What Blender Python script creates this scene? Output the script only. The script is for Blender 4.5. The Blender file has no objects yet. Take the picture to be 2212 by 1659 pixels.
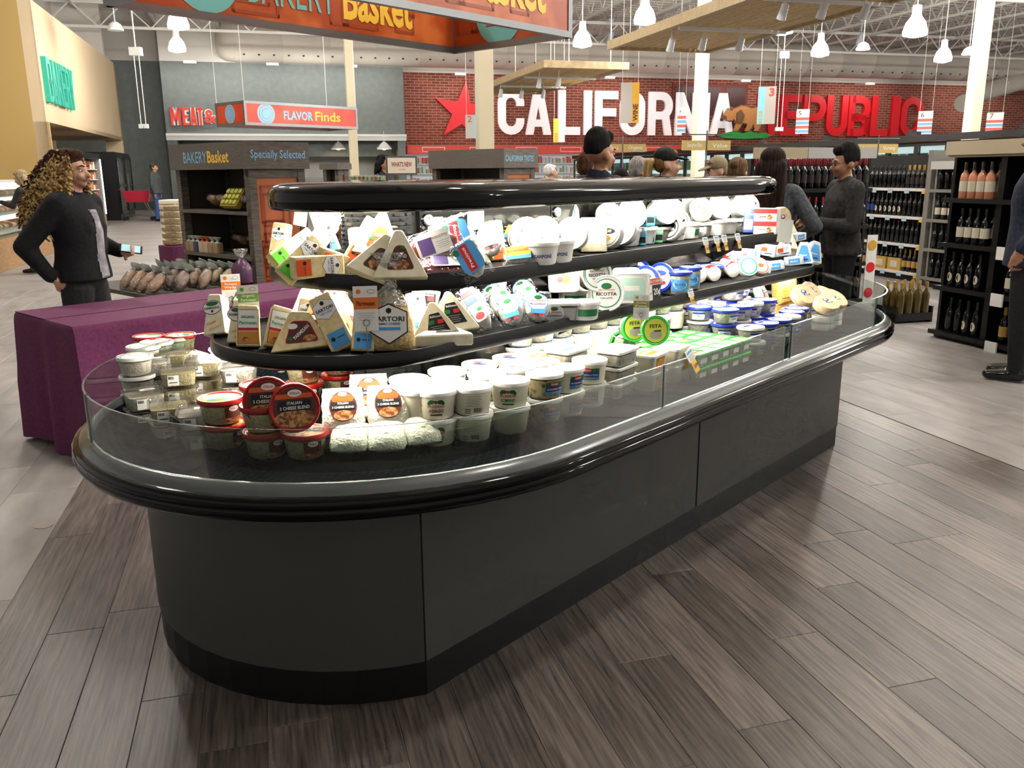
import bpy, math, random
import numpy as np
from mathutils import Matrix, Vector, Euler
random.seed(7)
scene = bpy.context.scene
COL = scene.collection
# ------------------------------------------------------------------ camera
FPX, PITCH, ROLL, EYE = 1844.5, math.radians(13.897), math.radians(-.4547), 1.5
IMW, IMH = 2212, 1659
_f = Vector((0, math.cos(PITCH), -math.sin(PITCH))); _r = Vector((1, 0, 0)); _u = _r.cross(_f)
CR = _r*math.cos(ROLL) + _u*math.sin(ROLL); CU = _u*math.cos(ROLL) - _r*math.sin(ROLL); CF = _f
EYEP = Vector((0, 0, EYE))
cam_d = bpy.data.cameras.new('camera'); cam = bpy.data.objects.new('camera', cam_d); COL.objects.link(cam)
cam_d.sensor_width = 36; cam_d.lens = FPX/IMW*36; cam_d.clip_end = 300; cam_d.clip_start = .05
cam.matrix_world = Matrix(((CR.x, CU.x, -CF.x, 0), (CR.y, CU.y, -CF.y, 0), (CR.z, CU.z, -CF.z, EYE), (0, 0, 0, 1)))
scene.camera = cam
# ------------------------------------------------------------------ world, exposure
world = bpy.data.worlds.new('store_ambient'); scene.world = world; world.use_nodes = True
world.node_tree.nodes['Background'].inputs[0].default_value = (1.0, .96, .9, 1)
world.node_tree.nodes['Background'].inputs[1].default_value = .40
scene.view_settings.view_transform = 'Standard'; scene.view_settings.look = 'None'
scene.view_settings.exposure = 0.16; scene.view_settings.gamma = 1; scene.view_settings.use_curve_mapping = False
scene.cycles.use_denoising = True
scene.cycles.use_adaptive_sampling = True; scene.cycles.adaptive_threshold = .05; scene.cycles.adaptive_min_samples = 14
scene.cycles.max_bounces = 6; scene.cycles.diffuse_bounces = 3; scene.cycles.glossy_bounces = 3; scene.cycles.transparent_max_bounces = 20; scene.cycles.caustics_reflective = False; scene.cycles.caustics_refractive = False
scene.cycles.sample_clamp_indirect = 6
LAMP_POWER = 30.0; LAMP_WATT = 390.0      # high-bay lamps
LED_POWER = 74.0
SPOT_POWER = 60.0
# ------------------------------------------------------------------ pixel helpers
def ray(px, py): return CR*((px-IMW/2)/FPX) + CU*((IMH/2-py)/FPX) + CF
def pz(px, py, z=0.0):
    d = ray(px, py); return EYEP + d*((z-EYE)/d.z)
def pY(px, py, Y):
    d = ray(px, py); return EYEP + d*(Y/d.y)
def pplane(px, py, n, P0):
    d = ray(px, py); return EYEP + d*(n.dot(P0-EYEP)/n.dot(d))
def project(P):
    d = Vector(P)-EYEP; z = d.dot(CF); return (IMW/2+FPX*d.dot(CR)/z, IMH/2-FPX*d.dot(CU)/z)
def along(P, dr, px):
    """t so that P + t*dr projects to column px"""
    k = (px-IMW/2)/FPX; w = CR-CF*k; return -(Vector(P)-EYEP).dot(w)/Vector(dr).dot(w)
def up_to(P, py):
    """height z of the point above P that projects to row py"""
    k = (IMH/2-py)/FPX; w = CU-CF*k; Z = Vector((0, 0, 1)); return P.z - (Vector(P)-EYEP).dot(w)/Z.dot(w)
TH = math.radians(41.552); TB = math.radians(74.046)
DU = Vector((math.sin(TH), math.cos(TH), 0)); DV = Vector((-math.cos(TH), math.sin(TH), 0))   # island axes
DA = Vector((math.sin(TB), math.cos(TB), 0)); DB = Vector((-math.cos(TB), math.sin(TB), 0))   # store axes (right along back wall, depth)
RZU = math.pi/2-TH; RZA = math.pi/2-TB
ZUP = Vector((0, 0, 1))
def U(u, v, z=0): return DU*u + DV*v + ZUP*z
def A(a, b, z=0): return DA*a + DB*b + ZUP*z
def toA(P): return (P.dot(DA), P.dot(DB), P.z)
def toU(P): return (P.dot(DU), P.dot(DV), P.z)
# ------------------------------------------------------------------ materials
MATS = {}
def lin(c):
    if isinstance(c, str):
        c = c.lstrip('#'); c = [int(c[i:i+2], 16)/255 for i in (0, 2, 4)]
        c = [x/12.92 if x <= .04045 else ((x+.055)/1.055)**2.4 for x in c]
    return (c[0], c[1], c[2], 1)
def M(name, col='#808080', rough=.5, metal=0, emit=0, ecol=None, trans=0, ior=1.45, spec=.5, coat=0, alpha=1):
    if name in MATS: return MATS[name]
    m = bpy.data.materials.new(name); m.use_nodes = True; MATS[name] = m
    b = m.node_tree.nodes['Principled BSDF']
    b.inputs['Base Color'].default_value = lin(col); b.inputs['Roughness'].default_value = rough
    b.inputs['Metallic'].default_value = metal; b.inputs['IOR'].default_value = ior
    b.inputs['Specular IOR Level'].default_value = spec; b.inputs['Coat Weight'].default_value = coat
    b.inputs['Transmission Weight'].default_value = trans; b.inputs['Alpha'].default_value = alpha
    if emit:
        b.inputs['Emission Color'].default_value = lin(ecol or col); b.inputs['Emission Strength'].default_value = emit
    return m
def nodes(m): return m.node_tree.nodes, m.node_tree.links, m.node_tree.nodes['Principled BSDF']
def Mnoise(name, c1, c2, scale=20, rough=.6, stretch=(1, 1, 1), bump=0, detail=4, lo=.35, hi=.65, rnd=0, coat=0, spec=.5, tex='noise', bscale=None):
    """two-tone procedural material, optional per-object brightness change and bump"""
    if name in MATS: return MATS[name]
    m = M(name, c1, rough, coat=coat, spec=spec); n, l, b = nodes(m)
    tc = n.new('ShaderNodeTexCoord'); mp = n.new('ShaderNodeMapping'); mp.inputs['Scale'].default_value = stretch
    l.new(tc.outputs['Object'], mp.inputs['Vector'])
    if tex == 'voronoi':
        t = n.new('ShaderNodeTexVoronoi'); t.inputs['Scale'].default_value = scale; out = t.outputs['Distance']
    else:
        t = n.new('ShaderNodeTexNoise'); t.inputs['Scale'].default_value = scale; t.inputs['Detail'].default_value = detail; out = t.outputs['Fac']
    l.new(mp.outputs[0], t.inputs['Vector'])
    r = n.new('ShaderNodeValToRGB'); r.color_ramp.elements[0].position = lo; r.color_ramp.elements[1].position = hi
    r.color_ramp.elements[0].color = lin(c1); r.color_ramp.elements[1].color = lin(c2); l.new(out, r.inputs[0])
    src = r.outputs[0]
    if rnd:
        oi = n.new('ShaderNodeObjectInfo'); hs = n.new('ShaderNodeHueSaturation')
        ml = n.new('ShaderNodeMath'); ml.operation = 'MULTIPLY_ADD'; ml.inputs[1].default_value = rnd; ml.inputs[2].default_value = 1-rnd/2
        l.new(oi.outputs['Random'], ml.inputs[0]); l.new(ml.outputs[0], hs.inputs['Value']); l.new(src, hs.inputs['Color']); src = hs.outputs[0]
        ad = n.new('ShaderNodeVectorMath'); ad.operation = 'ADD'; cb = n.new('ShaderNodeMath'); cb.operation = 'MULTIPLY'; cb.inputs[1].default_value = 50
        l.new(oi.outputs['Random'], cb.inputs[0]); l.new(mp.outputs[0], ad.inputs[0]); l.new(cb.outputs[0], ad.inputs[1]); l.new(ad.outputs[0], t.inputs['Vector'])
    l.new(src, b.inputs['Base Color'])
    if bump:
        bp = n.new('ShaderNodeBump'); bp.inputs['Strength'].default_value = bump; bp.inputs['Distance'].default_value = .01
        l.new(out, bp.inputs['Height']); l.new(bp.outputs[0], b.inputs['Normal'])
    return m
def Mclear(name, tint='#ffffff', amount=.12, rough=.03, bump=0, mul=.5):
    """cheap clear plastic / glass: transparent + fresnel gloss"""
    if name in MATS: return MATS[name]
    m = bpy.data.materials.new(name); m.use_nodes = True; MATS[name] = m
    n = m.node_tree.nodes; l = m.node_tree.links; n.clear()
    o = n.new('ShaderNodeOutputMaterial'); t = n.new('ShaderNodeBsdfTransparent'); g = n.new('ShaderNodeBsdfGlossy'); x = n.new('ShaderNodeMixShader')
    t.inputs[0].default_value = lin(tint); g.inputs['Roughness'].default_value = rough
    lw = n.new('ShaderNodeLayerWeight'); lw.inputs[0].default_value = .35
    mr = n.new('ShaderNodeMapRange'); mr.inputs['From Min'].default_value = 0; mr.inputs['From Max'].default_value = 1
    mr.inputs['To Min'].default_value = amount; mr.inputs['To Max'].default_value = min(1, amount+mul)
    l.new(lw.outputs['Fresnel'], mr.inputs['Value']); l.new(mr.outputs[0], x.inputs[0]); l.new(t.outputs[0], x.inputs[1]); l.new(g.outputs[0], x.inputs[2]); l.new(x.outputs[0], o.inputs[0])
    if bump:
        tc = n.new('ShaderNodeTexCoord'); tn = n.new('ShaderNodeTexNoise'); tn.inputs['Scale'].default_value = 45; bp = n.new('ShaderNodeBump'); bp.inputs['Strength'].default_value = bump; bp.inputs['Distance'].default_value = .02
        l.new(tc.outputs['Object'], tn.inputs['Vector']); l.new(tn.outputs['Fac'], bp.inputs['Height']); l.new(bp.outputs[0], g.inputs['Normal']); l.new(bp.outputs[0], lw.inputs['Normal'])
    return m
# ------------------------------------------------------------------ mesh builder
_tcache = {}
def text_geo(s, bold=0.0, track=1.0):
    k = (s, bold, track)
    if k not in _tcache:
        cu = bpy.data.curves.new('t', 'FONT'); cu.body = s; cu.size = 1; cu.align_x = 'CENTER'; cu.align_y = 'CENTER'; cu.offset = bold; cu.resolution_u = 2; cu.space_character = track
        ob = bpy.data.objects.new('t', cu); me = bpy.data.meshes.new_from_object(ob)
        v = [tuple(x.co) for x in me.vertices]; f = [tuple(p.vertices) for p in me.polygons]
        if v:
            xs = [q[0] for q in v]; ys = [q[1] for q in v]; cx = (min(xs)+max(xs))/2; cy = (min(ys)+max(ys))/2
            v = [(q[0]-cx, q[1]-cy, 0) for q in v]; w = max(xs)-min(xs); h = max(ys)-min(ys)
        else: w = h = 1
        bpy.data.objects.remove(ob); bpy.data.curves.remove(cu); bpy.data.meshes.remove(me)
        _tcache[k] = (v, f, w, h)
    return _tcache[k]
def rotm(rx=0, ry=0, rz=0): return Euler((rx, ry, rz)).to_matrix().to_4x4()
def T(x=0, y=0, z=0): return Matrix.Translation((x, y, z))
class MB:
    def __init__(s): s.v = []; s.f = []; s.m = []; s.X = Matrix(); s.sm = []; s.uv = None
    def at(s, X=None): s.X = X if X is not None else Matrix(); return s
    def add(s, vs, fs, mi=0, smooth=False, flip=False):
        b = len(s.v); X = s.X
        s.v += [tuple(X @ Vector(p)) for p in vs]
        for i, f in enumerate(fs):
            s.f.append(tuple(b+k for k in (reversed(f) if flip else f))); s.m.append(mi[i] if isinstance(mi, list) else mi); s.sm.append(smooth)
        return s
    def box(s, c, d, mi=0, R=None):
        hx, hy, hz = d[0]/2, d[1]/2, d[2]/2
        p = [Vector((sx*hx, sy*hy, sz*hz)) for sx in (-1, 1) for sy in (-1, 1) for sz in (-1, 1)]
        if R: p = [R @ q for q in p]
        c = Vector(c)
        return s.add([q+c for q in p], [(0, 1, 3, 2), (4, 6, 7, 5), (0, 4, 5, 1), (2, 3, 7, 6), (0, 2, 6, 4), (1, 5, 7, 3)], mi)
    def bx(s, x0, x1, y0, y1, z0, z1, mi=0): return s.box(((x0+x1)/2, (y0+y1)/2, (z0+z1)/2), (abs(x1-x0), abs(y1-y0), abs(z1-z0)), mi)
    def rbox(s, c, d, r=.01, mi=0, seg=2, R=None):
        """box with rounded vertical corners and chamfered top/bottom"""
        hx, hy, hz = d[0]/2, d[1]/2, d[2]/2; r = min(r, hx*.98, hy*.98, hz*.98)
        def loop(ins, z):
            o = []
            for (sx, sy, a0) in ((1, 1, 0), (-1, 1, 90), (-1, -1, 180), (1, -1, 270)):
                for k in range(seg+1):
                    a = math.radians(a0+90*k/seg); o.append((sx*(hx-r)+math.cos(a)*(r-ins), sy*(hy-r)+math.sin(a)*(r-ins), z))
            return o
        L = [loop(r*.6, -hz), loop(r*.12, -hz+r*.3), loop(0, -hz+r), loop(0, hz-r), loop(r*.12, hz-r*.3), loop(r*.6, hz)]
        return s.loft([[(Vector(p) if not R else R @ Vector(p))+Vector(c) for p in q] for q in L], mi, caps=True, smooth=True)
    def loft(s, loops, mi=0, caps=True, smooth=True, closed=True):
        n = len(loops[0]); vs = [p for L in loops for p in L]; fs = []; ms = []
        for i in range(len(loops)-1):
            mm = mi[i] if isinstance(mi, list) else mi
            for k in range(n if closed else n-1):
                fs.append((i*n+k, i*n+(k+1) % n, (i+1)*n+(k+1) % n, (i+1)*n+k)); ms.append(mm)
        if caps:
            fs.append(tuple(reversed(range(n)))); ms.append(mi[0] if isinstance(mi, list) else mi)
            fs.append(tuple((len(loops)-1)*n+k for k in range(n))); ms.append(mi[-1] if isinstance(mi, list) else mi)
        return s.add(vs, fs, ms, smooth)
    def lathe(s, prof, n=20, mi=0, caps=True, c=(0, 0, 0), smooth=True, ph=0):
        L = [[(c[0]+r*math.cos(2*math.pi*k/n+ph), c[1]+r*math.sin(2*math.pi*k/n+ph), c[2]+z) for k in range(n)] for r, z in prof]
        return s.loft(L, mi, caps, smooth)
    def tube(s, pts, r, n=6, mi=0, smooth=True, caps=True):
        pts = [Vector(p) for p in pts]; rs = r if isinstance(r, (list, tuple)) else [r]*len(pts); L = []; px = None
        for i, p in enumerate(pts):
            d = (pts[min(i+1, len(pts)-1)]-pts[max(i-1, 0)]).normalized()
            if px is None: px = d.orthogonal().normalized()
            px = (px-d*px.dot(d)).normalized(); py = d.cross(px)
            L.append([p+(px*math.cos(2*math.pi*k/n)+py*math.sin(2*math.pi*k/n))*rs[i] for k in range(n)])
        return s.loft(L, mi, caps, smooth)
    def bar(s, p0, p1, w, h, mi=0):
        p0 = Vector(p0); p1 = Vector(p1); d = (p1-p0).normalized(); up = ZUP if abs(d.z) < .95 else Vector((0, 1, 0))
        x = d.cross(up).normalized()*(w/2); y = x.cross(d).normalized()*(h/2)
        return s.loft([[p+x+y, p-x+y, p-x-y, p+x-y] for p in (p0, p1)], mi, True, False)
    def prism(s, poly, z0, z1, mi=0, mside=None):
        """extrude a 2D polygon (CCW) between z0 and z1"""
        n = len(poly); vs = [(p[0], p[1], z0) for p in poly]+[(p[0], p[1], z1) for p in poly]
        fs = [tuple(reversed(range(n))), tuple(range(n, 2*n))]+[(k, (k+1) % n, n+(k+1) % n, n+k) for k in range(n)]
        return s.add(vs, fs, [mi, mi]+[mi if mside is None else mside]*n)
    def ell(s, c, r, mi=0, n=12, m=8, R=None):
        vs = []; c = Vector(c)
        L = []
        for i in range(m+1):
            t = math.pi*i/m; t = min(max(t, .02), math.pi-.02)
            row = [Vector((r[0]*math.sin(t)*math.cos(2*math.pi*k/n), r[1]*math.sin(t)*math.sin(2*math.pi*k/n), -r[2]*math.cos(t))) for k in range(n)]
            L.append([(R @ q if R else q)+c for q in row])
        return s.loft(L, mi, True, True)
    def text(s, st, h, X, mi=0, bold=0.0, sx=1.0, width=None, track=1.0, bend=None, lift=.0004):
        """flat lettering; X maps text plane (x right, y up, z out) into builder space; bend=(radius) wraps it round -y facing cylinder"""
        v, f, w, hh = text_geo(st, bold, track); k = h
        if width: sx = width/(w*k) if w else 1
        P = []
        for (x, y, z) in v:
            x, y = x*k*sx, y*k
            if bend:
                r = bend(y) if callable(bend) else bend; a = x/r; P.append(X @ Vector(((r+lift)*math.sin(a), -(r+lift)*math.cos(a), y)))
            else: P.append(X @ Vector((x, y, lift)))
        return s.add(P, f, mi)
    def mesh(s, name, mats, sharp=40):
        me = bpy.data.meshes.new(name); me.from_pydata(s.v, [], s.f)
        for m in (mats if isinstance(mats, (list, tuple)) else [mats]): me.materials.append(m)
        me.polygons.foreach_set('material_index', s.m); me.polygons.foreach_set('use_smooth', s.sm)
        me.update()
        if any(s.sm): me.set_sharp_from_angle(angle=math.radians(sharp))
        return me
# ------------------------------------------------------------------ objects
def link(name, data, parent=None, X=None):
    o = bpy.data.objects.new(name, data); COL.objects.link(o)
    if parent is not None: o.parent = parent
    if X is not None: o.matrix_local = X
    return o
def tag(o, label=None, cat=None, group=None, kind=None):
    if label: o['label'] = label
    if cat: o['category'] = cat
    if group: o['group'] = group
    if kind: o['kind'] = kind
    return o
def thing(name, label, cat, X=None, group=None): 
    o = link(name, None, None, X); o.empty_display_size = .1; return tag(o, label, cat, group)
def part(name, mb, mats, parent, X=None, label=None, sharp=40): 
    o = link(name, mb.mesh(name, mats, sharp) if isinstance(mb, MB) else mb, parent, X)
    return tag(o, label)
def struct(name, mb, mats, parent=None, X=None):
    o = link(name, mb.mesh(name, mats) if isinstance(mb, MB) else mb, parent, X); 
    if parent is None: o['kind'] = 'structure'
    return o
class Kind:
    """a reusable thing: list of parts (name, mesh, parent index or None, label)"""
    def __init__(s): s.p = []
    def add(s, name, mb, mats, par=None, label=None, sharp=40): s.p.append((name, mb.mesh(name, mats, sharp) if isinstance(mb, MB) else mb, par, label)); return len(s.p)-1
    def put(s, name, label, cat, X, group=None, swap=None):
        r = thing(name, label, cat, X, group); obs = []
        for (n, me, par, lb) in s.p:
            o = link(n, me, r if par is None else obs[par]); obs.append(o)
            if lb: o['label'] = lb
        return r
def XF(loc, rz=0, rx=0, ry=0, s=1): return T(*loc) @ rotm(0, 0, rz) @ rotm(0, ry, 0) @ rotm(rx, 0, 0) @ Matrix.Scale(s, 4)
def facing(loc, dirv):  # rz so that local -Y points along dirv
    return math.atan2(dirv.y, dirv.x)+math.pi/2
def face_cam(loc, jit=0): return facing(loc, Vector((-loc[0], -loc[1], 0)))+jit
# ================================================================== LAMPS (the store's high-bay pendants)
m_lampglow = M('lamp_glow', '#fff4e2', .4, emit=LAMP_POWER, ecol='#fff1dd')
m_lampglow2 = M('lamp_glow_core', '#fff4e2', .4, emit=LAMP_POWER*1.6, ecol='#fff1dd')
m_lampbody = M('lamp_body', '#d8d8d6', .4)
def highbay_kind():
    k = Kind()
    b = MB(); b.lathe([(.03, .62), (.09, .6), (.1, .42), (.12, .36)], 12, 0); k.add('ballast', b, [m_lampbody])
    b = MB(); b.lathe([(.12, .36), (.2, .25), (.25, .08), (.24, 0), (.22, .0)], 20, 0, False); k.add('reflector', b, [m_lampglow])
    b = MB(); b.lathe([(.02, -.05), (.12, -.03), (.2, .0), (.235, .02)], 20, 0, True); k.add('lens', b, [m_lampglow2])
    b = MB(); b.tube([(0, 0, .6), (0, 0, 1.9)], .012, 5); k.add('rod', b, [m_lampbody])
    return k
for m_ in (m_lampglow, m_lampglow2): m_.cycles.emission_sampling = 'NONE'
def bay_light(X):
    d = bpy.data.lights.new('bay_light', 'POINT'); d.shadow_soft_size = .24; d.energy = LAMP_WATT; d.color = (1, .965, .915)
    o = bpy.data.objects.new('bay_light', d); COL.objects.link(o); o.matrix_world = X @ T(0, 0, -.32)
HB = highbay_kind()
seen = [(384, 42, 22), (382, 95, 27), (1258, 82, 24), (1393, 30, 21), (1978, 55, 19.5), (1772, 104, 26), (2038, 117, 27), (1690, 52, 21)]
spots = [pY(x, y, d) for x, y, d in seen]
SEEN_L = ['lit pendant lamp before the white end of the round duct, upper of two', 'lit pendant lamp before the white end of the round duct, lower of two', 'lit pendant lamp beside the corner of the orange hanging sign', 'lit pendant lamp above the tip of the large slatted frame', 'big lit pendant lamp left of the tall column by the branch duct', 'lit pendant lamp hanging over the red letters E and P', 'lit pendant lamp hanging over the last red letters', 'lit pendant lamp seen against the large slatted frame']
for P, lb_ in zip(spots, SEEN_L):
    HB.put('high_bay_lamp', lb_, 'lamp', T(P.x, P.y, P.z-.2), 'lit high-bay pendants in view'); bay_light(T(P.x, P.y, P.z-.2))
for a in (-3, 3.5, 10, 16.5, 23, 30):
    for b in (-4, 2.5, 9, 15.5, 22, 28.5, 35):
        P = A(a, b, 6.6)
        x, y = project(P) if (P-EYEP).dot(CF) > .5 else (-1, -1)
        if -60 < x < 2300 and -160 < y < 1659: continue
        HB.put('high_bay_lamp', 'lit bell-shaped pendant lamp hanging from the roof', 'lamp', T(*P), 'lit high-bay pendants elsewhere under the roof'); bay_light(T(*P))
# wall-wash fixtures on the back wall top, most added to brighten wall and bulkhead
for i in range(8):
    a, bq = (9.5+i*7.6, 41.7) if i < 5 else (-2.4+(i-5)*3.3, 39.7); X = A(a, bq, 6.05)
    t = thing('wall_washer', ('small white wall-wash fixture above the brick wall' if i < 5 else 'small white wall-wash fixture above the grey bulkhead'), 'lamp', T(*X) @ Matrix.Rotation(RZA, 4, 'Z'), 'wall-wash fixtures over brick' if i < 5 else 'wall-wash fixtures over grey'); b = MB(); b.box((0, 0, 0), (.5, .14, .1), 0); part('housing', b, [m_lampbody], t); b = MB(); b.tube([(0, .1, 0), (0, 1.3, .1)], .02, 5); part('arm', b, [m_lampbody], t)
    d = bpy.data.lights.new('wash', 'AREA'); d.shape = 'RECTANGLE'; d.size = 4.2; d.size_y = .2; d.energy = 60 if i < 5 else 55; d.color = (1, .95, .88); o = bpy.data.objects.new('wash', d); COL.objects.link(o); o.matrix_world = T(*X) @ Matrix.Rotation(RZA, 4, 'Z') @ T(0, -.35, -.1) @ rotm(math.radians(42), 0, 0)
# ================================================================== SHELL
XA = Matrix.Rotation(RZA, 4, 'Z')          # store-aligned frame: local x = DA, local y = DB
XU = Matrix.Rotation(RZU, 4, 'Z')
def PB(px, py, b): return pplane(px, py, DB, A(0, b))
def PA(px, py, a): return pplane(px, py, DA, A(a, 0))
m_wood = Mnoise('vinyl_wood_plank', '#3d3734', '#7a6f68', 5, .40, (.9, 16, 1), .08, 8, .28, .74, rnd=.72)
m_greyp = Mnoise('grey_vinyl_plank', '#7a7572', '#9a9592', 2.2, .5, (1, 3, 1), .02, 6, .3, .7, rnd=.12)
m_slab = Mnoise('grey_floor', '#7a7572', '#98928e', .8, .48, (1, 2.5, 1), 0, 6, .3, .7)
m_seam = M('floor_seam', '#2a2622', .8)
fl = MB(); fl.bx(-16, 50, -8, 48, -.12, -.004)
floor = struct('floor', fl, [m_slab], X=XA)
def plank_mesh(L, W, name, mat):
    mb = MB(); e = .0012
    mb.loft([[(x*(L/2-g), y*(W/2-g), z) for x, y in ((-1, -1), (1, -1), (1, 1), (-1, 1))] for g, z in ((0, -.004), (.0004, -.0012), (.0022, 0))], 0, True, False)
    return mb.mesh(name, [mat])
def lay(name, mat, a0, a1, b0, b1, W, L, keep=None, seed=1):
    rr = random.Random(seed); me = {}; a = a0; row = 0
    while a < a1-.02:
        w = min(W, a1-a); b = b0-rr.uniform(0, L)
        while b < b1:
            s = max(b, b0); e = min(b+L, b1)
            if e-s > .05 and (keep is None or keep(a, s, e)):
                k = (round(e-s, 3), round(w, 3))
                if k not in me: me[k] = plank_mesh(k[0], k[1], name, mat)
                link(name, me[k], floor, T(a+w/2, (s+e)/2, 0) @ rotm(0, 0, math.pi/2))
            b += L
        a += W; row += 1
WA0, WA1 = -.98, 3.66
lay('wood_plank', m_wood, WA0, WA1, .3, 9.2, .178, 1.22)
lay('grey_plank', m_greyp, WA1, 9.06, 2.2, 11.2, .3, 1.2, seed=3)
lay('grey_plank', m_greyp, WA0-3.9, WA0, 1.4, 13.0, .3, 1.2, seed=5)
sm = MB(); sm.bx(WA0, WA1, .3, 9.2, -.0038, -.0034); struct('floor_seam', sm, [m_seam], floor)
drain = MB(); q = toA(pz(95, 1135)); drain.lathe([(.035, .0), (.04, .0008), (.04, .001), (.012, .0012)], 20, 0, True, (q[0], q[1], .0005)); 
part('floor_patch', drain, [M('patch', '#8b8179', .4)], floor)
# ---- ceiling
m_deck = Mnoise('ceiling_deck', '#e2ddd5', '#ece8e0', 3, .8, rnd=0)
cb = MB(); cb.bx(-16, 50, -8, 48, 8.5, 8.6)
ceiling = struct('ceiling', cb, [m_deck], X=XA)
rib = MB()
for k in range(110): rib.bx(-16, 50, -7.8+k*.5, -7.65+k*.5, 8.44, 8.5)
o = part('deck_ribs', rib, [m_deck], ceiling); o['kind'] = 'stuff'
# ---- walls
m_gwall = Mnoise('grey_paint', '#6f7674', '#777e7c', 4, .6)
m_white = M('white_paint', '#d6d1c9', .6)
m_cream = M('cream_paint', '#d9c3a0', .6)
m_yellow = M('yellow_paint', '#b89b5e', .65)
m_trimw = M('white_trim', '#e6e6e2', .5)
m_dkgrey = M('dark_grey_paint', '#4d5352', .6)
def brick_mat():
    m = M('brick', '#7d3b2c', .85); n, l, b = nodes(m)
    tc = n.new('ShaderNodeTexCoord'); mp = n.new('ShaderNodeMapping'); mp.inputs['Rotation'].default_value = (math.pi/2, 0, 0)
    br = n.new('ShaderNodeTexBrick'); br.inputs['Color1'].default_value = lin('#8a4433'); br.inputs['Color2'].default_value = lin('#6d3226'); br.inputs['Mortar'].default_value = lin('#a08272')
    br.inputs['Scale'].default_value = 1; br.inputs['Brick Width'].default_value = .42; br.inputs['Row Height'].default_value = .13; br.inputs['Mortar Size'].default_value = .014
    l.new(tc.outputs['Object'], mp.inputs[0]); l.new(mp.outputs[0], br.inputs[0]); l.new(br.outputs[0], b.inputs['Base Color'])
    bp = n.new('ShaderNodeBump'); bp.inputs['Strength'].default_value = .5; bp.inputs['Distance'].default_value = .02; bp.invert = True; l.new(br.outputs['Fac'], bp.inputs['Height']); l.new(bp.outputs[0], b.inputs['Normal'])
    return m
m_brick = brick_mat()
BW = 43.2
wb = MB(); wb.bx(6.66, 50, BW, BW+.3, 0, 6.3, 0); wb.bx(6.66, 50, BW+.1, BW+.4, 6.3, 8.5, 1); wb.bx(6.66, 50, BW-.02, BW, 6.24, 6.34, 1)
wall_back = struct('wall_back', wb, [m_brick, m_white], X=XA)
wg = MB(); wg.bx(-16, -3.4, BW, BW+.3, 0, 6.45, 0); wg.bx(-16, -3.4, BW+.02, BW+.3, 6.45, 8.5, 1)
struct('wall_back_left', wg, [m_gwall, m_white], X=XA)
bb = MB(); bb.bx(-16, -3.7, BW-.03, BW, 0, .35); struct('baseboard_back', bb, [m_dkgrey], X=XA)
# projecting grey bulkhead over the service counter
g = MB(); g.bx(-3.7, 6.66, 41, BW+.3, 3.2, 6.22, 0); g.bx(-3.7, 6.66, 41.03, BW+.3, 6.22, 8.5, 1)
g.bx(-3.7, -3.3, 41, BW+1.3, 0, 3.2, 0); g.bx(6.3, 6.66, 41, BW+1.3, 0, 3.2, 0)
g.bx(-3.3, 6.3, 42.2, 42.5, 2.3, 3.2, 0)
struct('wall_back_bulkhead', g, [m_gwall, m_white], X=XA)
g = MB(); g.bx(-3.3, 6.3, BW+1.2, BW+1.4, 0, 3.2, 0); g.bx(-3.3, 6.3, 42.5, BW+1.3, 3.05, 3.15, 0); g.bx(-1.2, 1.2, BW+1.14, BW+1.2, 0, 2.1, 1)
struct('wall_service', g, [M('kitchen_white', '#dcdcd8', .5), M('kitchen_door', '#39413f', .5)], X=XA)
c = MB(); c.bx(-3.72, 6.7, 40.9, 41.02, 2.98, 3.22, 0); c.bx(-3.72, 6.7, 40.82, 41.0, 3.16, 3.26, 0); struct('trim_1', c, [m_trimw], X=XA)
# left side: cream bulkhead, yellow wall
w = MB(); w.bx(-5.3, -5, 24.6, 37.5, 2.83, 5.67, 0); w.bx(-8.5, -5, 24.6, 24.9, 0, 5.67, 1) ; w.bx(-5.3, -5.0, 24.6, 24.95, 0, 2.83, 0); w.bx(-5.6, -5, 37.2, 37.5, 0, 5.67, 0)
w.bx(-8.5, -5, 24.9, 37.5, 2.83, 2.95, 0)
struct('wall_left', w, [m_cream, m_yellow], X=XA)
w = MB(); w.bx(-16, -8.5, 24.6, 24.9, 0, 8.5, 0); struct('wall_left_bakery', w, [m_yellow], X=XA)
w = MB(); w.bx(-8.7, -8.5, 24.9, BW, 0, 8.5, 1); w.bx(-7.2, -6.9, 24.7, 37.5, 5.67, 8.5, 0); w.bx(-7.2, -5.3, 37.2, 37.5, 5.67, 8.5, 0)
struct('wall_left_rear', w, [m_white, m_cream], X=XA)
# ---- cream square columns
m_col = M('column_paint', '#cfc5a8', .55)
def column(px, py, depthY, wd=.26, i=0):
    P = pY(px, py, depthY); c = MB(); c.bx(-wd/2, wd/2, -wd/2, wd/2, 0, 8.5); c.bx(-wd/2-.03, wd/2+.03, -wd/2-.03, wd/2+.03, 0, .12)
    struct('column_%d' % i, c, [m_col], X=T(P.x, P.y, 0) @ rotm(0, 0, RZA))
column(1046, 200, 14.6, .25, 1); column(760, 250, 28, .26, 2); column(1516, 150, 24, .27, 3); column(2114, 140, 21, .27, 4)
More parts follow.
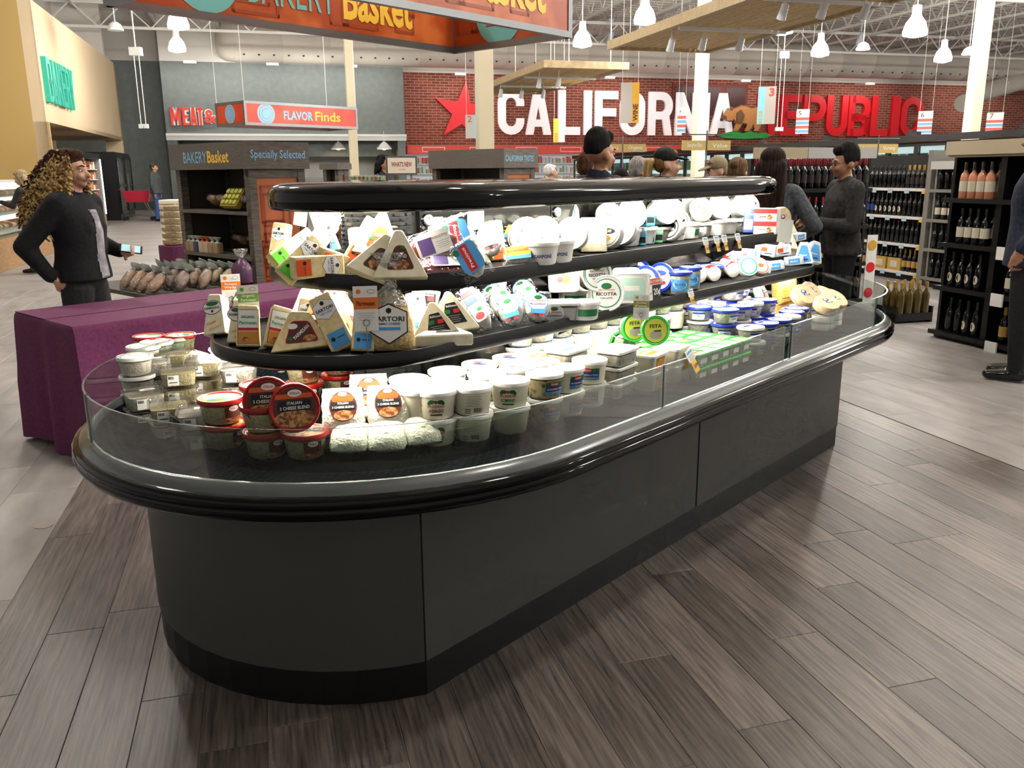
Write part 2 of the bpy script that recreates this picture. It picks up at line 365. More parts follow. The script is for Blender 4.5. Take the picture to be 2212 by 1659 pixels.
# ---- spiral duct
m_duct = M('duct_paint', '#ddd5c9', .45)
def duct():
    t = thing('air_duct', 'big round off-white air duct running along the brick wall under the ceiling', 'duct', XA)
    bz = 41.0; a0 = PB(470, 60, bz).dot(DA); zc = 7.05; R = .82
    d = MB(); n = 28
    d.at(T(0, bz, zc) @ rotm(0, math.pi/2, 0))
    prof = [(.05, a0-.15), (.4, a0-.12), (.65, a0), (.78, a0+.25), (R, a0+.6)]
    x = a0+.6
    while x < 46: prof += [(R, x+.01), (R+.012, x+.03), (R, x+.05)]; x += 2.0
    prof += [(R, 46)]
    d.lathe(prof, n, 0)
    part('tube', d, [m_duct], t, sharp=60)
    h = MB()
    x = a0+1
    while x < 45:
        for zz, yy in ((-.55, -.62),): h.at(T(x, bz+yy, zc+zz) @ rotm(math.pi/2-.7, 0, 0)); h.lathe([(.045, -.02), (.045, .02)], 8, 0)
        x += .62
    o = part('nozzle_holes', h, [M('nozzle_dark', '#4a4642', .6)], t); o['kind'] = 'stuff'
    # branch duct with elbow on the right
    e = MB(); P0 = PB(2200, 185, 40.5); P1 = PB(2060, 205, 40.5); q0 = toA(P0); q1 = toA(P1)
    e.tube([(q0[0]+3, 40.6, q0[2]+.35), (q0[0], 40.5, q0[2]+.2), (q1[0]+1.2, 40.3, q1[2]), (q1[0]+.3, 40.0, q1[2]-.35), (q1[0], 39.7, q1[2]-.5)], .48, 20)
    part('branch', e, [m_duct], t, sharp=60)
    hg = MB(); x = a0+1.5
    while x < 45: hg.tube([(x, bz, zc), (x, bz, 8.45)], .015, 5); x += 3.2
    part('hanger_rods', hg, [m_duct], t)
duct()
# ---- roof joists
m_steel = M('white_steel', '#e0ddd7', .5)
def joist_kind(L, n):
    j = Kind(); c = MB(); c.bx(-.05, .05, 0, L, -.05, .05); j.add('bottom_chord', c, [m_steel])
    c = MB(); c.bx(-.06, .06, 0, L, .78, .9); j.add('top_chord', c, [m_steel])
    w = MB(); s = L/n
    for k in range(n):
        w.bar((0, k*s, 0), (0, (k+.5)*s, .84), .04, .04); w.bar((0, (k+.5)*s, .84), (0, (k+1)*s, 0), .04, .04)
    j.add('lattice_web', w, [m_steel]); return j
JK = joist_kind(46, 36)
for k in range(21):
    JK.put('roof_joist', 'white open-web steel joist under the ceiling deck', 'joist', XA @ T(-6+2.4*k, -4, 7.56), 'open-web joists under the roof')
GK = joist_kind(60, 34)
for b in (12, 24, 36):
    GK.put('roof_girder', 'long white steel lattice girder crossing under the joists', 'girder', XA @ T(-14, b, 6.75) @ rotm(0, 0, -math.pi/2), 'lattice girders crossing under the joists')
# ================================================================== ISLAND CHEESE CASE
CU0, CV0 = 3.065, 2.33
XC = XU @ T(CU0, CV0, 0)
def CL(px, py, z): # pixel -> case-local point at height z
    P = XC.inverted() @ pz(px, py, z); return P
m_bgloss = M('black_gloss', '#030303', .06, spec=.32)
m_black = M('black_satin', '#0b0b0c', .32)
m_blackm = M('black_matte', '#0a0a0a', .55)
m_panel = Mnoise('case_panel', '#424441', '#484744', 300, .48, bump=.03)
m_kick = M('kick_black', '#0d0d0d', .4)
m_gtrim = M('grey_trim', '#55595b', .22, coat=.3)
m_glass = Mclear("case_glass", "#f2f7f4", .015, .02, mul=.22)
m_gedge = M('glass_edge', '#35433f', .15)
m_plexi = Mclear("plexi", "#f5f8f6", .02, .04, mul=.2)
m_led = M('led_strip', '#ffffff', .3, emit=LED_POWER, ecol='#fff6e6')
def stad(w, ap, d, nE=14, nS=10, cx=0):
    """closed CCW loop of a stadium with elliptical ends; starts at the near (-y) side, left"""
    pts = []; s = ap-d
    for k in range(nS): pts.append((-s+2*s*k/nS, -w))
    for k in range(nE): a = -math.pi/2+math.pi*k/nE; pts.append((s+d*math.cos(a), w*math.sin(a)))
    for k in range(nS): pts.append((s-2*s*k/nS, w))
    for k in range(nE): a = math.pi/2+math.pi*k/nE; pts.append((-s+d*math.cos(a), w*math.sin(a)))
    return [(x+cx, y) for x, y in pts]
def ring(mb, base, prof, mi=0, caps=False, closeprof=False, smooth=True, **kw):
    """sweep profile [(offset, z)] round the stadium base=(w, ap, d)"""
    w, ap, d, cx = base
    L = [[(x, y, z) for x, y in stad(w+o, ap+o, d+o*1.15, cx=cx, **kw)] for o, z in prof]
    if closeprof: L.append(L[0])
    return mb.loft(L, mi, caps, smooth)
GL = (.885, 2.184, .94, .073)
SH1 = (.45, 1.825, .42, .10); SH2 = (.44, 1.47, .40, -.01); CAN = (.42, 1.47, .5, -.01); SPN = (.12, 1.24, .12, 0)
case = thing('cheese_island_case', 'long black rounded refrigerated island case stocked with cheese', 'display case', XC)
def base_loop(n=16, g=0.0):
    """base plan: straight sides with circular-arc ends"""
    hw = .655-g; xs = 1.565; sag = .40; R = (hw*hw+sag*sag)/(2*sag); cx = xs+sag-R; a0 = math.asin(hw/R)
    right = [(cx+R*math.cos(-a0+2*a0*k/n), R*math.sin(-a0+2*a0*k/n)) for k in range(n+1)]
    left = [(-x, -y) for x, y in right]
    return right, left
right, left = base_loop()
def strip(pts, z0, z1, th, mi=0, gap=.0):
    """vertical panel along a 2D polyline, thickness th inward (left of travel)"""
    P = [Vector((x, y, 0)) for x, y in pts]; N = []
    for i in range(len(P)):
        d = (P[min(i+1, len(P)-1)]-P[max(i-1, 0)]).normalized(); N.append(Vector((-d.y, d.x, 0)))
    mb = MB(); L = [[p+Vector((0, 0, z0)), p+Vector((0, 0, z1)), p+n*th+Vector((0, 0, z1)), p+n*th+Vector((0, 0, z0))] for p, n in zip(P, N)]
    return mb.loft(L, mi, True, True)
def trim_ends(pts, g):
    a, b = Vector(pts[0]), Vector(pts[1]); c, d = Vector(pts[-1]), Vector(pts[-2])
    q = list(pts); q[0] = tuple(a+(b-a).normalized()*g); q[-1] = tuple(c+(d-c).normalized()*g); return q
for pl in (right, left): part('end_panel', strip(trim_ends(pl, .003), .112, .64, .012), [m_panel], case, sharp=50)
for sg in (-1, 1):
    for x0, x1 in ((-1.565, -.003), (.003, 1.565)):
        pts = [(x0*1, -.655), (x1*1, -.655)] if sg < 0 else [(-x0, .655), (-x1, .655)]
        part('side_panel', strip(trim_ends(pts, .003), .112, .64, .012), [m_panel], case)
k = MB(); L = [(x*.997, y*.995) for x, y in right+left]; k.loft([[(x, y, z) for x, y in L] for z in (0, .112)], 0, True, False); part('kick_plate', k, [m_kick], case)
k = MB(); L = [(x*.985, y*.978) for x, y in right+left]; k.loft([[(x, y, z) for x, y in L] for z in (.112, .64)], 0, False, False); part('inner_carcass', k, [m_blackm], case)
# tub floor, bumper, trim, grille, deck
b = MB(); ring(b, GL, [(-.3, .636), (.02, .64), (.040, .648), (.048, .66), (.052, .674), (.046, .68), (.05, .686), (.05, .698), (.042, .708), (.028, .712), (0, .71), (-.1, .66)], nE=32); part('bumper_rail', b, [m_bgloss], case, sharp=70)
b = MB(); ring(b, GL, [(.03, .711), (.022, .722), (.004, .736), (-.006, .738), (-.012, .732), (-.012, .71)], nE=32); part('rail_trim', b, [m_gtrim], case, sharp=60)
b = MB(); L = stad(GL[0]-.02, GL[1]-.02, GL[2]-.02, cx=GL[3]); b.loft([[(x, y, .63) for x, y in L], [(x, y, .637) for x, y in L]], 0, True, False); part('underside', b, [m_blackm], case)
def grille_mat():
    m = M('air_grille', '#15181a', .7, spec=0); n, l, bs = nodes(m)
    tc = n.new('ShaderNodeTexCoord'); br = n.new('ShaderNodeTexBrick'); br.inputs['Scale'].default_value = 1; br.inputs['Brick Width'].default_value = .034; br.inputs['Row Height'].default_value = .013; br.inputs['Mortar Size'].default_value = .0032
    br.inputs['Color1'].default_value = (0.001, .001, .001, 1); br.inputs['Color2'].default_value = (.001, .001, .001, 1); br.inputs['Mortar'].default_value = lin('#22262a')
    l.new(tc.outputs['Object'], br.inputs[0]); l.new(br.outputs[0], bs.inputs['Base Color']); return m
b = MB(); ring(b, GL, [(-.012, .712), (-.03, .704), (-.10, .694), (-.19, .684), (-.245, .68), (-.25, .66)], nS=24, nE=32); part('air_grille', b, [grille_mat()], case)
DK = .664
b = MB(); L = stad(GL[0]-.245, GL[1]-.245, GL[2]-.28, cx=GL[3]); b.loft([[(x, y, z) for x, y in L] for z in (.645, DK)], 0, True, False); part('deck', b, [M('deck_black', '#0c0d0d', .7, spec=0)], case)
# glass wind-break panels: solid curved sheets between joints, given as ranges on the loop
def sheet(off, z0, z1, th, s0, s1, nE=40, nS=40):
    L = stad(GL[0]+off, GL[1]+off, GL[2]+off*1.15, nE, nS, GL[3]); n = len(L); i0 = int(round(s0*n)); i1 = int(round(s1*n))
    pts = [L[i % n] for i in range(i0, i1+1)]; P = [Vector((x, y, 0)) for x, y in pts]; N = []
    for i in range(len(P)):
        d = (P[min(i+1, len(P)-1)]-P[max(i-1, 0)]).normalized(); N.append(Vector((-d.y, d.x, 0)))
    mb = MB(); loops = [[p+ZUP*z0, p+ZUP*z1, p+n_*th+ZUP*z1, p+n_*th+ZUP*z0] for p, n_ in zip(P, N)]
    n4 = len(loops); vs = [p for q in loops for p in q]; fs = []; ms = []
    for i in range(n4-1):
        for k in range(4): fs.append((i*4+k, i*4+(k+1) % 4, (i+1)*4+(k+1) % 4, (i+1)*4+k)); ms.append(1 if k == 1 else 0)
    fs += [(3, 2, 1, 0), tuple((n4-1)*4+k for k in range(4))]; ms += [1, 1]
    return mb.add(vs, fs, ms, True)
# loop fractions: 0..0.25 near side, .25-.5 right end, .5-.75 far side, .75-1 left end
JO = [.048, .147, .25, .375, .5, .62, .75, .855, 1.048]
for s0, s1 in zip(JO[:-1], JO[1:]):
    part('glass_panel', sheet(0, .715, .88, .006, s0+.0006, s1-.0006), [m_glass, m_gedge], case, sharp=60)
    L = stad(GL[0]-.003, GL[1]-.003, GL[2]-.003, 40, 40, GL[3]); x, y = L[int(round(s0*160)) % 160]; xn, yn = L[(int(round(s0*160))+1) % 160]; d = Vector((xn-x, yn-y, 0)).normalized()
    jc = MB(); jc.box((x, y, .80), (.014, .012, .165), 0, R=Matrix.Rotation(math.atan2(d.y, d.x), 3, 'Z')); part('glass_joint', jc, [Mclear('joint_clear', '#dfe7e4', .16, .08)], case)
for s0, s1 in ((.06, .25), (.25, .5), (.5, .75), (.75, 1.06)):
    part('product_stop', sheet(-.235, .672, .775, .004, s0+.001, s1-.001), [m_plexi, m_plexi], case, sharp=60)
# spine
def slot_mat():
    m = M('slotted_panel', '#101112', .25); n, l, bs = nodes(m)
    tc = n.new('ShaderNodeTexCoord'); mp = n.new('ShaderNodeMapping'); br = n.new('ShaderNodeTexBrick')
    return m
m_spine = M('spine_black', '#0c0d0d', .2, coat=.3)
b = MB(); ring(b, SPN, [(0, DK), (0, 1.4)], nE=16, nS=4); part('spine', b, [m_blackm], case, sharp=70)
# slotted end baffle: rows of thin raised bars round the spine ends
for sg in (-1, 1):
    pf = MB()
    for r in range(46):
        z = DK+.03+r*.0152
        for q in range(10):
            a0 = -math.pi/2-.35+(q+(.5 if r % 2 else 0))*.37; a1 = a0+.30; lp = []
            if a1 > math.pi/2+.4: continue
            vs = []
            for t in (0, .5, 1):
                a = a0+(a1-a0)*t; x = 1.12+.13*math.cos(a); y = .135*math.sin(a)
                vs += [(sg*x, y, z), (sg*x, y, z+.009)]
            pf.add(vs, [(0, 2, 3, 1), (2, 4, 5, 3)], 0, False, flip=(sg < 0))
    o = part('slotted_baffle', pf, [M('baffle_grey', '#26292a', .22, metal=.4)], case); o['kind'] = 'stuff'
for sg in (-1, 1):
    for i in range(3):
        x0 = -1.06+i*.71; x1 = x0+.705
        p = MB(); p.bx(x0, x1, sg*.122, sg*.14, 1.24, 1.392, 0); bk = part('back_panel', p, [m_spine], case)
        p = MB(); p.bx(x0, x1, sg*.122, sg*.14, DK, 1.235, 0); part('back_panel', p, [m_spine], case)
        s = MB()
        for r in range(2):
            for q in range(13): s.bx(x0+.06+q*.046+(.02 if r else 0), x0+.094+q*.046+(.02 if r else 0), sg*.1401, sg*.1408, 1.30-r*.013, 1.3035-r*.013)
        o = part('vent_slots', s, [M('slot_light', '#5c5f5e', .35)], bk); o['kind'] = 'stuff'
        d = MB(); d.at(T(x0+.035, sg*.141, 1.345) @ rotm(math.pi/2 if sg < 0 else -math.pi/2, 0, 0)); d.lathe([(.022, 0), (.022, .006), (.018, .008)], 20, 0); d.lathe([(.017, .0085), (.001, .0086)], 20, 1); d.box((0, .006, .009), (.002, .014, .001), 2)
        d.at(T(x0+.01, sg*.141, 1.32) @ rotm(math.pi/2 if sg < 0 else -math.pi/2, 0, 0)); d.lathe([(.007, 0), (.006, .005)], 10, 0)
        part('thermometer', d, [M('chrome', '#b9bcbd', .2, metal=1), M('dial_white', '#d8d8d0', .5), m_black], bk)
# shelves
def shelf(nm, base, zt, lip):
    b = MB(); ring(b, base, [(-.02, zt-lip), (-.004, zt-lip), (0, zt-lip*.85), (.001, zt-lip*.5), (-.002, zt-lip*.15), (-.003, zt), (-.012, zt), (-.012, zt-.015)], nE=20, nS=16); 
    p = part('price_rail', b, [m_black], case, sharp=60)
    b = MB(); w = base[0]
    ring(b, base, [(-.012, zt-.014), (-.30, zt-.012), (-.30, zt-.03), (-.012, zt-.03)], closeprof=True, nE=20, nS=16); part('shelf', b, [M('shelf_black', '#0c0d0d', .6, spec=.1)], case)
    b = MB(); ring(b, base, [(-.075, zt-.040), (-.075, zt-.031), (-.105, zt-.031), (-.105, zt-.040)], closeprof=True, nE=20, nS=16); part('led_strip', b, [m_led], case, label='bright white light strip under shelf edge')
    for x in (-1.0, -.35, .35, 1.0):
        for sg in (-1, 1):
            k = MB(); k.add([(x-.003, sg*.13, zt-.03), (x-.003, sg*(w-.06), zt-.03), (x-.003, sg*.13, zt-.16), (x+.003, sg*.13, zt-.03), (x+.003, sg*(w-.06), zt-.03), (x+.003, sg*.13, zt-.16)], [(0, 1, 2), (5, 4, 3), (0, 3, 4, 1), (1, 4, 5, 2), (2, 5, 3, 0)], 0)
            part('bracket', k, [m_black], case)
Z1, Z2 = .985, 1.20
shelf('m', SH1, Z1, .045); shelf('u', SH2, Z2, .052)
S1, S2 = Z1-.012, Z2-.012      # standing surfaces
# canopy
b = MB(); ring(b, CAN, [(-.3, 1.398), (-.02, 1.395), (-.012, 1.386), (0, 1.388), (.006, 1.40), (.006, 1.44), (-.004, 1.458), (-.03, 1.470), (-.06, 1.474), (-.2, 1.476)], nE=20, nS=16, caps=False); 
L = stad(CAN[0]-.2, CAN[1]-.2, CAN[2]-.18, 20, 16, CAN[3]); b.add([(x, y, 1.476) for x, y in L], [tuple(range(len(L)))], 0)
part('canopy', b, [m_bgloss], case, sharp=70)
b = MB(); ring(b, CAN, [(-.10, 1.3925), (-.10, 1.386), (-.15, 1.386), (-.15, 1.3925)], closeprof=True, nE=20, nS=16); part('led_strip', b, [m_led], case, label='bright white light strip under canopy')
# ================================================================== CHEESE PRODUCTS (kinds: front faces local -Y, origin at base centre)
m_clear = Mclear('clear_plastic', '#ffffff', .10, .06)
m_film = Mclear('cling_film', '#ffffff', .10, .12, bump=.9)
m_shred = Mnoise('shredded_cheese', '#e2cf8c', '#fbf0c6', 130, .7, bump=.8, lo=.3, hi=.6)
m_shredw = Mnoise('white_shreds', '#e6dfc0', '#fbf7e8', 120, .7, bump=.8, lo=.3, hi=.6)
m_curd = Mnoise('cheese_pearls', '#ddd6b4', '#fbf7e6', 45, .5, bump=.6, tex='voronoi', lo=.1, hi=.5)
m_cream = M('tub_cream', '#efe9cf', .4); m_wlid = M('white_lid', '#f1f0ea', .3); m_rlid = M('red_lid', '#a8151c', .3); m_blid = M('blue_lid', '#1f36b4', .3)
m_glid = M('green_lid', '#27b834', .3); m_parm = Mnoise('parmesan', '#e0c78a', '#f2e2b4', 60, .45, bump=.1); m_parm2 = Mnoise('pale_cheese', '#ece0b8', '#f6efd6', 40, .4, bump=.05)
m_rind = Mnoise('brie_rind', '#d3b98c', '#e4cfa8', 60, .7, bump=.1); m_gold = Mnoise('gold_paper', '#b08a3c', '#cfae62', 90, .5)
m_ink = M('ink_black', '#151515', .6); m_paper = M('label_white', '#f2f1ec', .6); m_lblue = M('label_blue', '#4f9fe0', .5); m_lgreen = M('label_green', '#5fce2f', .5); m_lor = M('label_orange', '#e2561f', .5)
m_lred = M('label_red', '#c8262c', .5); m_lbrown = M('label_brown', '#5a2a1e', .5); m_dgreen = M('label_dkgreen', '#1d6b3a', .5); m_lgold = M('label_amber', '#d9912e', .5); m_lnavy = M('label_navy', '#27408b', .5)
m_lgrey = M('label_grey', '#8f8f88', .6); m_mint = M('label_mint', '#b9dfd0', .5); m_teal = M('label_teal', '#2a9a7a', .5); m_ham = Mnoise('cured_meat', '#8c2f3a', '#c56a6e', 30, .35, lo=.35, hi=.6); m_purple = M('label_purple', '#5b4686', .4)
m_foil = Mnoise('foil_wrap', '#c3ccd4', '#eef2f4', 40, .3, bump=.5); m_wire = M('wire_steel', '#9a9a98', .3, metal=1)
m_food = Mnoise('food_photo', '#7a3b1e', '#d8a066', 90, .5, lo=.4, hi=.6); m_tag = M('tag_yellow', '#e8b540', .5); m_moz = M('mozzarella', '#f4f2ea', .35)
m_card = M('card_white', '#efeee9', .5); m_corange = M('card_orange', '#ec7a23', .5); m_cgreen = M('card_green', '#6fa441', .5); m_cbrown = M('card_brown', '#4a2f28', .5); m_colive = M('card_olive', '#8f8f3a', .5)
INK = [m_paper, m_ink, m_lred, m_dgreen, m_lbrown, m_lblue, m_lor, m_lgreen, m_lgold, m_lnavy, m_lgrey, m_food, m_mint, m_teal, m_tag, m_card, m_corange, m_cgreen, m_cbrown, m_colive, m_wlid, m_purple, m_glid, m_gold, m_foil, M('feta_lemon', '#b4bf45', .5)]
IX = {m.name: i for i, m in enumerate(INK)}
P_, K_, R_, G_, B_, LB, LO, LG, LA, NV, GY, FO, MI, TE, TG = [m.name for m in INK[:15]]
def ix(m): return IX[m if isinstance(m, str) else m.name]
def ngon(rx, ry, n=20, ph=0, cx=0, cy=0): return [(cx+rx*math.cos(2*math.pi*k/n+ph), cy+ry*math.sin(2*math.pi*k/n+ph)) for k in range(n)]
def rect(w, h, cx=0, cy=0): return [(cx-w/2, cy-h/2), (cx+w/2, cy-h/2), (cx+w/2, cy+h/2), (cx-w/2, cy+h/2)]
def hexa(w, h, cx=0, cy=0): return [(cx-w/2, cy-h*.25), (cx, cy-h/2), (cx+w/2, cy-h*.25), (cx+w/2, cy+h*.25), (cx, cy+h/2), (cx-w/2, cy+h*.25)]
def rpoly(poly, r, seg=3):
    out = []; n = len(poly)
    for i in range(n):
        p = Vector(poly[i]); a = Vector(poly[i-1])-p; b = Vector(poly[(i+1) % n])-p; la, lb = a.length, b.length; a.normalize(); b.normalize()
        k = min(r, la*.45, lb*.45); p0 = p+a*k; p1 = p+b*k
        for s in range(seg+1):
            t = s/seg; q = p0*(1-t)**2+p*2*t*(1-t)+p1*t*t; out.append((q.x, q.y))
    return out
STAND = rotm(math.pi/2, 0, 0)     # XY drawing plane -> upright XZ plane facing -Y
def decals(mb, D, z, X):
    """D: list of ('poly', pts, mat) or ('txt', str, h, cx, cy, mat[, width, rot, bold]) in drawing plane"""
    lay = 0
    for d in D:
        lay += 1; zz = z+.00035*lay
        if d[0] == 'poly':
            mb.at(X); mb.add([(x, y, zz) for x, y in d[1]], [tuple(range(len(d[1])))], ix(d[2]))
        else:
            _, st, h, cx, cy, mt = d[:6]; wd = d[6] if len(d) > 6 else None; ro = d[7] if len(d) > 7 else 0; bo = d[8] if len(d) > 8 else .02
            mb.at(X); mb.text(st, h, T(cx, cy, zz) @ rotm(0, 0, math.radians(ro)), ix(mt), bold=bo, width=wd)
    mb.at(); return mb
def lines(cx, cy, w, n=3, dy=.005, h=.0012, mt=GY):
    return [('poly', rect(w*(1 if k % 2 == 0 else .8), h, cx, cy-k*dy), mt) for k in range(n)]
def barcode(cx, cy, w, h): return [('poly', rect(w*.04*(1+k % 2), h, cx-w/2+w*(k+.5)/9, cy), K_) for k in range(9)]
def plate(poly, th, mats, D, round_=.006, name='cheese', film=None, ch=.004):
    """upright slab of cheese cut to an outline, with printed label"""
    k = Kind(); P = rpoly(poly, round_) if round_ else poly; cx = sum(p[0] for p in P)/len(P); cy = sum(p[1] for p in P)/len(P); R = max(math.hypot(p[0]-cx, p[1]-cy) for p in P)
    f = 1-ch/R; ins = [(cx+(x-cx)*f, cy+(y-cy)*f) for x, y in P]
    mb = MB().at(STAND @ T(0, 0, -th/2)); mb.loft([[(x, y, z) for x, y in L] for L, z in ((ins, 0), (P, ch), (P, th-ch), (ins, th))], 0, True, False)
    k.add(name, mb, mats)
    if D: lb = MB(); decals(lb, D, th/2, STAND); k.add('label', lb, INK)
    return k
def wrapdec(mb, D, rf, X=Matrix()):
    """decals wrapped round a tapered tub; drawing x = arc length, y = height"""
    for n_, d in enumerate(D):
        lift = .0006+.0004*n_
        if d[0] == 'poly':
            xs = [p[0] for p in d[1]]; ys = [p[1] for p in d[1]]; x0, x1, y0, y1 = min(xs), max(xs), min(ys), max(ys); n = 8
            if len(d[1]) == 4:
                L = [[(rf(y)+lift, (x0+(x1-x0)*i/n)/rf(y), y) for i in range(n+1)] for y in (y0, y1)]
                vs = [X @ Vector((r*math.sin(a), -r*math.cos(a), y)) for R in L for r, a, y in R]
                mb.add(vs, [(i, i+1, n+2+i, n+1+i) for i in range(n)], ix(d[2]))
            else:
                vs = [X @ Vector(((rf(y)+lift)*math.sin(x/rf(y)), -(rf(y)+lift)*math.cos(x/rf(y)), y)) for x, y in d[1]]; mb.add(vs, [tuple(range(len(vs)))], ix(d[2]))
        else:
            _, st, h, cx, cy, mt = d[:6]; wd = d[6] if len(d) > 6 else None
            v, f, w, hh = text_geo(st, .02, 1.0); sx = (wd/w) if wd else h
            vs = []
            for (x, y, z) in v: xx = cx+x*sx; yy = cy+y*h; r = rf(yy); vs.append(X @ Vector(((r+lift)*math.sin(xx/r), -(r+lift)*math.cos(xx/r), yy)))
            mb.add(vs, f, ix(mt))
    return mb
def tub(rb, rt, h, mbody, mlid, side=(), top=(), lidh=.012, inner=None, n=24):
    k = Kind(); rf = lambda y: rb+(rt-rb)*max(0, min(1, y/(h-lidh)))
    b = MB(); b.lathe([(rb*.92, 0), (rb, .004), (rt, h-lidh), (rt*.98, h-lidh)], n, 0, True); k.add('cup', b, [mbody])
    if inner: b = MB(); b.lathe([(rb*.9, .003), (rb*.97, .006), (rt*.96, h-lidh-.006), (rt*.5, h-lidh-.003)], n, 0, True); k.add('contents', b, [inner])
    l = MB(); l.lathe([(rt*.99, h-lidh), (rt+.004, h-lidh), (rt+.0045, h-.003), (rt+.003, h), (rt-.001, h), (rt-.004, h-.003)], n, 0, True); li = k.add('lid', l, [mlid])
    if top: t = MB(); decals(t, top, h-.0028, Matrix()); k.add('lid_label', t, INK, li)
    if side: s = MB(); wrapdec(s, side, rf); k.add('label', s, INK)
    return k
def rtub(w, d, h, mbody, mlid, side=(), top=(), inner=None, lidh=.010, r=.018, taper=.9):
    """rectangular tub with a snap lid"""
    k = Kind()
    def lp(sc, z, ex=0): return [(x*sc+math.copysign(ex, x), y*sc+math.copysign(ex, y), z) for x, y in rpoly(rect(w, d), r, 4)]
    b = MB(); b.loft([lp(taper*.97, 0), lp(taper, .004), lp(1, h-lidh)], 0, True, True); k.add('cup', b, [mbody])
    if inner: b = MB(); b.loft([lp(taper*.93, .003), lp(taper*.96, .006), lp(.96, h-lidh-.008)], 0, True, True); k.add('contents', b, [inner])
    l = MB(); l.loft([lp(1, h-lidh), lp(1, h-lidh, .005), lp(1, h-.002, .005), lp(1, h, .003), lp(.97, h, 0), lp(.95, h-.0025)], 0, True, True); li = k.add('lid', l, [mlid], sharp=30)
    if top: t = MB(); decals(t, top, h-.0022, Matrix()); k.add('lid_label', t, INK, li)
    if side:
        s = MB(); a = math.atan((1-taper)*d/2/(h-lidh)); decals(s, side, .0006, T(0, -d/2*taper, .0) @ rotm(math.pi/2+a*1, 0, 0)); k.add('label', s, INK)
    return k
def pillow(w, h, th, mat, D=(), mats2=None, gather=0, n=12, m=14, seed=1, name='bag', flat=.0, sag=0):
    """stuffed soft bag standing upright; crimped top and bottom"""
    rr = random.Random(seed); k = Kind(); L = []
    for j in range(m+1):
        t = j/m; z = h*t; e = max(0, math.sin(math.pi*min(1, max(0, t*(1+sag)))))**.6 if t < 1 else 0
        ww = w/2*(1-.10*abs(2*t-1)**3)+rr.uniform(-.002, .002); tt = th/2*e+.0015
        L.append([(ww*math.copysign(abs(math.cos(a))**.8, math.cos(a)), tt*math.copysign(abs(math.sin(a))**.8, math.sin(a))*(1+rr.uniform(-.06, .06)), z) for a in [2*math.pi*i/n for i in range(n)]])
    b = MB(); b.loft(L, 0, True, True); k.add(name, b, [mat], sharp=80)
    if D: s = MB(); decals(s, D, th/2+.0015, STAND); k.add('label', s, INK)
    return k
def vac(w, h, th, core, D=(), seed=1, film=m_film):
    """vacuum-packed cheese: soft body inside a flared clear film"""
    rr = random.Random(seed); k = Kind(); b = MB(); L = []
    for j in range(9):
        t = j/8; e = math.sin(math.pi*min(max(t, .03), .97))**.55
        L.append([(w*.42*e*math.copysign(abs(math.cos(a))**.75, math.cos(a)), th/2*e*math.copysign(abs(math.sin(a))**.8, math.sin(a)), h*.08+h*.84*t) for a in [2*math.pi*i/14 for i in range(14)]])
    b.loft(L, 0, True, True); k.add('cheese', b, [core], sharp=80)
    f = MB(); n = 12; vs = []; fs = []
    for j in range(n+1):
        for i in range(n+1):
            x = (i/n-.5)*w*(1+rr.uniform(-.03, .03)); z = h*j/n*(1+rr.uniform(-.02, .02)); q = max(0, 1-(2*i/n-1)**2)*max(0, 1-(2*j/n-1)**2); vs.append((x, -(th/2+.003)*q**.35-rr.uniform(0, .002), z))
    for j in range(n):
        for i in range(n): fs.append((j*(n+1)+i, j*(n+1)+i+1, (j+1)*(n+1)+i+1, (j+1)*(n+1)+i))
    f.add(vs, fs, 0, True); k.add('film', f, [film], sharp=180)
    if D: s = MB(); decals(s, D, th/2+.0045, STAND); k.add('label', s, INK)
    return k
# --- tubs
def bel(word, wc, art=True, lidc=GY, back=False):
    """cream tub with leafy crest and a big cheese word"""
    rt = .064; sd = []
    if not back:
        for sx in (-1, 1): sd += [('poly', ngon(.011, .007, 8, 0, sx*.014, .060), G_), ('poly', ngon(.006, .006, 6, 0, sx*.022, .055), G_)]
        sd += [('poly', ngon(.004, .006, 6, 0, 0, .060), R_), ('txt', 'BELGIOIOSO', .011, 0, .046, R_, .052), ('txt', word, .016, 0, .031, wc, .046), ('poly', rect(.036, .005, 0, .018), wc)]
        sd += lines(.075, .062, .03, 8, .0055)
    else: sd += lines(0, .066, .05, 7, .0055)+barcode(.012, .02, .026, .016)+lines(-.018, .024, .018, 3, .006, .002, K_)
    top = [('poly', ngon(.056, .056, 28), P_), ('poly', ngon(.052, .052, 28), lidc), ('poly', ngon(.047, .047, 28), P_), ('txt', word, .014, 0, .008, lidc, .07), ('txt', 'BELGIOIOSO', .008, 0, -.012, R_, .05)]
    return tub(.054, rt, .088, m_cream, m_wlid, sd, top)
K_ASI = bel('ASIAGO', B_, lidc=GY); K_ROM = bel('ROMANO', G_, lidc=TE); K_BACK = bel('PARMESAN', NV, lidc=LB, back=True)
def galb(body, inner=None):
    sd = [('poly', rect(.075, .044, 0, .040), NV), ('poly', rect(.075, .014, 0, .055), G_), ('poly', rect(.075, .012, 0, .024), LB), ('poly', ngon(.016, .008, 14, 0, -.008, .056), R_), ('txt', 'Galbani', .008, -.008, .056, P_, .026), ('txt', 'MOZZARELLA FRESCA', .008, 0, .038, P_, .066), ('poly', rect(.034, .005, 0, .027), LA)]
    top = [('poly', ngon(.055, .055, 28), P_), ('poly', ngon(.05, .05, 28), LB), ('poly', ngon(.045, .045, 28), P_), ('poly', ngon(.02, .01, 14, 0, -.01, .014), R_), ('poly', ngon(.03, .014, 14, 0, .006, -.012), NV)]
    return tub(.054, .062, .086, body, m_wlid, sd, top, inner=inner)
K_GAL = galb(m_cream); K_GALO = galb(m_clear, Mnoise('marinated', '#8a5a1c', '#e6d6a0', 45, .4, tex='voronoi', lo=.15, hi=.5))
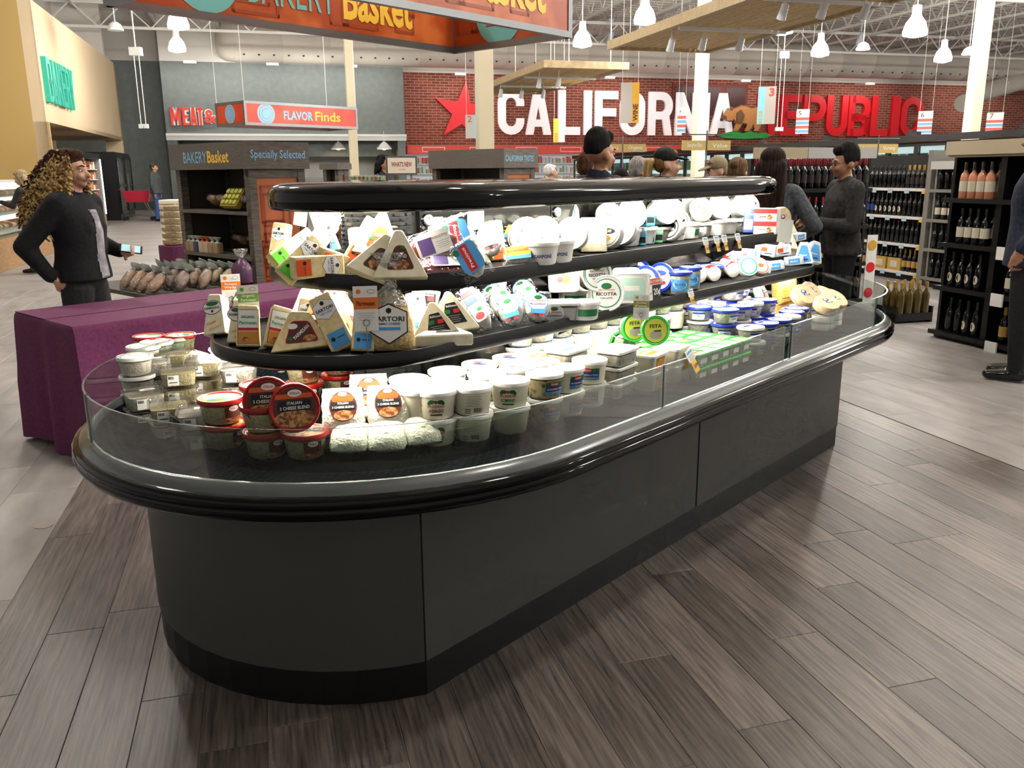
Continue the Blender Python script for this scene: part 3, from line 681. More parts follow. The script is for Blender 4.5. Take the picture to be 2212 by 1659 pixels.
def stella(word, wc=P_):
    top = [('poly', ngon(.051, .051, 30), B_), ('poly', ngon(.051, .022, 20, 0, 0, -.026), FO), ('poly', rpoly(rect(.08, .026, 0, .006), .006), K_)]
    top += [('poly', rect(.09, .012, 0, .030), LO), ('poly', ngon(.017, .009, 16, 0, .002, .037), P_), ('txt', 'STELLA', .008, .002, .037, R_, .024), ('txt', 'ITALIAN', .010, 0, .013, P_, .036), ('txt', word, .011, 0, .001, P_, .072)]
    return top
red_side = [('poly', rect(.05, .044, .03, .032), B_), ('poly', rect(.05, .012, .03, .016), FO), ('poly', ngon(.014, .008, 14, 0, .03, .048), P_), ('txt', 'STELLA', .007, .03, .048, R_, .02)]
K_RED = tub(.048, .058, .072, m_clear, m_rlid, red_side, [('poly', ngon(.05, .05, 28), LA), ('poly', ngon(.046, .03, 20, 0, 0, .01), P_), ('poly', ngon(.03, .014, 16, 0, -.008, -.022), G_), ('txt', 'PARMESAN', .011, 0, .008, B_, .07)], inner=m_shred)
K_RED3 = tub(.048, .058, .072, m_clear, m_rlid, red_side, stella('3 CHEESE BLEND'), inner=m_shred)
K_WLID = tub(.05, .058, .07, m_clear, m_wlid, (), [('poly', ngon(.05, .05, 28), GY), ('poly', ngon(.046, .046, 28), P_)]+lines(0, .018, .06, 7, .006), inner=m_shredw)
K_RIC = tub(.056, .064, .075, m_wlid, m_wlid, [('poly', rect(.09, .03, 0, .032), G_)]+barcode(.06, .03, .024, .02), [('poly', ngon(.054, .054, 30), TE), ('poly', ngon(.05, .05, 30), P_), ('poly', ngon(.02, .012, 12, 0, 0, .026), G_), ('txt', 'BELGIOIOSO', .008, 0, .012, R_, .06), ('txt', 'RICOTTA', .017, 0, -.003, K_, .076), ('txt', 'CON LATTE', .009, 0, -.018, K_, .046)])
K_MASC = tub(.056, .064, .075, m_wlid, m_wlid, [('txt', 'MASCARPONE', .016, 0, .03, NV, .09)], [('poly', ngon(.054, .054, 30), MI), ('poly', ngon(.048, .048, 30), P_), ('txt', 'MASCARPONE', .012, 0, 0, K_, .08)])
K_FETA = tub(.05, .057, .06, m_clear, m_glid, lines(0, .045, .06, 6, .006, .0015), [('poly', ngon(.051, .051, 28), G_), ('poly', ngon(.049, .049, 28), 'feta_lemon'), ('txt', 'FETA', .02, 0, .018, K_, .05), ('poly', ngon(.026, .018, 14, 0, 0, -.018), GY), ('poly', rect(.03, .006, .008, -.002), K_)], inner=m_shredw)
def bw(lid, word='FETA'):
    return tub(.05, .06, .068, m_clear, lid, [('poly', rect(.06, .036, -.03, .028), P_), ('poly', rect(.06, .01, -.03, .04), NV), ('txt', word, .01, -.03, .026, NV, .04)]+lines(.05, .044, .034, 6, .0055), [('poly', ngon(.05, .05, 28), P_), ('poly', ngon(.03, .012, 14, 0, 0, .02), NV), ('txt', word, .014, 0, -.004, NV, .06), ('poly', ngon(.012, .008, 10, 0, .02, -.02), R_)], inner=m_shredw)
K_BLUE = bw(m_blid, 'CRUMBLES'); K_WHT = bw(m_wlid, 'GORGONZOLA')
K_APE = tub(.042, .046, .10, m_clear, m_blid, [('poly', rect(.08, .05, 0, .045), LB), ('poly', ngon(.03, .02, 16, 0, 0, .048), P_), ('txt', 'Apetina', .012, 0, .048, NV, .05)], [('poly', ngon(.038, .038, 24), LB)], inner=m_curd)
# --- rectangular
K_PEARL = rtub(.15, .11, .062, m_clear, m_wlid, [], [('poly', rect(.10, .06), P_), ('poly', rect(.10, .026, 0, -.01), TE), ('poly', rect(.07, .01, 0, .016), MI)], inner=m_curd)
K_RORG = rtub(.13, .11, .072, m_cream, m_wlid, [('poly', rect(.075, .056, 0, .031), LA), ('poly', ngon(.02, .02, 16, 0, 0, .03), P_), ('poly', ngon(.018, .018, 16, 0, 0, .03), LA), ('poly', rect(.008, .008, -.025, .05), G_), ('poly', rect(.04, .002, 0, .008), B_)], [('poly', rpoly(rect(.1, .08), .02), P_), ('poly', rpoly(rect(.085, .06), .015), LA), ('poly', rect(.05, .02, 0, .006), P_)])
K_RMINT = rtub(.13, .11, .072, m_cream, m_wlid, [], [('poly', rpoly(rect(.1, .08), .02), MI), ('poly', rect(.06, .02, 0, 0), P_)])
K_CLAM = rtub(.118, .118, .062, m_clear, m_clear, [('poly', rect(.036, .036, -.02, .026), P_)]+barcode(-.026, .036, .02, .01)+[('poly', rect(.026, .003, -.02, .02), K_)], [], inner=m_shred, lidh=.006, r=.022)
K_CLAMW = rtub(.118, .118, .062, m_clear, m_clear, [('poly', rect(.036, .036, -.02, .026), P_)]+barcode(-.026, .036, .02, .01), [('poly', rect(.05, .026, .015, .01), P_), ('poly', rect(.02, .006, .015, .006), LO)], inner=m_shredw, lidh=.006, r=.022)
K_GBOX = rtub(.085, .075, .058, Mclear('green_clear', '#d8f5dc', .1, .08), m_glid, [('poly', rect(.05, .02, 0, .026), P_)], [('poly', rpoly(rect(.06, .05), .006), P_), ('poly', rpoly(rect(.054, .03, 0, -.004), .004), TG), ('txt', 'FETA', .01, 0, .016, G_, .03)], inner=m_curd, r=.01, taper=.94)
K_SQART = rtub(.105, .105, .07, m_cream, m_wlid, [], [('poly', rpoly(rect(.085, .085), .01), GY), ('poly', rpoly(rect(.082, .082), .01), P_), ('poly', ngon(.018, .022, 14, 0, .004, -.006), LA), ('poly', ngon(.012, .012, 10, 0, -.016, -.01), R_), ('poly', ngon(.014, .01, 10, 0, -.006, .018), G_), ('poly', rect(.05, .006, 0, .034), GY)], r=.02)
K_MOZT = rtub(.13, .10, .066, m_clear, m_wlid, [('poly', ngon(.036, .03, 16, 0, -.02, .03), P_), ('poly', ngon(.014, .007, 10, 0, -.02, .046), G_), ('txt', 'BELGIOIOSO', .008, -.02, .034, R_, .05), ('txt', 'MOZZARELLA', .009, -.02, .022, NV, .056)], [('poly', rpoly(rect(.1, .07), .01), P_), ('poly', rect(.06, .02), R_)], inner=m_moz)
# --- wedges and slabs
tri = [(-.07, 0), (.07, 0), (.006, .118), (-.006, .118)]
K_WBRN = plate([(-.085, 0), (.075, 0), (.03, .1), (-.02, .108)], .036, [m_parm], [('poly', rpoly([(-.045, .018), (.046, .016), (.026, .075), (-.02, .08)], .01), R_), ('poly', rpoly([(-.042, .02), (.043, .018), (.024, .073), (-.018, .078)], .01), B_), ('poly', ngon(.018, .009, 12, 0, .02, .028), FO), ('poly', ngon(.013, .008, 12, 0, -.018, .064), P_), ('poly', rect(.014, .01, -.03, .03), G_), ('txt', 'PARMESAN', .013, .002, .046, P_, .052, 38)])
K_WTRI = plate([(-.075, 0), (.075, 0), (.01, .13), (-.01, .13)], .04, [m_parm2], [('poly', rpoly([(-.038, .022), (.04, .022), (.014, .088), (-.01, .088)], .012), B_), ('poly', ngon(.024, .015, 12, 0, 0, .036), FO), ('poly', rect(.012, .008, .008, .082), G_), ('txt', 'ROMANO', .013, .002, .058, P_, .034)])
K_WORG = plate([(-.075, 0), (.075, 0), (.01, .13), (-.01, .13)], .04, [m_parm2], [('poly', rpoly([(-.038, .022), (.04, .022), (.014, .088), (-.01, .088)], .012), LO), ('poly', ngon(.024, .013, 12, 0, .008, .036), FO), ('poly', rect(.012, .008, -.024, .048), G_), ('txt', 'ASIAGO', .013, 0, .06, P_, .034)])
K_WORGP = plate([(-.03, 0), (.035, 0), (.03, .115), (-.024, .118)], .04, [m_parm], [('poly', rect(.056, .096, .003, .055), B_), ('poly', rect(.053, .093, .003, .055), P_), ('poly', rect(.053, .034, .003, .025), LA), ('poly', rect(.053, .008, .003, .048), R_), ('txt', 'ORGANIC', .010, .003, .082, G_, .036), ('txt', 'Parmesan', .013, .003, .066, TE, .046), ('poly', ngon(.012, .006, 10, 0, -.004, .02), FO)])
K_WOVAL = plate([(-.035, 0), (.04, 0), (.028, .12), (-.012, .125)], .045, [m_parm2], [('poly', ngon(.031, .022, 22, 0, 0, .082), K_), ('poly', ngon(.029, .020, 22, 0, 0, .082), P_), ('poly', ngon(.02, .007, 12, 0, 0, .093), G_), ('txt', 'PARMIGIANO', .010, 0, .08, K_, .05), ('poly', ngon(.004, .004, 8, 0, 0, .07), K_), ('txt', 'PARM', .008, -.004, .035, LA, .03, 15), ('txt', 'REGGIANO', .007, .008, .02, LA, .04, 15)])
def sart(stk, w=.062, L=.145):
    return plate([(-w/2, 0), (w/2, 0), (w*.44, L), (-w*.44, L)], .04, [m_parm], [('poly', hexa(w*.88, .056, 0, L*.74), K_), ('poly', hexa(w*.85, .054, 0, L*.74), P_), ('poly', hexa(.01, .012, 0, L*.74+.016), K_), ('txt', 'SARTORI', .012, 0, L*.74, K_, w*.72), ('txt', 'FAMILY CHEESE', .006, 0, L*.74-.01, LB, w*.5), ('poly', rect(w*.72, .042, 0, L*.18), stk), ('poly', hexa(.01, .012, -w*.2, L*.2), K_), ('poly', rect(.02, .002, w*.12, L*.2), K_)])
K_SG, K_SO, K_SB = sart(LG), sart(LO), sart(LB)
K_BBLK = plate([(-.085, 0), (.08, 0), (.015, .115), (.0, .118)], .034, [m_parm2], [('poly', rpoly([(-.025, .02), (.046, .022), (.020, .084), (-.008, .082)], .002), K_), ('poly', rect(.016, .012, -.006, .058), G_), ('poly', rect(.016, .012, .02, .058), R_), ('txt', 'BelGioioso', .009, .008, .074, P_, .03)]+lines(.01, .045, .04, 4, .006, .0018))
K_BTALL = plate([(-.055, 0), (.03, 0), (.055, .13), (-.03, .132)], .034, [m_parm2], [('poly', rect(.062, .06, .01, .09), K_), ('poly', rect(.018, .012, -.006, .105), G_), ('poly', rect(.018, .012, .026, .105), R_), ('txt', 'BelGioioso', .009, .01, .116, P_, .05)]+lines(.01, .088, .05, 5, .006, .0018))
# --- bags
K_SHBAG = pillow(.13, .15, .05, m_shredw, [('poly', ngon(.042, .048, 22, 0, 0, .088), B_), ('poly', ngon(.034, .016, 14, 0, 0, .112), LO), ('poly', ngon(.03, .016, 14, 0, 0, .060), FO), ('poly', rpoly(rect(.074, .024, 0, .090), .006), K_), ('poly', ngon(.014, .007, 12, 0, 0, .126), P_), ('txt', 'ITALIAN', .009, 0, .097, P_, .032), ('txt', '3 CHEESE BLEND', .009, 0, .085, P_, .066)], sag=.12)
K_SHFLAT = pillow(.122, .13, .075, m_shredw, [('poly', rect(.014, .004, .0, .03), K_)], seed=4)
def satbag():
    k = Kind(); rr = random.Random(3); L = []
    for (t, w, d) in ((0, .056, .02), (.03, .064, .034), (.075, .062, .036), (.12, .05, .03), (.16, .03, .02), (.185, .012, .012), (.195, .012, .012), (.215, .03, .022), (.245, .044, .03), (.262, .046, .026)):
        L.append([((w+(rr.uniform(-.005, .005) if t > .1 else 0))*math.cos(a), (d+(rr.uniform(-.006, .006) if t > .1 else 0))*math.sin(a), t) for a in [2*math.pi*i/14 for i in range(14)]])
    b = MB(); b.loft(L[:5], 0, True, True); k.add('grated_cheese', b, [Mnoise('grated', '#c9a468', '#e8d09a', 120, .8, bump=.5)], sharp=80)
    b = MB(); b.loft([[(x*1.04, y*1.06, z) for x, y, z in q] for q in L[3:]], 0, False, True); k.add('bag_top', b, [Mclear('bag_clear', '#f4f4f2', .3, .2, bump=1.0)], sharp=80)
    s = MB(); decals(s, [('poly', [(-.05, .105), (-.05, .05), (0, .018), (.05, .05), (.05, .105), (.02, .118), (0, .128), (-.02, .118)], K_), ('poly', [(-.047, .103), (-.047, .052), (0, .022), (.047, .052), (.047, .103), (.02, .115), (0, .124), (-.02, .115)], P_), ('poly', hexa(.014, .016, 0, .108), K_), ('txt', 'SARTORI', .018, 0, .086, K_, .082), ('txt', 'FAMILY CHEESE', .008, 0, .073, NV, .06), ('poly', rect(.06, .008, 0, .06), LB)], .04, STAND); k.add('label', s, INK)
    return k
K_SBAG = satbag()
# --- vac packs
def belvac(seed, w=.11, h=.13):
    return vac(w, h, .05, m_moz, [('poly', ngon(.036, .03, 20, 0, 0, h*.62), LB), ('poly', ngon(.033, .027, 20, 0, 0, h*.62), P_), ('poly', ngon(.014, .008, 10, 0, 0, h*.76), G_), ('txt', 'BELGIOIOSO', .008, 0, h*.66, R_, .05), ('txt', 'MOZZARELLA', .009, 0, h*.57, NV, .054), ('poly', rect(.05, .016, 0, h*.36), LB), ('poly', ngon(.008, .005, 8, 0, -.016, h*.24), R_), ('poly', ngon(.008, .005, 8, 0, .01, h*.24), R_)], seed)
K_BV1 = belvac(1); K_BV2 = belvac(2, .10, .12); K_LOG = vac(.085, .2, .055, m_moz, [('poly', rpoly(rect(.04, .11, 0, .1), .012), P_), ('poly', rect(.04, .026, 0, .12), NV), ('poly', rect(.04, .02, 0, .145), R_), ('poly', ngon(.016, .012, 14, 0, 0, .062), R_), ('poly', ngon(.01, .006, 10, 0, .01, .084), G_)], 5)
K_STRCH = vac(.1, .14, .04, m_moz, [('poly', rpoly(rect(.07, .1, 0, .07), .02), LB), ('poly', rect(.026, .09, -.004, .07), R_), ('txt', 'Precious', .014, -.004, .07, P_, .07, 90), ('poly', ngon(.01, .012, 8, 0, -.03, .1), G_)], 6)
K_MEAT = vac(.19, .11, .035, m_ham, [('poly', rpoly(rect(.10, .07, .01, .055), .01), P_), ('poly', rect(.04, .05, -.012, .05), 'label_purple'), ('txt', 'PROSCIUTTO', .01, .03, .07, B_, .05)]+lines(.035, .055, .04, 4, .006), 7)
K_YEL = vac(.11, .08, .035, m_moz, [('poly', rpoly(rect(.085, .05, 0, .04), .01), TG), ('poly', rect(.085, .014, 0, .022), LB), ('txt', 'BELGIOIOSO', .012, 0, .048, R_, .07)], 8)
# --- wheels, boxes, logs
def wheel(r, h, mat, top, n=24):
    k = Kind(); b = MB(); b.lathe([(r*.9, 0), (r, h*.15), (r, h*.85), (r*.93, h)], n, 0, True); k.add('cheese', b, [mat]); t = MB(); decals(t, top, h+.0002, Matrix()); k.add('label', t, INK); return k
K_BRIE = wheel(.062, .045, m_rind, [('poly', ngon(.016, .012, 14, 0, -.006, .012), NV), ('poly', ngon(.009, .006, 12, 0, -.008, .014), P_), ('poly', rect(.036, .010, .004, -.006), NV), ('txt', 'BRIE', .010, .004, -.006, P_, .022)])
K_BRIEW = wheel(.06, .04, m_wlid, [('poly', ngon(.05, .05, 24), GY), ('poly', ngon(.046, .046, 24), P_), ('poly', ngon(.036, .012, 14, 0, 0, .008), K_), ('txt', 'BRIE', .014, 0, .008, P_, .04), ('poly', ngon(.02, .012, 12, 0, 0, -.02), LA)])
K_CAM = wheel(.056, .035, m_wlid, [('poly', ngon(.047, .047, 24), K_), ('poly', ngon(.040, .040, 24), P_), ('poly', ngon(.035, .022, 16, 0, 0, .004), K_), ('poly', ngon(.024, .008, 14, 0, .004, -.004), P_)])
K_GREENP = wheel(.05, .035, m_wlid, [('poly', ngon(.042, .042, 24), TE), ('poly', ngon(.035, .035, 24), MI), ('poly', [(-.01, -.02), (.01, -.02), (.01, .02), (-.01, .02)], P_)])
K_PINK = wheel(.05, .03, m_wlid, [('poly', ngon(.044, .044, 24), LO), ('poly', ngon(.038, .038, 24), P_), ('poly', ngon(.02, .012, 12), LO)])
def blk(w, d, h, mat, D, r=.005):
    k = Kind(); b = MB(); b.rbox((0, 0, h/2), (w, d, h), r, 0); k.add('block', b, [mat]); s = MB(); decals(s, D, d/2+.0003, STAND); k.add('label', s, INK); return k
K_GOLD = blk(.105, .05, .10, m_gold, [('poly', ngon(.03, .02, 16, 0, 0, .055), B_), ('poly', ngon(.028, .018, 16, 0, 0, .055), TG), ('txt', 'le Brie', .014, 0, .055, B_, .045), ('poly', rect(.07, .004, 0, .02), B_)])
K_FOIL = blk(.11, .05, .06, m_foil, [('poly', rect(.03, .022, -.005, .034), LO), ('poly', rect(.04, .006, .02, .014), NV)])
K_FOILB = blk(.10, .06, .045, m_foil, [('poly', rect(.06, .03, 0, .022), LB), ('txt', 'BLEU', .012, 0, .022, P_, .04)])
K_BLUEW = plate([(-.06, 0), (.055, 0), (.035, .12), (-.01, .125)], .045, [m_foil], [('poly', rpoly([(-.045, .01), (.042, .01), (.026, .1), (-.004, .105)], .006), LB), ('txt', 'Bleu', .016, .0, .05, P_, .04), ('poly', rect(.05, .008, 0, .025), NV)])
K_BLUEW2 = plate([(-.065, 0), (.06, 0), (.01, .1), (-.03, .1)], .045, [m_parm2], [('poly', rpoly([(-.04, .012), (.035, .012), (.0, .075), (-.02, .075)], .006), P_), ('poly', rect(.04, .02, -.006, .026), NV), ('poly', rect(.016, .01, -.008, .05), LO)])
K_BOXR = blk(.11, .09, .062, m_wlid, [('poly', rect(.11, .022, 0, .05), R_), ('poly', ngon(.014, .014, 8, 0, .022, .022), FO), ('txt', 'Saint', .012, -.015, .025, B_, .04)])
def chev(c1):
    k = Kind(); b = MB(); b.lathe([(.012, 0), (.03, .004), (.036, .02), (.036, .072), (.03, .084), (.012, .088)], 16, 0, True); k.add('log', b, [m_moz]); rf = lambda y: .0362
    s = MB(); wrapdec(s, [('poly', rect(.11, .036, 0, .04), c1), ('poly', ngon(.018, .018, 14, 0, 0, .05), K_), ('poly', ngon(.014, .014, 14, 0, 0, .05), P_), ('poly', ngon(.012, .012, 14, 0, 0, .05), K_), ('txt', 'Chavrie', .010, 0, .05, P_, .02)], rf); k.add('label', s, INK); return k
K_CHR, K_CHG = chev(R_), chev(LG)
def dip(c):
    k = Kind(); b = MB(); b.rbox((0, 0, .04), (.05, .05, .08), .008, 0); k.add('cup', b, [M('dip_'+c, '#58b3d8' if c == 'b' else '#8ad0a6', .3)]); s = MB(); decals(s, [('poly', rect(.04, .03, 0, .03), K_), ('poly', rect(.04, .016, 0, .066), P_), ('txt', 'cheese', .012, 0, .066, TE, .034)], .0253, STAND); k.add('label', s, INK); return k
K_DIPB, K_DIPG = dip('b'), dip('g')
# --- cards
def pcard(band, word, w=.062, h=.10, wire=.06, word2=None, tip=False, low=0):
    """sign card on a wire stand; band colour, heading"""
    k = Kind(); b = MB(); b.bx(-w/2, w/2, -.0006, .0006, wire, wire+h, 0); ci = k.add('card', b, [m_card])
    D = [('poly', rect(w, h*.26, 0, wire+h*.62), band), ('poly', ngon(w*.1, w*.1, 12, 0, -w*.28, wire+h*.88), band), ('poly', ngon(w*.16, w*.09, 14, 0, w*.24, wire+h*.88), GY), ('poly', ngon(w*.14, w*.07, 14, 0, w*.24, wire+h*.88), 'card_white')]
    if word2: D += [('txt', word, h*.11, 0, wire+h*.68, 'card_white', w*.62), ('txt', word2, h*.11, 0, wire+h*.56, 'card_white', w*.72)]
    else: D += [('txt', word, h*.14, 0, wire+h*.62, B_ if band == 'card_orange' else 'card_white', w*.74)]
    D += lines(0, wire+h*.40, w*.7, 4, h*.05, h*.008, GY)
    s = MB(); decals(s, D, .0007, STAND); k.add('print', s, INK, ci)
    wv = MB(); wv.tube([(0, -.003, 0), (0, -.003, wire+h*.12)], .0011, 5, 0); c = [(.008*math.cos(t*.524), -.003, wire+h*.12+.008+.008*math.sin(t*.524)) for t in range(13)]; wv.tube(c, .0013, 5, 0); wv.lathe([(.012, 0), (.012, .002)], 10, 0); k.add('wire_stand', wv, [m_wire])
    return k
KC_ORG = pcard('card_green', 'Organic', word2='Parmesan'); KC_PAR = pcard('card_orange', 'Parmesan', h=.115); KC_ITA = pcard('card_orange', 'Italian Blend'); KC_MOZ = pcard('card_brown', 'Mozzarella', word2='Ball'); KC_SLI = pcard('card_brown', 'Sliced', word2='Mozzarella'); KC_FETA = pcard('card_olive', 'Crumbled', word2='Feta'); KC_GRA = pcard('card_orange', 'Parmesan', word2='Wedge'); KC_RED = pcard(R_, 'Goat', w=.05, h=.08, word2='Cheese')
def blankcard():
    k = Kind(); b = MB(); b.bx(-.03, .03, -.0006, .0006, .05, .15, 0); k.add('card', b, [m_card]); w = MB(); w.tube([(0, 0, 0), (0, 0, .06)], .0011, 5); w.lathe([(.012, 0), (.012, .002)], 10); k.add('wire_stand', w, [m_wire]); return k
KC_BLANK = blankcard()
def price_tag(price, big=1.0):
    k = Kind(); b = MB(); b.bx(-.021, .021, -.0007, 0, -.012, .02, 0); b.bx(-.0145, .0145, -.0007, 0, -.046, -.012, 1); i = k.add('ticket', b, [m_card, m_tag])
    s = MB(); decals(s, [('poly', rect(.03, .006, 0, .012), LB)]+lines(0, .003, .03, 3, .005)+[('txt', price, .014, 0, -.028, K_, .022)], .0008, STAND); k.add('print', s, INK, i); return k
KT = [price_tag('3.99'), price_tag('5.99'), price_tag('4.99'), price_tag('7.99')]
# ================================================================== STOCKING THE CASE
rs = random.Random(11)
CI = XC.inverted()
def put(K, name, label, cat, x, y, z, rz=0, rx=0, ry=0, group=None, s=1.0):
    """case-local placement; rz = 0 means the front faces the near long side"""
    return K.put(name, label, cat, XC @ XF((x, y, z), rz, rx, ry, s), group)
def loc(px, py, z): P = CL(px, py, z); return P.x, P.y
def camrz(x, y):   # local rz so the front faces the camera
    c = CI @ EYEP; return math.atan2(c.y-y, c.x-x)+math.pi/2
WORDS = {1: [''], 2: ['bottom of its pair', 'top of its pair'], 3: ['bottom of its stack of three', 'middle of its stack of three', 'top of its stack of three']}
def stack(K, n, x, y, h, name, label, cat, rz=None, jit=.25, z=DK, group=None, s=1.0, top=None):
    for k in range(n):
        r = (camrz(x, y) if rz is None else rz)+rs.uniform(-jit, jit)
        Kk = top if (top and k == n-1) else K
        put(Kk, name, (label+', '+WORDS[n][k]) if n > 1 else label, cat, x+rs.uniform(-.003, .003), y+rs.uniform(-.003, .003), z+k*(h*s+.0005), r, group=group, s=s)
# ---------------- deck, front row (pixel of the base centre)
GT = 'round deli tubs on the deck'
x, y = loc(945, 955, DK); stack(K_ASI, 2, x, y, .088, 'asiago_tub', 'cream asiago tub with leafy red crest beside the shredded cheese bags', 'cheese tub', jit=.2)
x, y = loc(1022, 945, DK); stack(K_BACK, 2, x, y, .088, 'parmesan_tub', 'cream tub turned to its barcode side, blue-ringed lid', 'cheese tub', jit=.15)
x, y = loc(1102, 930, DK); stack(K_ROM, 1, x, y, .088, 'romano_tub', 'cream tub showing its back print under the romano tub', 'cheese tub', rz=camrz(x, y)+math.pi, jit=0); put(K_ROM, 'romano_tub', 'cream romano tub with green lettering and green lid print', 'cheese tub', x, y, DK+.0885, camrz(x, y)-.1)
x, y = loc(1175, 908, DK); stack(K_GALO, 2, x, y, .086, 'marinated_mozzarella_tub', 'clear tub of amber marinated mozzarella with blue label', 'cheese tub', rz=camrz(x, y)+.7, jit=.05)
x, y = loc(1222, 893, DK); stack(K_GAL, 2, x, y, .086, 'mozzarella_tub', 'white-lidded mozzarella tub with label turned aside', 'cheese tub', rz=camrz(x, y)+.9, jit=.05)
x, y = loc(1272, 873, DK); stack(K_GAL, 2, x, y, .086, 'mozzarella_tub', 'white-lidded mozzarella tub with blue lake label facing out', 'cheese tub', rz=camrz(x, y), jit=.08)
# second and third rows of round tubs
def deckrow(pts, z=DK): return [(loc(a, b, z)) for a, b in pts]
for i, (xx, yy, K, nm, lb) in enumerate([(-1.30, -.365, K_ASI, 'asiago_tub', 'asiago tub behind the front asiago pair'), (-1.17, -.36, K_BACK, 'parmesan_tub', 'blue-lidded tub behind the barcode tubs'), (-1.0, -.38, K_ROM, 'romano_tub', 'romano tub in the second row behind the romano pair'), (-.86, -.40, K_GAL, 'mozzarella_tub', 'mozzarella tub in the second row behind the marinated pair'), (-.73, -.41, K_GAL, 'mozzarella_tub', 'mozzarella tub in the second row beside the lake-label pair'), (-1.22, -.24, K_BACK, 'parmesan_tub', 'blue-lidded tub deep under the shelf edge'), (-1.06, -.25, K_ASI, 'asiago_tub', 'asiago tub deep under the shelf edge'), (-.9, -.26, K_GAL, 'mozzarella_tub', 'mozzarella tub deep under the shelf edge'), (-.75, -.27, K_GAL, 'mozzarella_tub', 'mozzarella tub deep beside the small white tubs')]):
    stack(K, 2, xx, yy, .088, nm, lb, 'cheese tub', jit=.6)
# rectangular tubs
GR = 'rectangular mozzarella tubs'
for px_, py_, K, n, nm, lb, h in [(1330, 862, K_PEARL, 3, 'mozzarella_pearl_tub', 'clear rectangular tub of mozzarella pearls with green-printed lid', .062), (1398, 845, K_RORG, 2, 'burrata_tub', 'rectangular tub with an orange side label', .072), (1447, 828, K_RMINT, 2, 'burrata_tub', 'plain rectangular tub with mint lid print', .072)]:
    x, y = loc(px_, py_-8, DK); stack(K, n, x, y, h, nm, lb, 'cheese tub', rz=.12, jit=.04)
for xx, yy, K, n, lb in [(-.54, -.375, K_PEARL, 3, 'pearl tub in the second row behind the pearl stack'), (-.37, -.38, K_RORG, 2, 'tub with orange-printed lid behind the orange-label pair'), (-.22, -.39, K_RMINT, 2, 'tub with mint lid behind the mint pair'), (-.55, -.25, K_RORG, 2, 'orange-lidded tub deep behind the pearl stacks'), (-.38, -.25, K_PEARL, 2, 'pearl tub deep behind the orange-label tubs')]:
    stack(K, n, xx, yy, .062 if K is K_PEARL else .072, 'rectangular_tub', lb, 'cheese tub', rz=.1, jit=.05)
# feta rounds lying on edge on top of the tubs
x, y = loc(1355, 735, .81); put(K_FETA, 'feta_tub', 'green-lidded feta tub on its side, lid half hidden', 'cheese tub', x, y-.0, .868, camrz(x, y)+.55, math.pi/2-.1)
x, y = loc(1405, 742, .81); put(K_FETA, 'feta_tub', 'green-lidded feta tub on its side, lid facing out', 'cheese tub', x, y, .868, camrz(x, y)+.35, math.pi/2-.12)
# clear clamshells and green-lidded boxes
for i, (px_, py_) in enumerate([(1478, 822), (1462, 795)]):
    x, y = loc(px_, py_-6, DK); stack(K_CLAMW, 2, x, y, .062, 'crumble_box', ('box of white crumbles behind the front crumble pair' if i else 'clear box of white crumbled cheese beside the green boxes'), 'cheese box', rz=.1, jit=.05, s=.95)
gx, gy = loc(1498, 826, DK)
for c in range(5):
    for r in range(4):
        for k in range(2):
            put(K_GBOX, 'feta_box', 'small clear feta box with bright green lid', 'cheese box', gx+.045+c*.094, gy+.02+r*.086, DK+k*.0585, rs.uniform(-.03, .03), group='green-lidded feta boxes')
for c in range(2):
    put(K_GBOX, 'feta_box', 'green-lidded feta box standing on edge behind the rest', 'cheese box', gx-.06+c*.10, gy+.30, DK+.12, .3, -1.25, group='green-lidded feta boxes on edge')
# blue and white lidded tubs on the right
cnt = 0
for xx in (.60, .735, .87, 1.0):
    for r, yy in enumerate((-.57, -.435, -.30)):
        n = (2, 3, 3)[r]
        for k in range(n):
            cnt += 1; K = K_BLUE if (cnt*7 % 5) in (0, 1, 3) else K_WHT
            put(K, 'crumbled_cheese_tub', ('blue' if K is K_BLUE else 'white')+'-lidded tub of crumbled cheese stacked near the brie wheels', 'cheese tub', xx+rs.uniform(-.006, .006), yy+rs.uniform(-.006, .006), DK+k*.0688, rs.uniform(-1, 1), group=('blue' if K is K_BLUE else 'white')+'-lidded crumbled cheese tubs')
for i, (xx, yy) in enumerate([(1.135, -.53), (1.26, -.50)]): stack(K_BLUE, 2, xx, yy, .068, 'crumbled_cheese_tub', ('blue-lidded tub beside the zip pouch' if i == 0 else 'blue-lidded tub in front of the wheels'), 'cheese tub', jit=.5)
x, y = 1.12, -.40; put(K_SHBAG, 'cheese_pouch', 'clear zip pouch of shaved cheese leaning on blue tubs', 'cheese bag', x, y, DK+.14, .2, -.5)
put(K_WHT, 'crumbled_cheese_tub', 'white-lidded tub stacked high under the shelf light', 'cheese tub', .86, -.33, DK+.208, .4); put(K_BLUE, 'crumbled_cheese_tub', 'big blue-rimmed tub topping the right stacks', 'cheese tub', .98, -.29, DK+.208, .2, s=1.25)
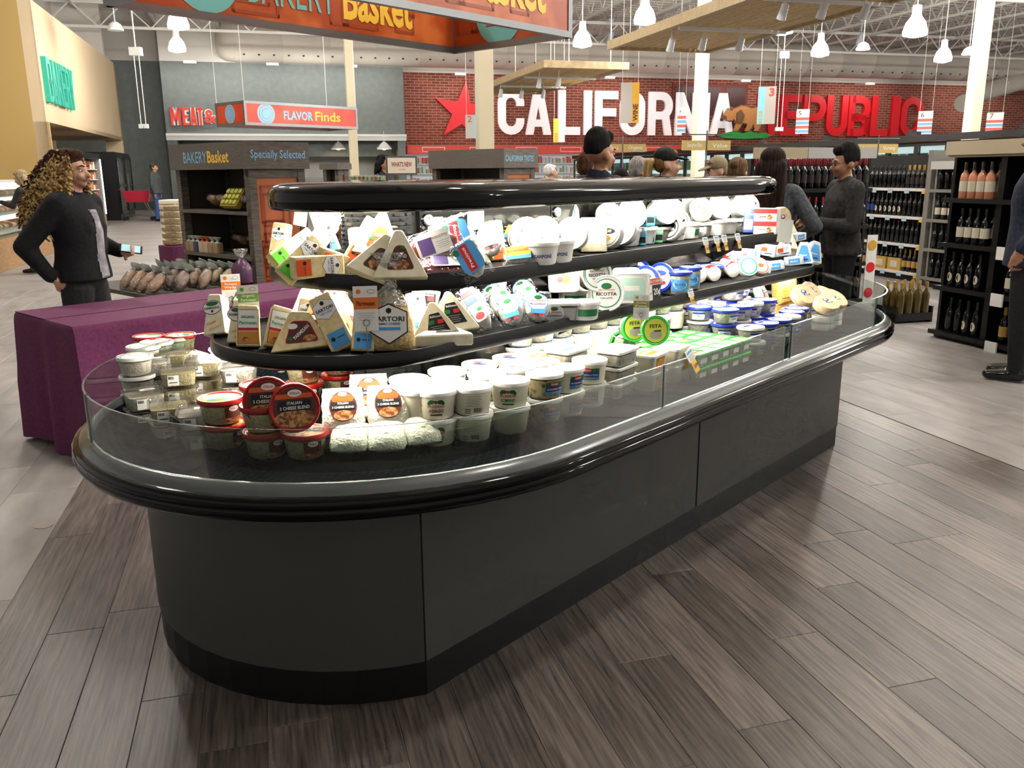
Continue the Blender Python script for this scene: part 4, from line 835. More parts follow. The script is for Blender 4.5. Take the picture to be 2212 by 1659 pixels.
# brie wheels leaning on stacks of tins, gold blocks behind
for i, (xx, yy, n) in enumerate([(1.44, -.575, 2), (1.57, -.565, 2), (1.69, -.52, 2), (1.80, -.43, 2), (1.44, -.445, 3), (1.57, -.43, 3), (1.69, -.385, 3), (1.885, -.30, 2), (1.31, -.46, 3), (1.93, -.17, 2)]):
    for k in range(n): put(K_BRIEW, 'brie_tin', 'pale brie tin in the stacks under the leaning wheels', 'cheese wheel', xx, yy, DK+k*.041, i+k, group='brie tins under the leaning wheels')
for i, (xx, yy, z, a, t) in enumerate([(1.45, -.575, .084, -.3, .5), (1.58, -.565, .084, -.1, .5), (1.70, -.51, .084, .1, .5), (1.82, -.42, .084, .4, .45), (1.45, -.44, .125, -.2, .8), (1.58, -.42, .125, .1, .85)]):
    put(K_BRIE, 'brie_cheese', 'small tan brie wheel with blue logo, leaning', 'cheese wheel', xx, yy, DK+z+.03, a-.3, t, group='leaning brie wheels', s=1.1)
for r in range(2):
    for i in range(7):
        t = i/6; put(K_GOLD, 'gold_cheese_block', 'gold paper-wrapped cheese block standing behind the wheels, '+('lower' if r == 0 else 'upper')+' layer', 'cheese block', 1.50+.40*t, -.31+.02*t+.13*t*t, DK+r*.102+.02*r, -.2+.5*t, -.12, group='gold paper cheese blocks, '+('lower' if r == 0 else 'upper'), s=1.05)
# deep back rows that catch the strip light
FB = 'pale tub deep in the back row of the '
kk = 0
for xx in [-.95+.128*i for i in range(18)]:
    kk += 1; K = (K_MASC, K_RIC, K_WLID)[kk % 3]
    if xx > -.2: put(K, 'soft_cheese_tub', FB+'upper shelf', 'cheese tub', xx, -.215, S2, kk, group='back row tubs, upper shelf')
    if xx > -.2 and kk % 3 != 1: put((K_BRIEW, K_MASC)[kk % 2], 'soft_cheese_tub', 'pale tin tipped on top of the upper back row', 'cheese tub', xx, -.2, S2+.125, -.3, 1.25, group='upper back row, second tier')
    if xx > .25: put((K_WHT, K_BLUE)[kk % 2], 'soft_cheese_tub', FB+'middle shelf', 'cheese tub', xx, -.215, S1, kk, group='back row tubs, middle shelf')
    if -.62 < xx: 
        for k in range(3): put((K_WHT, K_BLUE, K_GAL)[(kk+k) % 3] if xx > .5 else (K_GAL if k < 2 else K_WHT), 'soft_cheese_tub', FB+'deck', 'cheese tub', xx, -.155, DK+k*.0865, kk+k, group='back row tubs, deck')
for i, xx in enumerate([-1.3, -1.17, -1.03, -.9, -.76, -.62]):
    put((K_WTRI, K_SO, K_BV1)[i % 3] if xx > -1.1 else K_SO, 'cheese_wedge', 'cheese piece standing deep on the upper shelf under the canopy', 'cheese wedge', xx, -.22 if xx > -1.15 else -.12, S2, -.3, -.2, group='deep pieces, upper shelf')
    put((K_WBRN, K_SB, K_WBRN)[i % 3] if i < 3 else K_BV1, 'cheese_wedge', 'cheese piece standing deep on the middle shelf in the glare', 'cheese wedge', xx, -.24, S1+.0, -.3, -.2, group='deep pieces, middle shelf')
for i, (xx, yy) in enumerate([(-1.5, -.05), (-1.45, -.16), (-1.38, .06), (-1.36, -.1)]):
    put((K_SB, K_WBRN)[i % 2], 'cheese_wedge', 'cheese piece heaped at the rounded tip of the middle shelf', 'cheese wedge', xx, yy, S1, camrz(xx, yy)+.2*i, -.3, .2, group='tip heap, middle shelf')
# ---------------- left end: clamshells of shredded cheese
G = 'clear boxes of shredded cheese'
ls = [(318, 918, 2, K_CLAMW), (372, 946, 2, K_CLAM), (434, 963, 2, K_CLAMW), (335, 880, 3, K_CLAMW), (395, 903, 3, K_CLAM), (465, 925, 2, K_CLAM), (385, 858, 3, K_CLAM), (450, 880, 3, K_CLAM), (525, 895, 3, K_CLAMW), (500, 855, 3, K_CLAM)]
for i, (px_, py_, n, K) in enumerate(ls):
    x, y = loc(px_, py_, DK)
    for k in range(n):
        put(K, 'shredded_cheese_box', 'clear square box of '+('white' if K is K_CLAMW else 'yellow')+' shredded cheese at the rounded end', 'cheese box', x, y, DK+k*.0625, camrz(x, y)+rs.uniform(-.25, .25), group='clear boxes of '+('white' if K is K_CLAMW else 'yellow')+' shredded cheese')
for i, (px_, py_) in enumerate([(322, 862), (385, 838), (305, 890), (350, 850)]):
    x, y = loc(px_, py_, DK)
    for k in range(3): put(K_WLID, 'shredded_cheese_tub', 'clear tub of grated cheese with white printed lid at the rounded end', 'cheese tub', x, y, DK+k*.0705, rs.uniform(0, 6), group='white-lidded grated cheese tubs')
for i, (px_, py_) in enumerate([(333, 838), (400, 835)]):
    x, y = loc(px_, py_, DK)
    for k in range(3): put(K_RED, 'parmesan_tub', 'red-lidded tub in the far corner of the rounded end, '+WORDS[3][k], 'cheese tub', x, y, DK+k*.0725, rs.uniform(0, 6), group='far red-lidded tubs')
for i, (px_, py_, s) in enumerate([(410, 775, 1), (455, 790, 2)]):
    x, y = loc(px_, py_, DK+.1); put(K_SHFLAT, 'shredded_cheese_bag', 'clear bag of grated cheese slumped behind the red lids', 'cheese bag', x, y, DK+.085, .8+i, -.9, group='slumped grated cheese bags'); put(K_WLID, 'shredded_cheese_tub', 'white-lidded tub under the slumped bags', 'cheese tub', x, y, DK, 0, group='tubs under the slumped bags')
# red lidded tubs
for px_, py_, n, lb in [(487, 965, 2, 'red-lidded parmesan tub beside the shredded cheese boxes'), (577, 983, 2, 'red-lidded parmesan tub between the tilted lid and the boxes'), (573, 930, 2, 'red-lidded tub in the second row'), (660, 870, 2, 'red-lidded tub under the shelf curve'), (735, 850, 2, 'red-lidded tub behind the blend bags')]:
    x, y = loc(px_, py_, DK); stack(K_RED, n, x, y, .072, 'parmesan_tub', lb, 'cheese tub', jit=.4, s=1.14)
x, y = loc(662, 985, DK); put(K_RED3, 'cheese_blend_tub', 'red-lidded three cheese blend tub under the upright lids', 'cheese tub', x, y, DK, camrz(x, y)-.2, s=1.16)
x1, y1 = loc(666, 915, DK+.073+.06); r = camrz(x1, y1)
x1, y1 = x, y
put(K_RED3, 'cheese_blend_tub', 'three cheese blend tub on its side, red lid facing out', 'cheese tub', x1-.01, y1+.045, DK+.1575, r+.12, math.pi/2-.12, s=1.2)
put(K_RED3, 'cheese_blend_tub', 'red-lidded blend tub on its side behind another lid', 'cheese tub', x1-.035, y1+.125, DK+.170, r+.0, math.pi/2-.12, s=1.2)
x2, y2 = x1-.03, y1+.145; stack(K_RED, 1, x2, y2, .072, 'parmesan_tub', 'red-lidded tub hidden beneath the upright lids', 'cheese tub', s=1.15)
# bags of shredded blend
for i, (px_, py_) in enumerate([(735, 975), (818, 972), (900, 958)]):
    x, y = loc(px_, py_, DK+.02); put(K_SHFLAT, 'shredded_cheese_bag', ['plump bag of white shreds lying beside the red tub', 'plump bag of white shreds lying between two others', 'plump bag of white shreds lying beside the asiago tubs'][i], 'cheese bag', x, y-.04, DK+.03, camrz(x, y)+(-.15, 0, .3)[i], -1.2, s=1.0)
for i, (px_, py_) in enumerate([(745, 945), (842, 937)]):
    x, y = loc(px_, py_, DK+.05); put(K_SHBAG, 'cheese_blend_bag', ['upright blend bag with brown oval label beside the red lids', 'upright blend bag with brown oval label beside the asiago tubs'][i], 'cheese bag', x, y, DK+.055, camrz(x, y)+.05*i, -.42)
x, y = loc(800, 905, DK+.05); put(K_SHBAG, 'cheese_blend_bag', 'blend bag half hidden behind two upright blend bags', 'cheese bag', x, y, DK+.05, camrz(x, y), -.35)
# ---------------- middle shelf
def shelf_item(K, px_, py_, z, name, label, cat, turn=0, lean=-.3, ry=0, dz=0, s=1, push=0, group=None):
    x, y = loc(px_, py_, z); c = CI @ EYEP; d = (Vector((x, y, 0))-Vector((c.x, c.y, 0))).normalized()*push
    x += d.x; y += d.y
    return put(K, name, label, cat, x, y, z+dz, camrz(x, y)+turn, lean, ry, s=s*(1.13 if px_ < 1010 and 'card' not in name else 1.04), group=group)
S = shelf_item
S(K_WOVAL, 470, 725, S1, 'parmesan_wedge', 'pale parmesan wedge with oval label at the shelf tip', 'cheese wedge', -.5, -.35, -.15)
S(K_WOVAL, 520, 742, S1, 'parmesan_wedge', 'pale parmesan wedge with oval label behind the organic card', 'cheese wedge', -.2, -.3, 0)
S(K_WOVAL, 530, 715, S1, 'parmesan_wedge', 'third oval-label wedge leaning at the back', 'cheese wedge', -.2, -.3, 0, .01)
S(K_WORGP, 535, 750, S1, 'organic_parmesan_wedge', 'organic parmesan wedge with red-framed label beside the card', 'cheese wedge', -.1, -.3, .05)
S(K_WORGP, 592, 752, S1, 'organic_parmesan_wedge', 'organic parmesan wedge tipped toward the brown-label wedge', 'cheese wedge', .1, -.35, .28)
S(K_WBRN, 655, 757, S1, 'parmesan_wedge', 'large parmesan wedge with brown label lying at the shelf front', 'cheese wedge', .0, -.45, -.08, s=1.02)
S(K_WBRN, 700, 742, S1, 'parmesan_wedge', 'parmesan wedge with brown label behind the front wedge', 'cheese wedge', .05, -.4, -.12, .012)
S(K_WBRN, 680, 715, S1, 'parmesan_wedge', 'parmesan wedge with brown label at the back of the row', 'cheese wedge', .05, -.4, -.1, .03)
S(K_SB, 745, 755, S1, 'cheese_slab', 'tall cheese slab with blue sticker tilted against the wedges', 'cheese slab', 0, -.4, -.42, s=1.12)
S(K_SB, 783, 760, S1, 'cheese_slab', 'upright cheese slab with blue sticker behind the parmesan card', 'cheese slab', 0, -.35, .1)
S(K_SB, 770, 725, S1, 'cheese_slab', 'cheese slab with hexagon label tilted in the second row', 'cheese slab', 0, -.4, -.5, .02)
S(K_SB, 790, 705, S1, 'cheese_slab', 'cheese slab with hexagon label at the back near the slotted baffle', 'cheese slab', 0, -.3, -.35, .04)
S(K_SBAG, 845, 757, S1, 'grated_cheese_bag', 'tied clear bag of grated cheese with pointed white label', 'cheese bag', -.1, -.15)
S(K_BTALL, 905, 720, S1, 'cheese_wedge', 'pale wedge with black label standing behind the tied bag', 'cheese wedge', .0, -.2, .12)
S(K_BBLK, 945, 742, S1, 'cheese_wedge', 'pale wedge with black label beside the tied bag', 'cheese wedge', .1, -.35, -.15)
S(K_BBLK, 978, 737, S1, 'cheese_wedge', 'pale wedge with black label on top of a plain wedge', 'cheese wedge', .15, -.35, -.12, .028)
S(K_BBLK, 962, 748, S1, 'cheese_wedge', 'plain cheese wedge lying under the black-label wedge', 'cheese wedge', .1, -1.45, 0, .018)
S(K_BV1, 940, 690, S1, 'mozzarella_pack', 'vacuum mozzarella pack behind the black-label wedges', 'cheese pack', .1, -.3, -.2, .02)
S(K_BV1, 1000, 722, S1, 'mozzarella_pack', 'vacuum mozzarella pack sliding beside the black-label wedge', 'cheese pack', .1, -.4, -.5)
S(K_LOG, 1062, 720, S1, 'mozzarella_log', 'long mozzarella log in clear film with tomato print', 'cheese pack', .1, -.45, -.55)
S(K_LOG, 1040, 705, S1, 'mozzarella_log', 'long mozzarella log in film with red tip, further back', 'cheese pack', .1, -.45, -.5, .02)
S(K_BV2, 1090, 690, S1, 'mozzarella_pack', 'vacuum mozzarella ball under the brown card', 'cheese pack', .1, -.4, -.6, .03)
S(K_BV2, 1115, 710, S1, 'mozzarella_pack', 'vacuum mozzarella ball turned on its side by the log', 'cheese pack', .1, -.45, -.3)
S(K_BV2, 1150, 680, S1, 'mozzarella_pack', 'vacuum mozzarella ball in the second row', 'cheese pack', .1, -.4, -.5, .03)
S(K_BV2, 1160, 703, S1, 'mozzarella_pack', 'vacuum mozzarella pack hanging over the shelf edge', 'cheese pack', .1, -.4, .05)
S(K_MOZT, 1205, 690, S1, 'mozzarella_tub', 'clear mozzarella tub with white lid under the square tub', 'cheese tub', .15, 0)
S(K_SQART, 1212, 672, S1, 'spread_tub', 'square tub on its side with vegetable-print lid', 'cheese tub', .15, 1.25, 0, .12)
S(K_SQART, 1180, 650, S1, 'spread_tub', 'square tub on its side, vegetable-print lid, further back', 'cheese tub', .1, 1.25, 0, .13)
S(K_RIC, 1262, 688, S1, 'ricotta_tub', 'ricotta tub standing upright under the tipped one', 'cheese tub', .3, 0, 0, 0, .85)
S(K_RIC, 1270, 668, S1, 'ricotta_tub', 'ricotta tub tipped forward, lid half turned away', 'cheese tub', .5, 1.35, 0, .13, .95)
S(K_RIC, 1252, 640, S1, 'ricotta_tub', 'ricotta tub on its side highest on the pile', 'cheese tub', .05, 1.3, 0, .18, 1.05)
S(K_RIC, 1305, 668, S1, 'ricotta_tub', 'ricotta tub on its side, lid fully facing out at the edge', 'cheese tub', .1, 1.45, 0, .065, 1.0)
S(K_RIC, 1240, 660, S1, 'ricotta_tub', 'ricotta tub standing under the tipped pile', 'cheese tub', .1, 0, 0, 0)
S(K_RMINT, 1360, 655, S1, 'cheese_crumble_tub', 'tall tub standing on end with pale mint label', 'cheese tub', .1, 1.5, 0, .066)
S(K_SQART, 1345, 640, S1, 'spread_tub', 'white-lidded square tub behind the mint label tub', 'cheese tub', .2, 1.4, 0, .06)
for i, (px_, py_, dz) in enumerate([(1408, 640, .0), (1390, 620, .0), (1370, 600, 0.0), (1440, 632, 0)]):
    S(K_BLUE, px_, py_, S1, 'blue_lid_tub', ['blue-lidded tub on its side behind the price card', 'blue-lidded tub on its side, second in line', 'blue-lidded tub on its side, deepest in line', 'blue-lidded tub on its side beside the jar'][i], 'cheese tub', -.5, 1.4, 0, .062+dz)
for i in range(4): put(K_BLUE, 'blue_lid_tub', 'blue-lidded tub standing in the back row of the shelf', 'cheese tub', -.28+i*.13, -.22, S1, i, group='blue-lidded tubs in the shelf back row', s=1.05)
S(K_APE, 1468, 637, S1, 'cheese_jar', 'clear jar with blue lid and blue label', 'cheese jar', .0, 0)
S(K_APE, 1490, 625, S1, 'cheese_jar', 'second blue-lidded jar half behind the first', 'cheese jar', .2, 0)
rr = random.Random(5)
for i, (px_, py_, dz, rx_, g) in enumerate([(1510, 615, .0, -1.3, 0), (1545, 610, .0, -1.4, 0), (1585, 602, .0, -1.3, 0), (1500, 590, .03, -1.1, 0), (1535, 585, .05, -.9, 0), (1575, 585, .05, -1.0, 0), (1525, 568, .07, -.8, 0), (1556, 565, .08, -.8, 1), (1595, 590, .02, -1.4, 0), (1560, 600, .02, -1.2, 0)]):
    S(K_CHG if g else K_CHR, px_, py_, S1, 'goat_cheese_log', ('green' if g else 'red')+'-banded white goat cheese log in the heap', 'cheese log', rr.uniform(-.9, .9), rx_, rr.uniform(-.4, .4), dz+.035, group=('green' if g else 'red')+'-banded goat cheese logs')
S(K_GREENP, 1612, 600, S1, 'soft_cheese_round', 'small round cheese with teal-ringed label', 'cheese wheel', .3, 1.2, 0, .05)
S(K_PINK, 1635, 597, S1, 'soft_cheese_round', 'small round cheese with peach-ringed label', 'cheese wheel', .6, .9, 0, .04)
for i, (px_, py_, dz, K, t, rx_) in enumerate([(1640, 588, 0, K_FOIL, .1, 0), (1672, 583, 0, K_FOILB, .2, 0), (1650, 575, .062, K_FOIL, -.1, 0), (1685, 570, .046, K_FOIL, .3, 0), (1620, 575, .05, K_FOILB, 0, 0), (1640, 560, .11, K_BLUEW2, .1, -.4), (1672, 555, .10, K_FOILB, .5, -.2), (1700, 560, .06, K_BLUEW2, .2, -.5), (1715, 572, 0, K_FOILB, .1, 0), (1735, 572, 0.0, K_BLUEW, .1, -.25), (1752, 568, .0, K_BLUEW, .5, -.3), (1700, 545, .12, K_BLUEW2, .6, -.4), (1720, 550, .09, K_FOILB, .9, 0), (1660, 540, .13, K_FOIL, .3, .3), (1605, 580, .03, K_FOIL, .2, -.2)]):
    S(K, px_, py_, S1, 'wrapped_cheese', ('foil-wrapped cheese block in the heap by the shelf end' if K is K_FOIL else 'blue-labelled foil block in the heap by the shelf end' if K is K_FOILB else 'blue wedge standing at the shelf end' if K is K_BLUEW else 'pale cheese wedge with navy label in the heap'), 'cheese block', t, rx_, rr.uniform(-.2, .2), dz, group={K_FOIL: 'foil blocks', K_FOILB: 'blue-labelled foil blocks', K_BLUEW: 'blue wedges', K_BLUEW2: 'navy-label wedges'}[K]+' on the middle shelf')
b = blk(.14, .05, .03, M('yellow_wrap', '#e3b321', .4), [], .01); S(b, 1655, 527, S1, 'yellow_pack', 'yellow wrapped cheese topping the foil heap', 'cheese block', .2, 0, .1, .20)
# ---------------- upper shelf
S(K_SG, 592, 590, S2, 'cheese_slab', 'cheese slab with green sticker lying tilted at the shelf tip', 'cheese slab', -.2, -.5, .95, .03)
S(K_SG, 612, 600, S2, 'cheese_slab', 'cheese slab with green sticker partly under an orange-sticker slab', 'cheese slab', -.2, -.45, .8, .0)
S(K_SO, 655, 583, S2, 'cheese_slab', 'cheese slab with hexagon label tilted behind the orange stickers', 'cheese slab', -.1, -.3, .7, .03)
S(K_SO, 632, 603, S2, 'cheese_slab', 'cheese slab lying sideways with orange sticker at the lip', 'cheese slab', 0, -.35, 1.55, .033)
S(K_SO, 690, 597, S2, 'cheese_slab', 'cheese slab tilted down with orange sticker beside the white wedges', 'cheese slab', 0, -.4, 1.95, .06)
S(K_SG, 600, 572, S2, 'cheese_slab', 'small cheese slab upright at the very tip', 'cheese slab', -.6, -.2, .1, .0, .9)
S(K_SO, 760, 592, S2, 'cheese_slab', 'cheese slab with hexagon label leaning in the middle', 'cheese slab', 0, -.3, .55, .03)
S(K_SO, 690, 560, S2, 'cheese_slab', 'brightly lit cheese slab deep on the upper shelf', 'cheese slab', 0, -.2, .5, .04)
S(K_SB, 720, 565, S2, 'cheese_slab', 'brightly lit cheese slab near the slotted baffle', 'cheese slab', 0, -.2, -.3, .03)
S(K_WORG, 815, 590, S2, 'asiago_wedge', 'white wedge with orange label raised above another wedge', 'cheese wedge', .05, -.3, .2, .05)
S(K_WTRI, 800, 603, S2, 'romano_wedge', 'white wedge with brown label tipped under the raised wedge', 'cheese wedge', .05, -.35, .45, .0)
S(K_WTRI, 865, 603, S2, 'romano_wedge', 'white triangular wedge standing with glossy brown label', 'cheese wedge', .0, -.3, 0, .0)
S(K_WORG, 838, 580, S2, 'asiago_wedge', 'white wedge half hidden behind the raised wedge', 'cheese wedge', .3, -.2, .1, .02)
S(K_MEAT, 945, 592, S2, 'cured_meat_pack', 'sliced cured meat pack with purple label tilted up', 'meat pack', .1, -.5, -.3, .03)
S(K_MEAT, 965, 597, S2, 'cured_meat_pack', 'sliced cured meat pack lying under the tilted pack', 'meat pack', .1, -1.1, 0, .0)
S(K_MEAT, 930, 570, S2, 'cured_meat_pack', 'cured meat pack at the back in glare', 'meat pack', .1, -.5, -.2, .05)
S(K_STRCH, 1000, 585, S2, 'string_cheese_pack', 'blue and red cheese pack standing beside the cured meat', 'cheese pack', .0, -.3, -.2, .03)
S(K_STRCH, 1040, 595, S2, 'string_cheese_pack', 'blue and red cheese pack drooping over the shelf edge', 'cheese pack', .1, -.5, -.5, -.01)
S(K_BV1, 1070, 570, S2, 'mozzarella_pack', 'pale mozzarella pack between blue packs and yellow packs', 'cheese pack', .1, -.4, -.3, .02)
S(K_BV1, 1030, 550, S2, 'mozzarella_pack', 'pale mozzarella pack deep behind the blue packs', 'cheese pack', .1, -.2, .2, .04)
S(K_YEL, 1122, 575, S2, 'mozzarella_pack', 'yellow-labelled pack at the shelf lip', 'cheese pack', .1, -.7, -.1, .0)
S(K_YEL, 1105, 555, S2, 'mozzarella_pack', 'yellow-labelled pack further back in glare', 'cheese pack', .1, -.5, 0, .05)
for i, (px_, py_, dz, K, t) in enumerate([(1152, 555, .065, K_MASC, -.45), (1188, 552, .065, K_MASC, -.4), (1165, 570, .0, K_MASC, 0), (1200, 565, .0, K_MASC, 0), (1245, 548, .065, K_WLID, -.3), (1318, 540, .06, K_BRIEW, -.4), (1352, 535, .065, K_MASC, -.4), (1225, 535, .12, K_RIC, -.3)]):
    S(K, px_, py_, S2, 'soft_cheese_tub', ['white mascarpone tub on its side with dark-ringed lid', 'white mascarpone tub on its side, second from the dark-ringed lid', 'upright mascarpone tub under the tipped tubs', 'upright mascarpone tub beneath the second tipped tub', 'white-lidded tub on its side beside the cream block', 'white brie tin on edge with photo label', 'round tub on its side with blue side print', 'white tub perched high in the glare'][i], 'cheese tub', t, 0 if dz == 0 else 1.3, 0, dz)
b = blk(.1, .05, .13, m_parm2, [('poly', rect(.07, .08, .01, .07), P_)]+lines(.01, .09, .05, 6, .008)); S(b, 1282, 545, S2, 'cheese_brick', 'cream cheese block standing upright with pale print', 'cheese block', .1, -.15)
S(b, 1235, 525, S2, 'cheese_brick', 'tall pale cheese block deep under the canopy light', 'cheese block', .1, -.1, 0, .06)
for i, px_ in enumerate((1385, 1403, 1422, 1437)):
    for k in range(2): S(K_DIPB if i < 2 else K_DIPG, px_, 530-i*3, S2, 'dip_cup', ('blue' if i < 2 else 'green')+' square snack cup on the upper shelf', 'cheese cup', .05, 0, 0, k*.081, .8, group=('blue' if i < 2 else 'green')+' snack cups on the upper shelf')
for i, (px_, py_, dz, K, t, rx_) in enumerate([(1452, 522, .05, K_CAM, -.5, 1.2), (1470, 510, .06, K_BRIEW, -.4, 1.3), (1500, 512, .02, K_BRIEW, -.2, .5), (1530, 505, .06, K_CAM, -.5, 1.35), (1548, 502, .06, K_CAM, -.5, 1.35), (1565, 500, .06, K_CAM, -.4, 1.35), (1590, 498, .06, K_CAM, -.2, 1.4), (1455, 495, .10, K_BRIEW, -.3, 1.2), (1540, 480, .12, K_BRIEW, -.3, 1.3), (1600, 485, .11, K_CAM, -.2, 1.4)]):
    S(K, px_, py_, S2, 'camembert_cheese', ('black-ringed camembert on edge among the wheels' if K is K_CAM else 'pale brie tin among the wheels'), 'cheese wheel', t, rx_, 0, dz, group='black-ringed camemberts on the upper shelf' if K is K_CAM else 'pale brie tins on the upper shelf')
for i, (px_, dz) in enumerate([(1655, 0), (1655, .063)]): S(K_BOXR, px_, 505, S2, 'cheese_carton', 'white carton with red band, '+('lower' if i == 0 else 'upper')+' of two at the shelf end', 'cheese box', -.2, 0, 0, dz)
S(K_BRIE, 1676, 500, S2, 'brie_cheese', 'tan brie wheel on edge behind the red-banded cartons', 'cheese wheel', .9, 1.5, 0, .062)
b = blk(.05, .05, .12, m_lnavy, [('poly', rect(.04, .05, 0, .04), P_), ('txt', 'crackers', .01, 0, .09, P_, .04)]); S(b, 1616, 505, S2, 'cracker_box', 'tall navy box beside the red-banded cartons', 'box', -.1)
# items deep at the back near the canopy posts
x, y = loc(722, 520, S2); put(tub(.036, .042, .11, m_wlid, m_blid, [('poly', rect(.08, .03, 0, .075), NV), ('txt', 'boursin', .014, 0, .06, NV, .05)]), 'soft_cheese_carton', 'white tub with blue top beside the slotted baffle', 'cheese tub', -1.26, .16, S2, camrz(-1.26, .16))
# ---------------- cards and tags
S(KC_ORG, 545, 742, S1, 'price_card', 'green organic parmesan card on a wire before the oval wedges', 'sign card', .1, -.08, 0, .02, s=1.0)
S(KC_GRA, 508, 715, S1, 'price_card', 'orange parmesan card behind the oval-label wedges', 'sign card', .1, -.08, 0, .03)
S(KC_PAR, 795, 765, S1, 'price_card', 'orange parmesan card on a wire beside the tied bag', 'sign card', 0, -.08, 0, .0, s=1.12)
x, y = loc(632, 900, DK); put(KC_ORG, 'price_card', 'green organic parmesan card standing behind the red lids', 'sign card', x, y+.05, DK+.155, camrz(x, y), -.08)
x, y = loc(775, 890, DK); put(KC_ITA, 'price_card', 'orange Italian blend card between the two blend bags', 'sign card', x, y+.02, DK+.13, camrz(x, y), -.06, s=1.1)
x, y = loc(1090, 870, DK); put(KC_MOZ, 'price_card', 'brown mozzarella card above the romano tubs', 'sign card', x, y+.08, DK+.18, camrz(x, y)+.5, -.06)
S(KC_MOZ, 1075, 690, S1, 'price_card', 'brown mozzarella card above the mozzarella logs', 'sign card', .45, -.25, .2, .05, s=1.0)
S(KC_SLI, 1012, 540, S2, 'price_card', 'brown sliced mozzarella card under the canopy', 'sign card', .1, -.05, 0, .03, s=.85)
x, y = loc(1405, 745, .84); put(KC_FETA, 'price_card', 'olive crumbled feta card above the feta tubs', 'sign card', x+.02, y+.06, .87, camrz(x, y), -.05)
S(KC_BLANK, 646, 540, S2, 'sign_card', 'blank white card on a wire at the upper shelf tip', 'sign card', .5, -.1, .25, .05)
S(KC_BLANK, 1690, 520, S2, 'sign_card', 'blank white card on a wire above the blue wedges', 'sign card', .2, -.05, .1, -.06)
S(KC_RED, 1515, 580, S1, 'price_card', 'small red goat cheese card in the heap of logs', 'sign card', .1, -.05, 0, .06, .85)
k = Kind(); mb = MB(); mb.bx(-.05, .05, -.0006, .0006, 0, .10, 0); i0 = k.add('card', mb, [m_card]); s_ = MB(); decals(s_, [('poly', rect(.10, .024, 0, .088), LO), ('txt', 'SPECIALTY CHEESE', .012, 0, .088, P_, .09), ('poly', rect(.062, .072, .018, .037), K_), ('txt', '20¢', .036, .018, .042, P_, .05), ('poly', rect(.03, .004, -.032, .04), GY)], .0007, STAND); k.add('print', s_, INK, i0)
x, y = loc(1428, 655, S1); put(k, 'price_sign', 'specialty cheese price sign with chalkboard panel and orange strip', 'sign card', x, -.443, S1, .0, -.12)
for i, (px_, py_, z, K) in enumerate([(1548, 522, Z2, 0), (1574, 519, Z2, 1), (1595, 517, Z2, 2), (1618, 513, Z2, 3), (1487, 632, Z1, 1)]):
    x, y = loc(px_, py_, z); put(KT[K], 'price_tag', 'yellow and white price tag hanging on the '+('upper' if z == Z2 else 'middle')+' shelf rail', 'price tag', x, (-SH2[0] if z == Z2 else -SH1[0])-.004, z-.004, 0, -.3, group='price tags on the shelf rails', s=1.1)
x, y = loc(1478, 770, .88); put(KT[0], 'price_tag', 'yellow and white price tag clipped over the glass edge', 'price tag', x, -GL[0]-.004, .884, .15, -.4, -.25, s=1.3)

for x0, x1, y0, y1 in ((1408, 1440, 428, 446), (1447, 1461, 432, 443), (1473, 1501, 425, 441), (925, 956, 468, 500), (1010, 1045, 455, 485)):
    P0 = CI @ pplane(x0, y1, DV, XC @ Vector((0, -.142, 0))); P1 = CI @ pplane(x1, y0, DV, XC @ Vector((0, -.142, 0))); n_ = MB(); n_.bx(P0.x, P1.x, -.1425, -.1412, min(P0.z, 1.30), min(P1.z, 1.375)); part('notice', n_, [m_card], case)
# ================================================================== WALL LETTERS, SIGNS, OVERHEAD
def thick(pts, s, closed=False):
    """thick 2D polyline -> list of quads (mitred)"""
    Q = [Vector(p) for p in pts]; P = [Q[0]]
    for q_ in Q[1:]:
        if (q_-P[-1]).length > 1e-4: P.append(q_)
    if closed and (P[-1]-P[0]).length < 1e-4: P.pop()
    n = len(P); Lf = []; Rt = []
    for i in range(n):
        a = P[i-1] if (i > 0 or closed) else None; b = P[(i+1) % n] if (i < n-1 or closed) else None
        d1 = (P[i]-a).normalized() if a is not None else None; d2 = (b-P[i]).normalized() if b is not None else None
        if d1 is None: d1 = d2
        if d2 is None: d2 = d1
        n1 = Vector((-d1.y, d1.x)); n2 = Vector((-d2.y, d2.x)); m = (n1+n2)
        m = m.normalized() if m.length > 1e-6 else n1; k = s/2/max(.35, m.dot(n1)); Lf.append(P[i]+m*k); Rt.append(P[i]-m*k)
    q = []
    for i in range(n if closed else n-1):
        j = (i+1) % n; q.append([tuple(Rt[i]), tuple(Rt[j]), tuple(Lf[j]), tuple(Lf[i])])
    return q
def arc(cx, cy, rx, ry, a0, a1, n=6): return [(cx+rx*math.cos(math.radians(a0+(a1-a0)*k/n)), cy+ry*math.sin(math.radians(a0+(a1-a0)*k/n))) for k in range(n+1)]
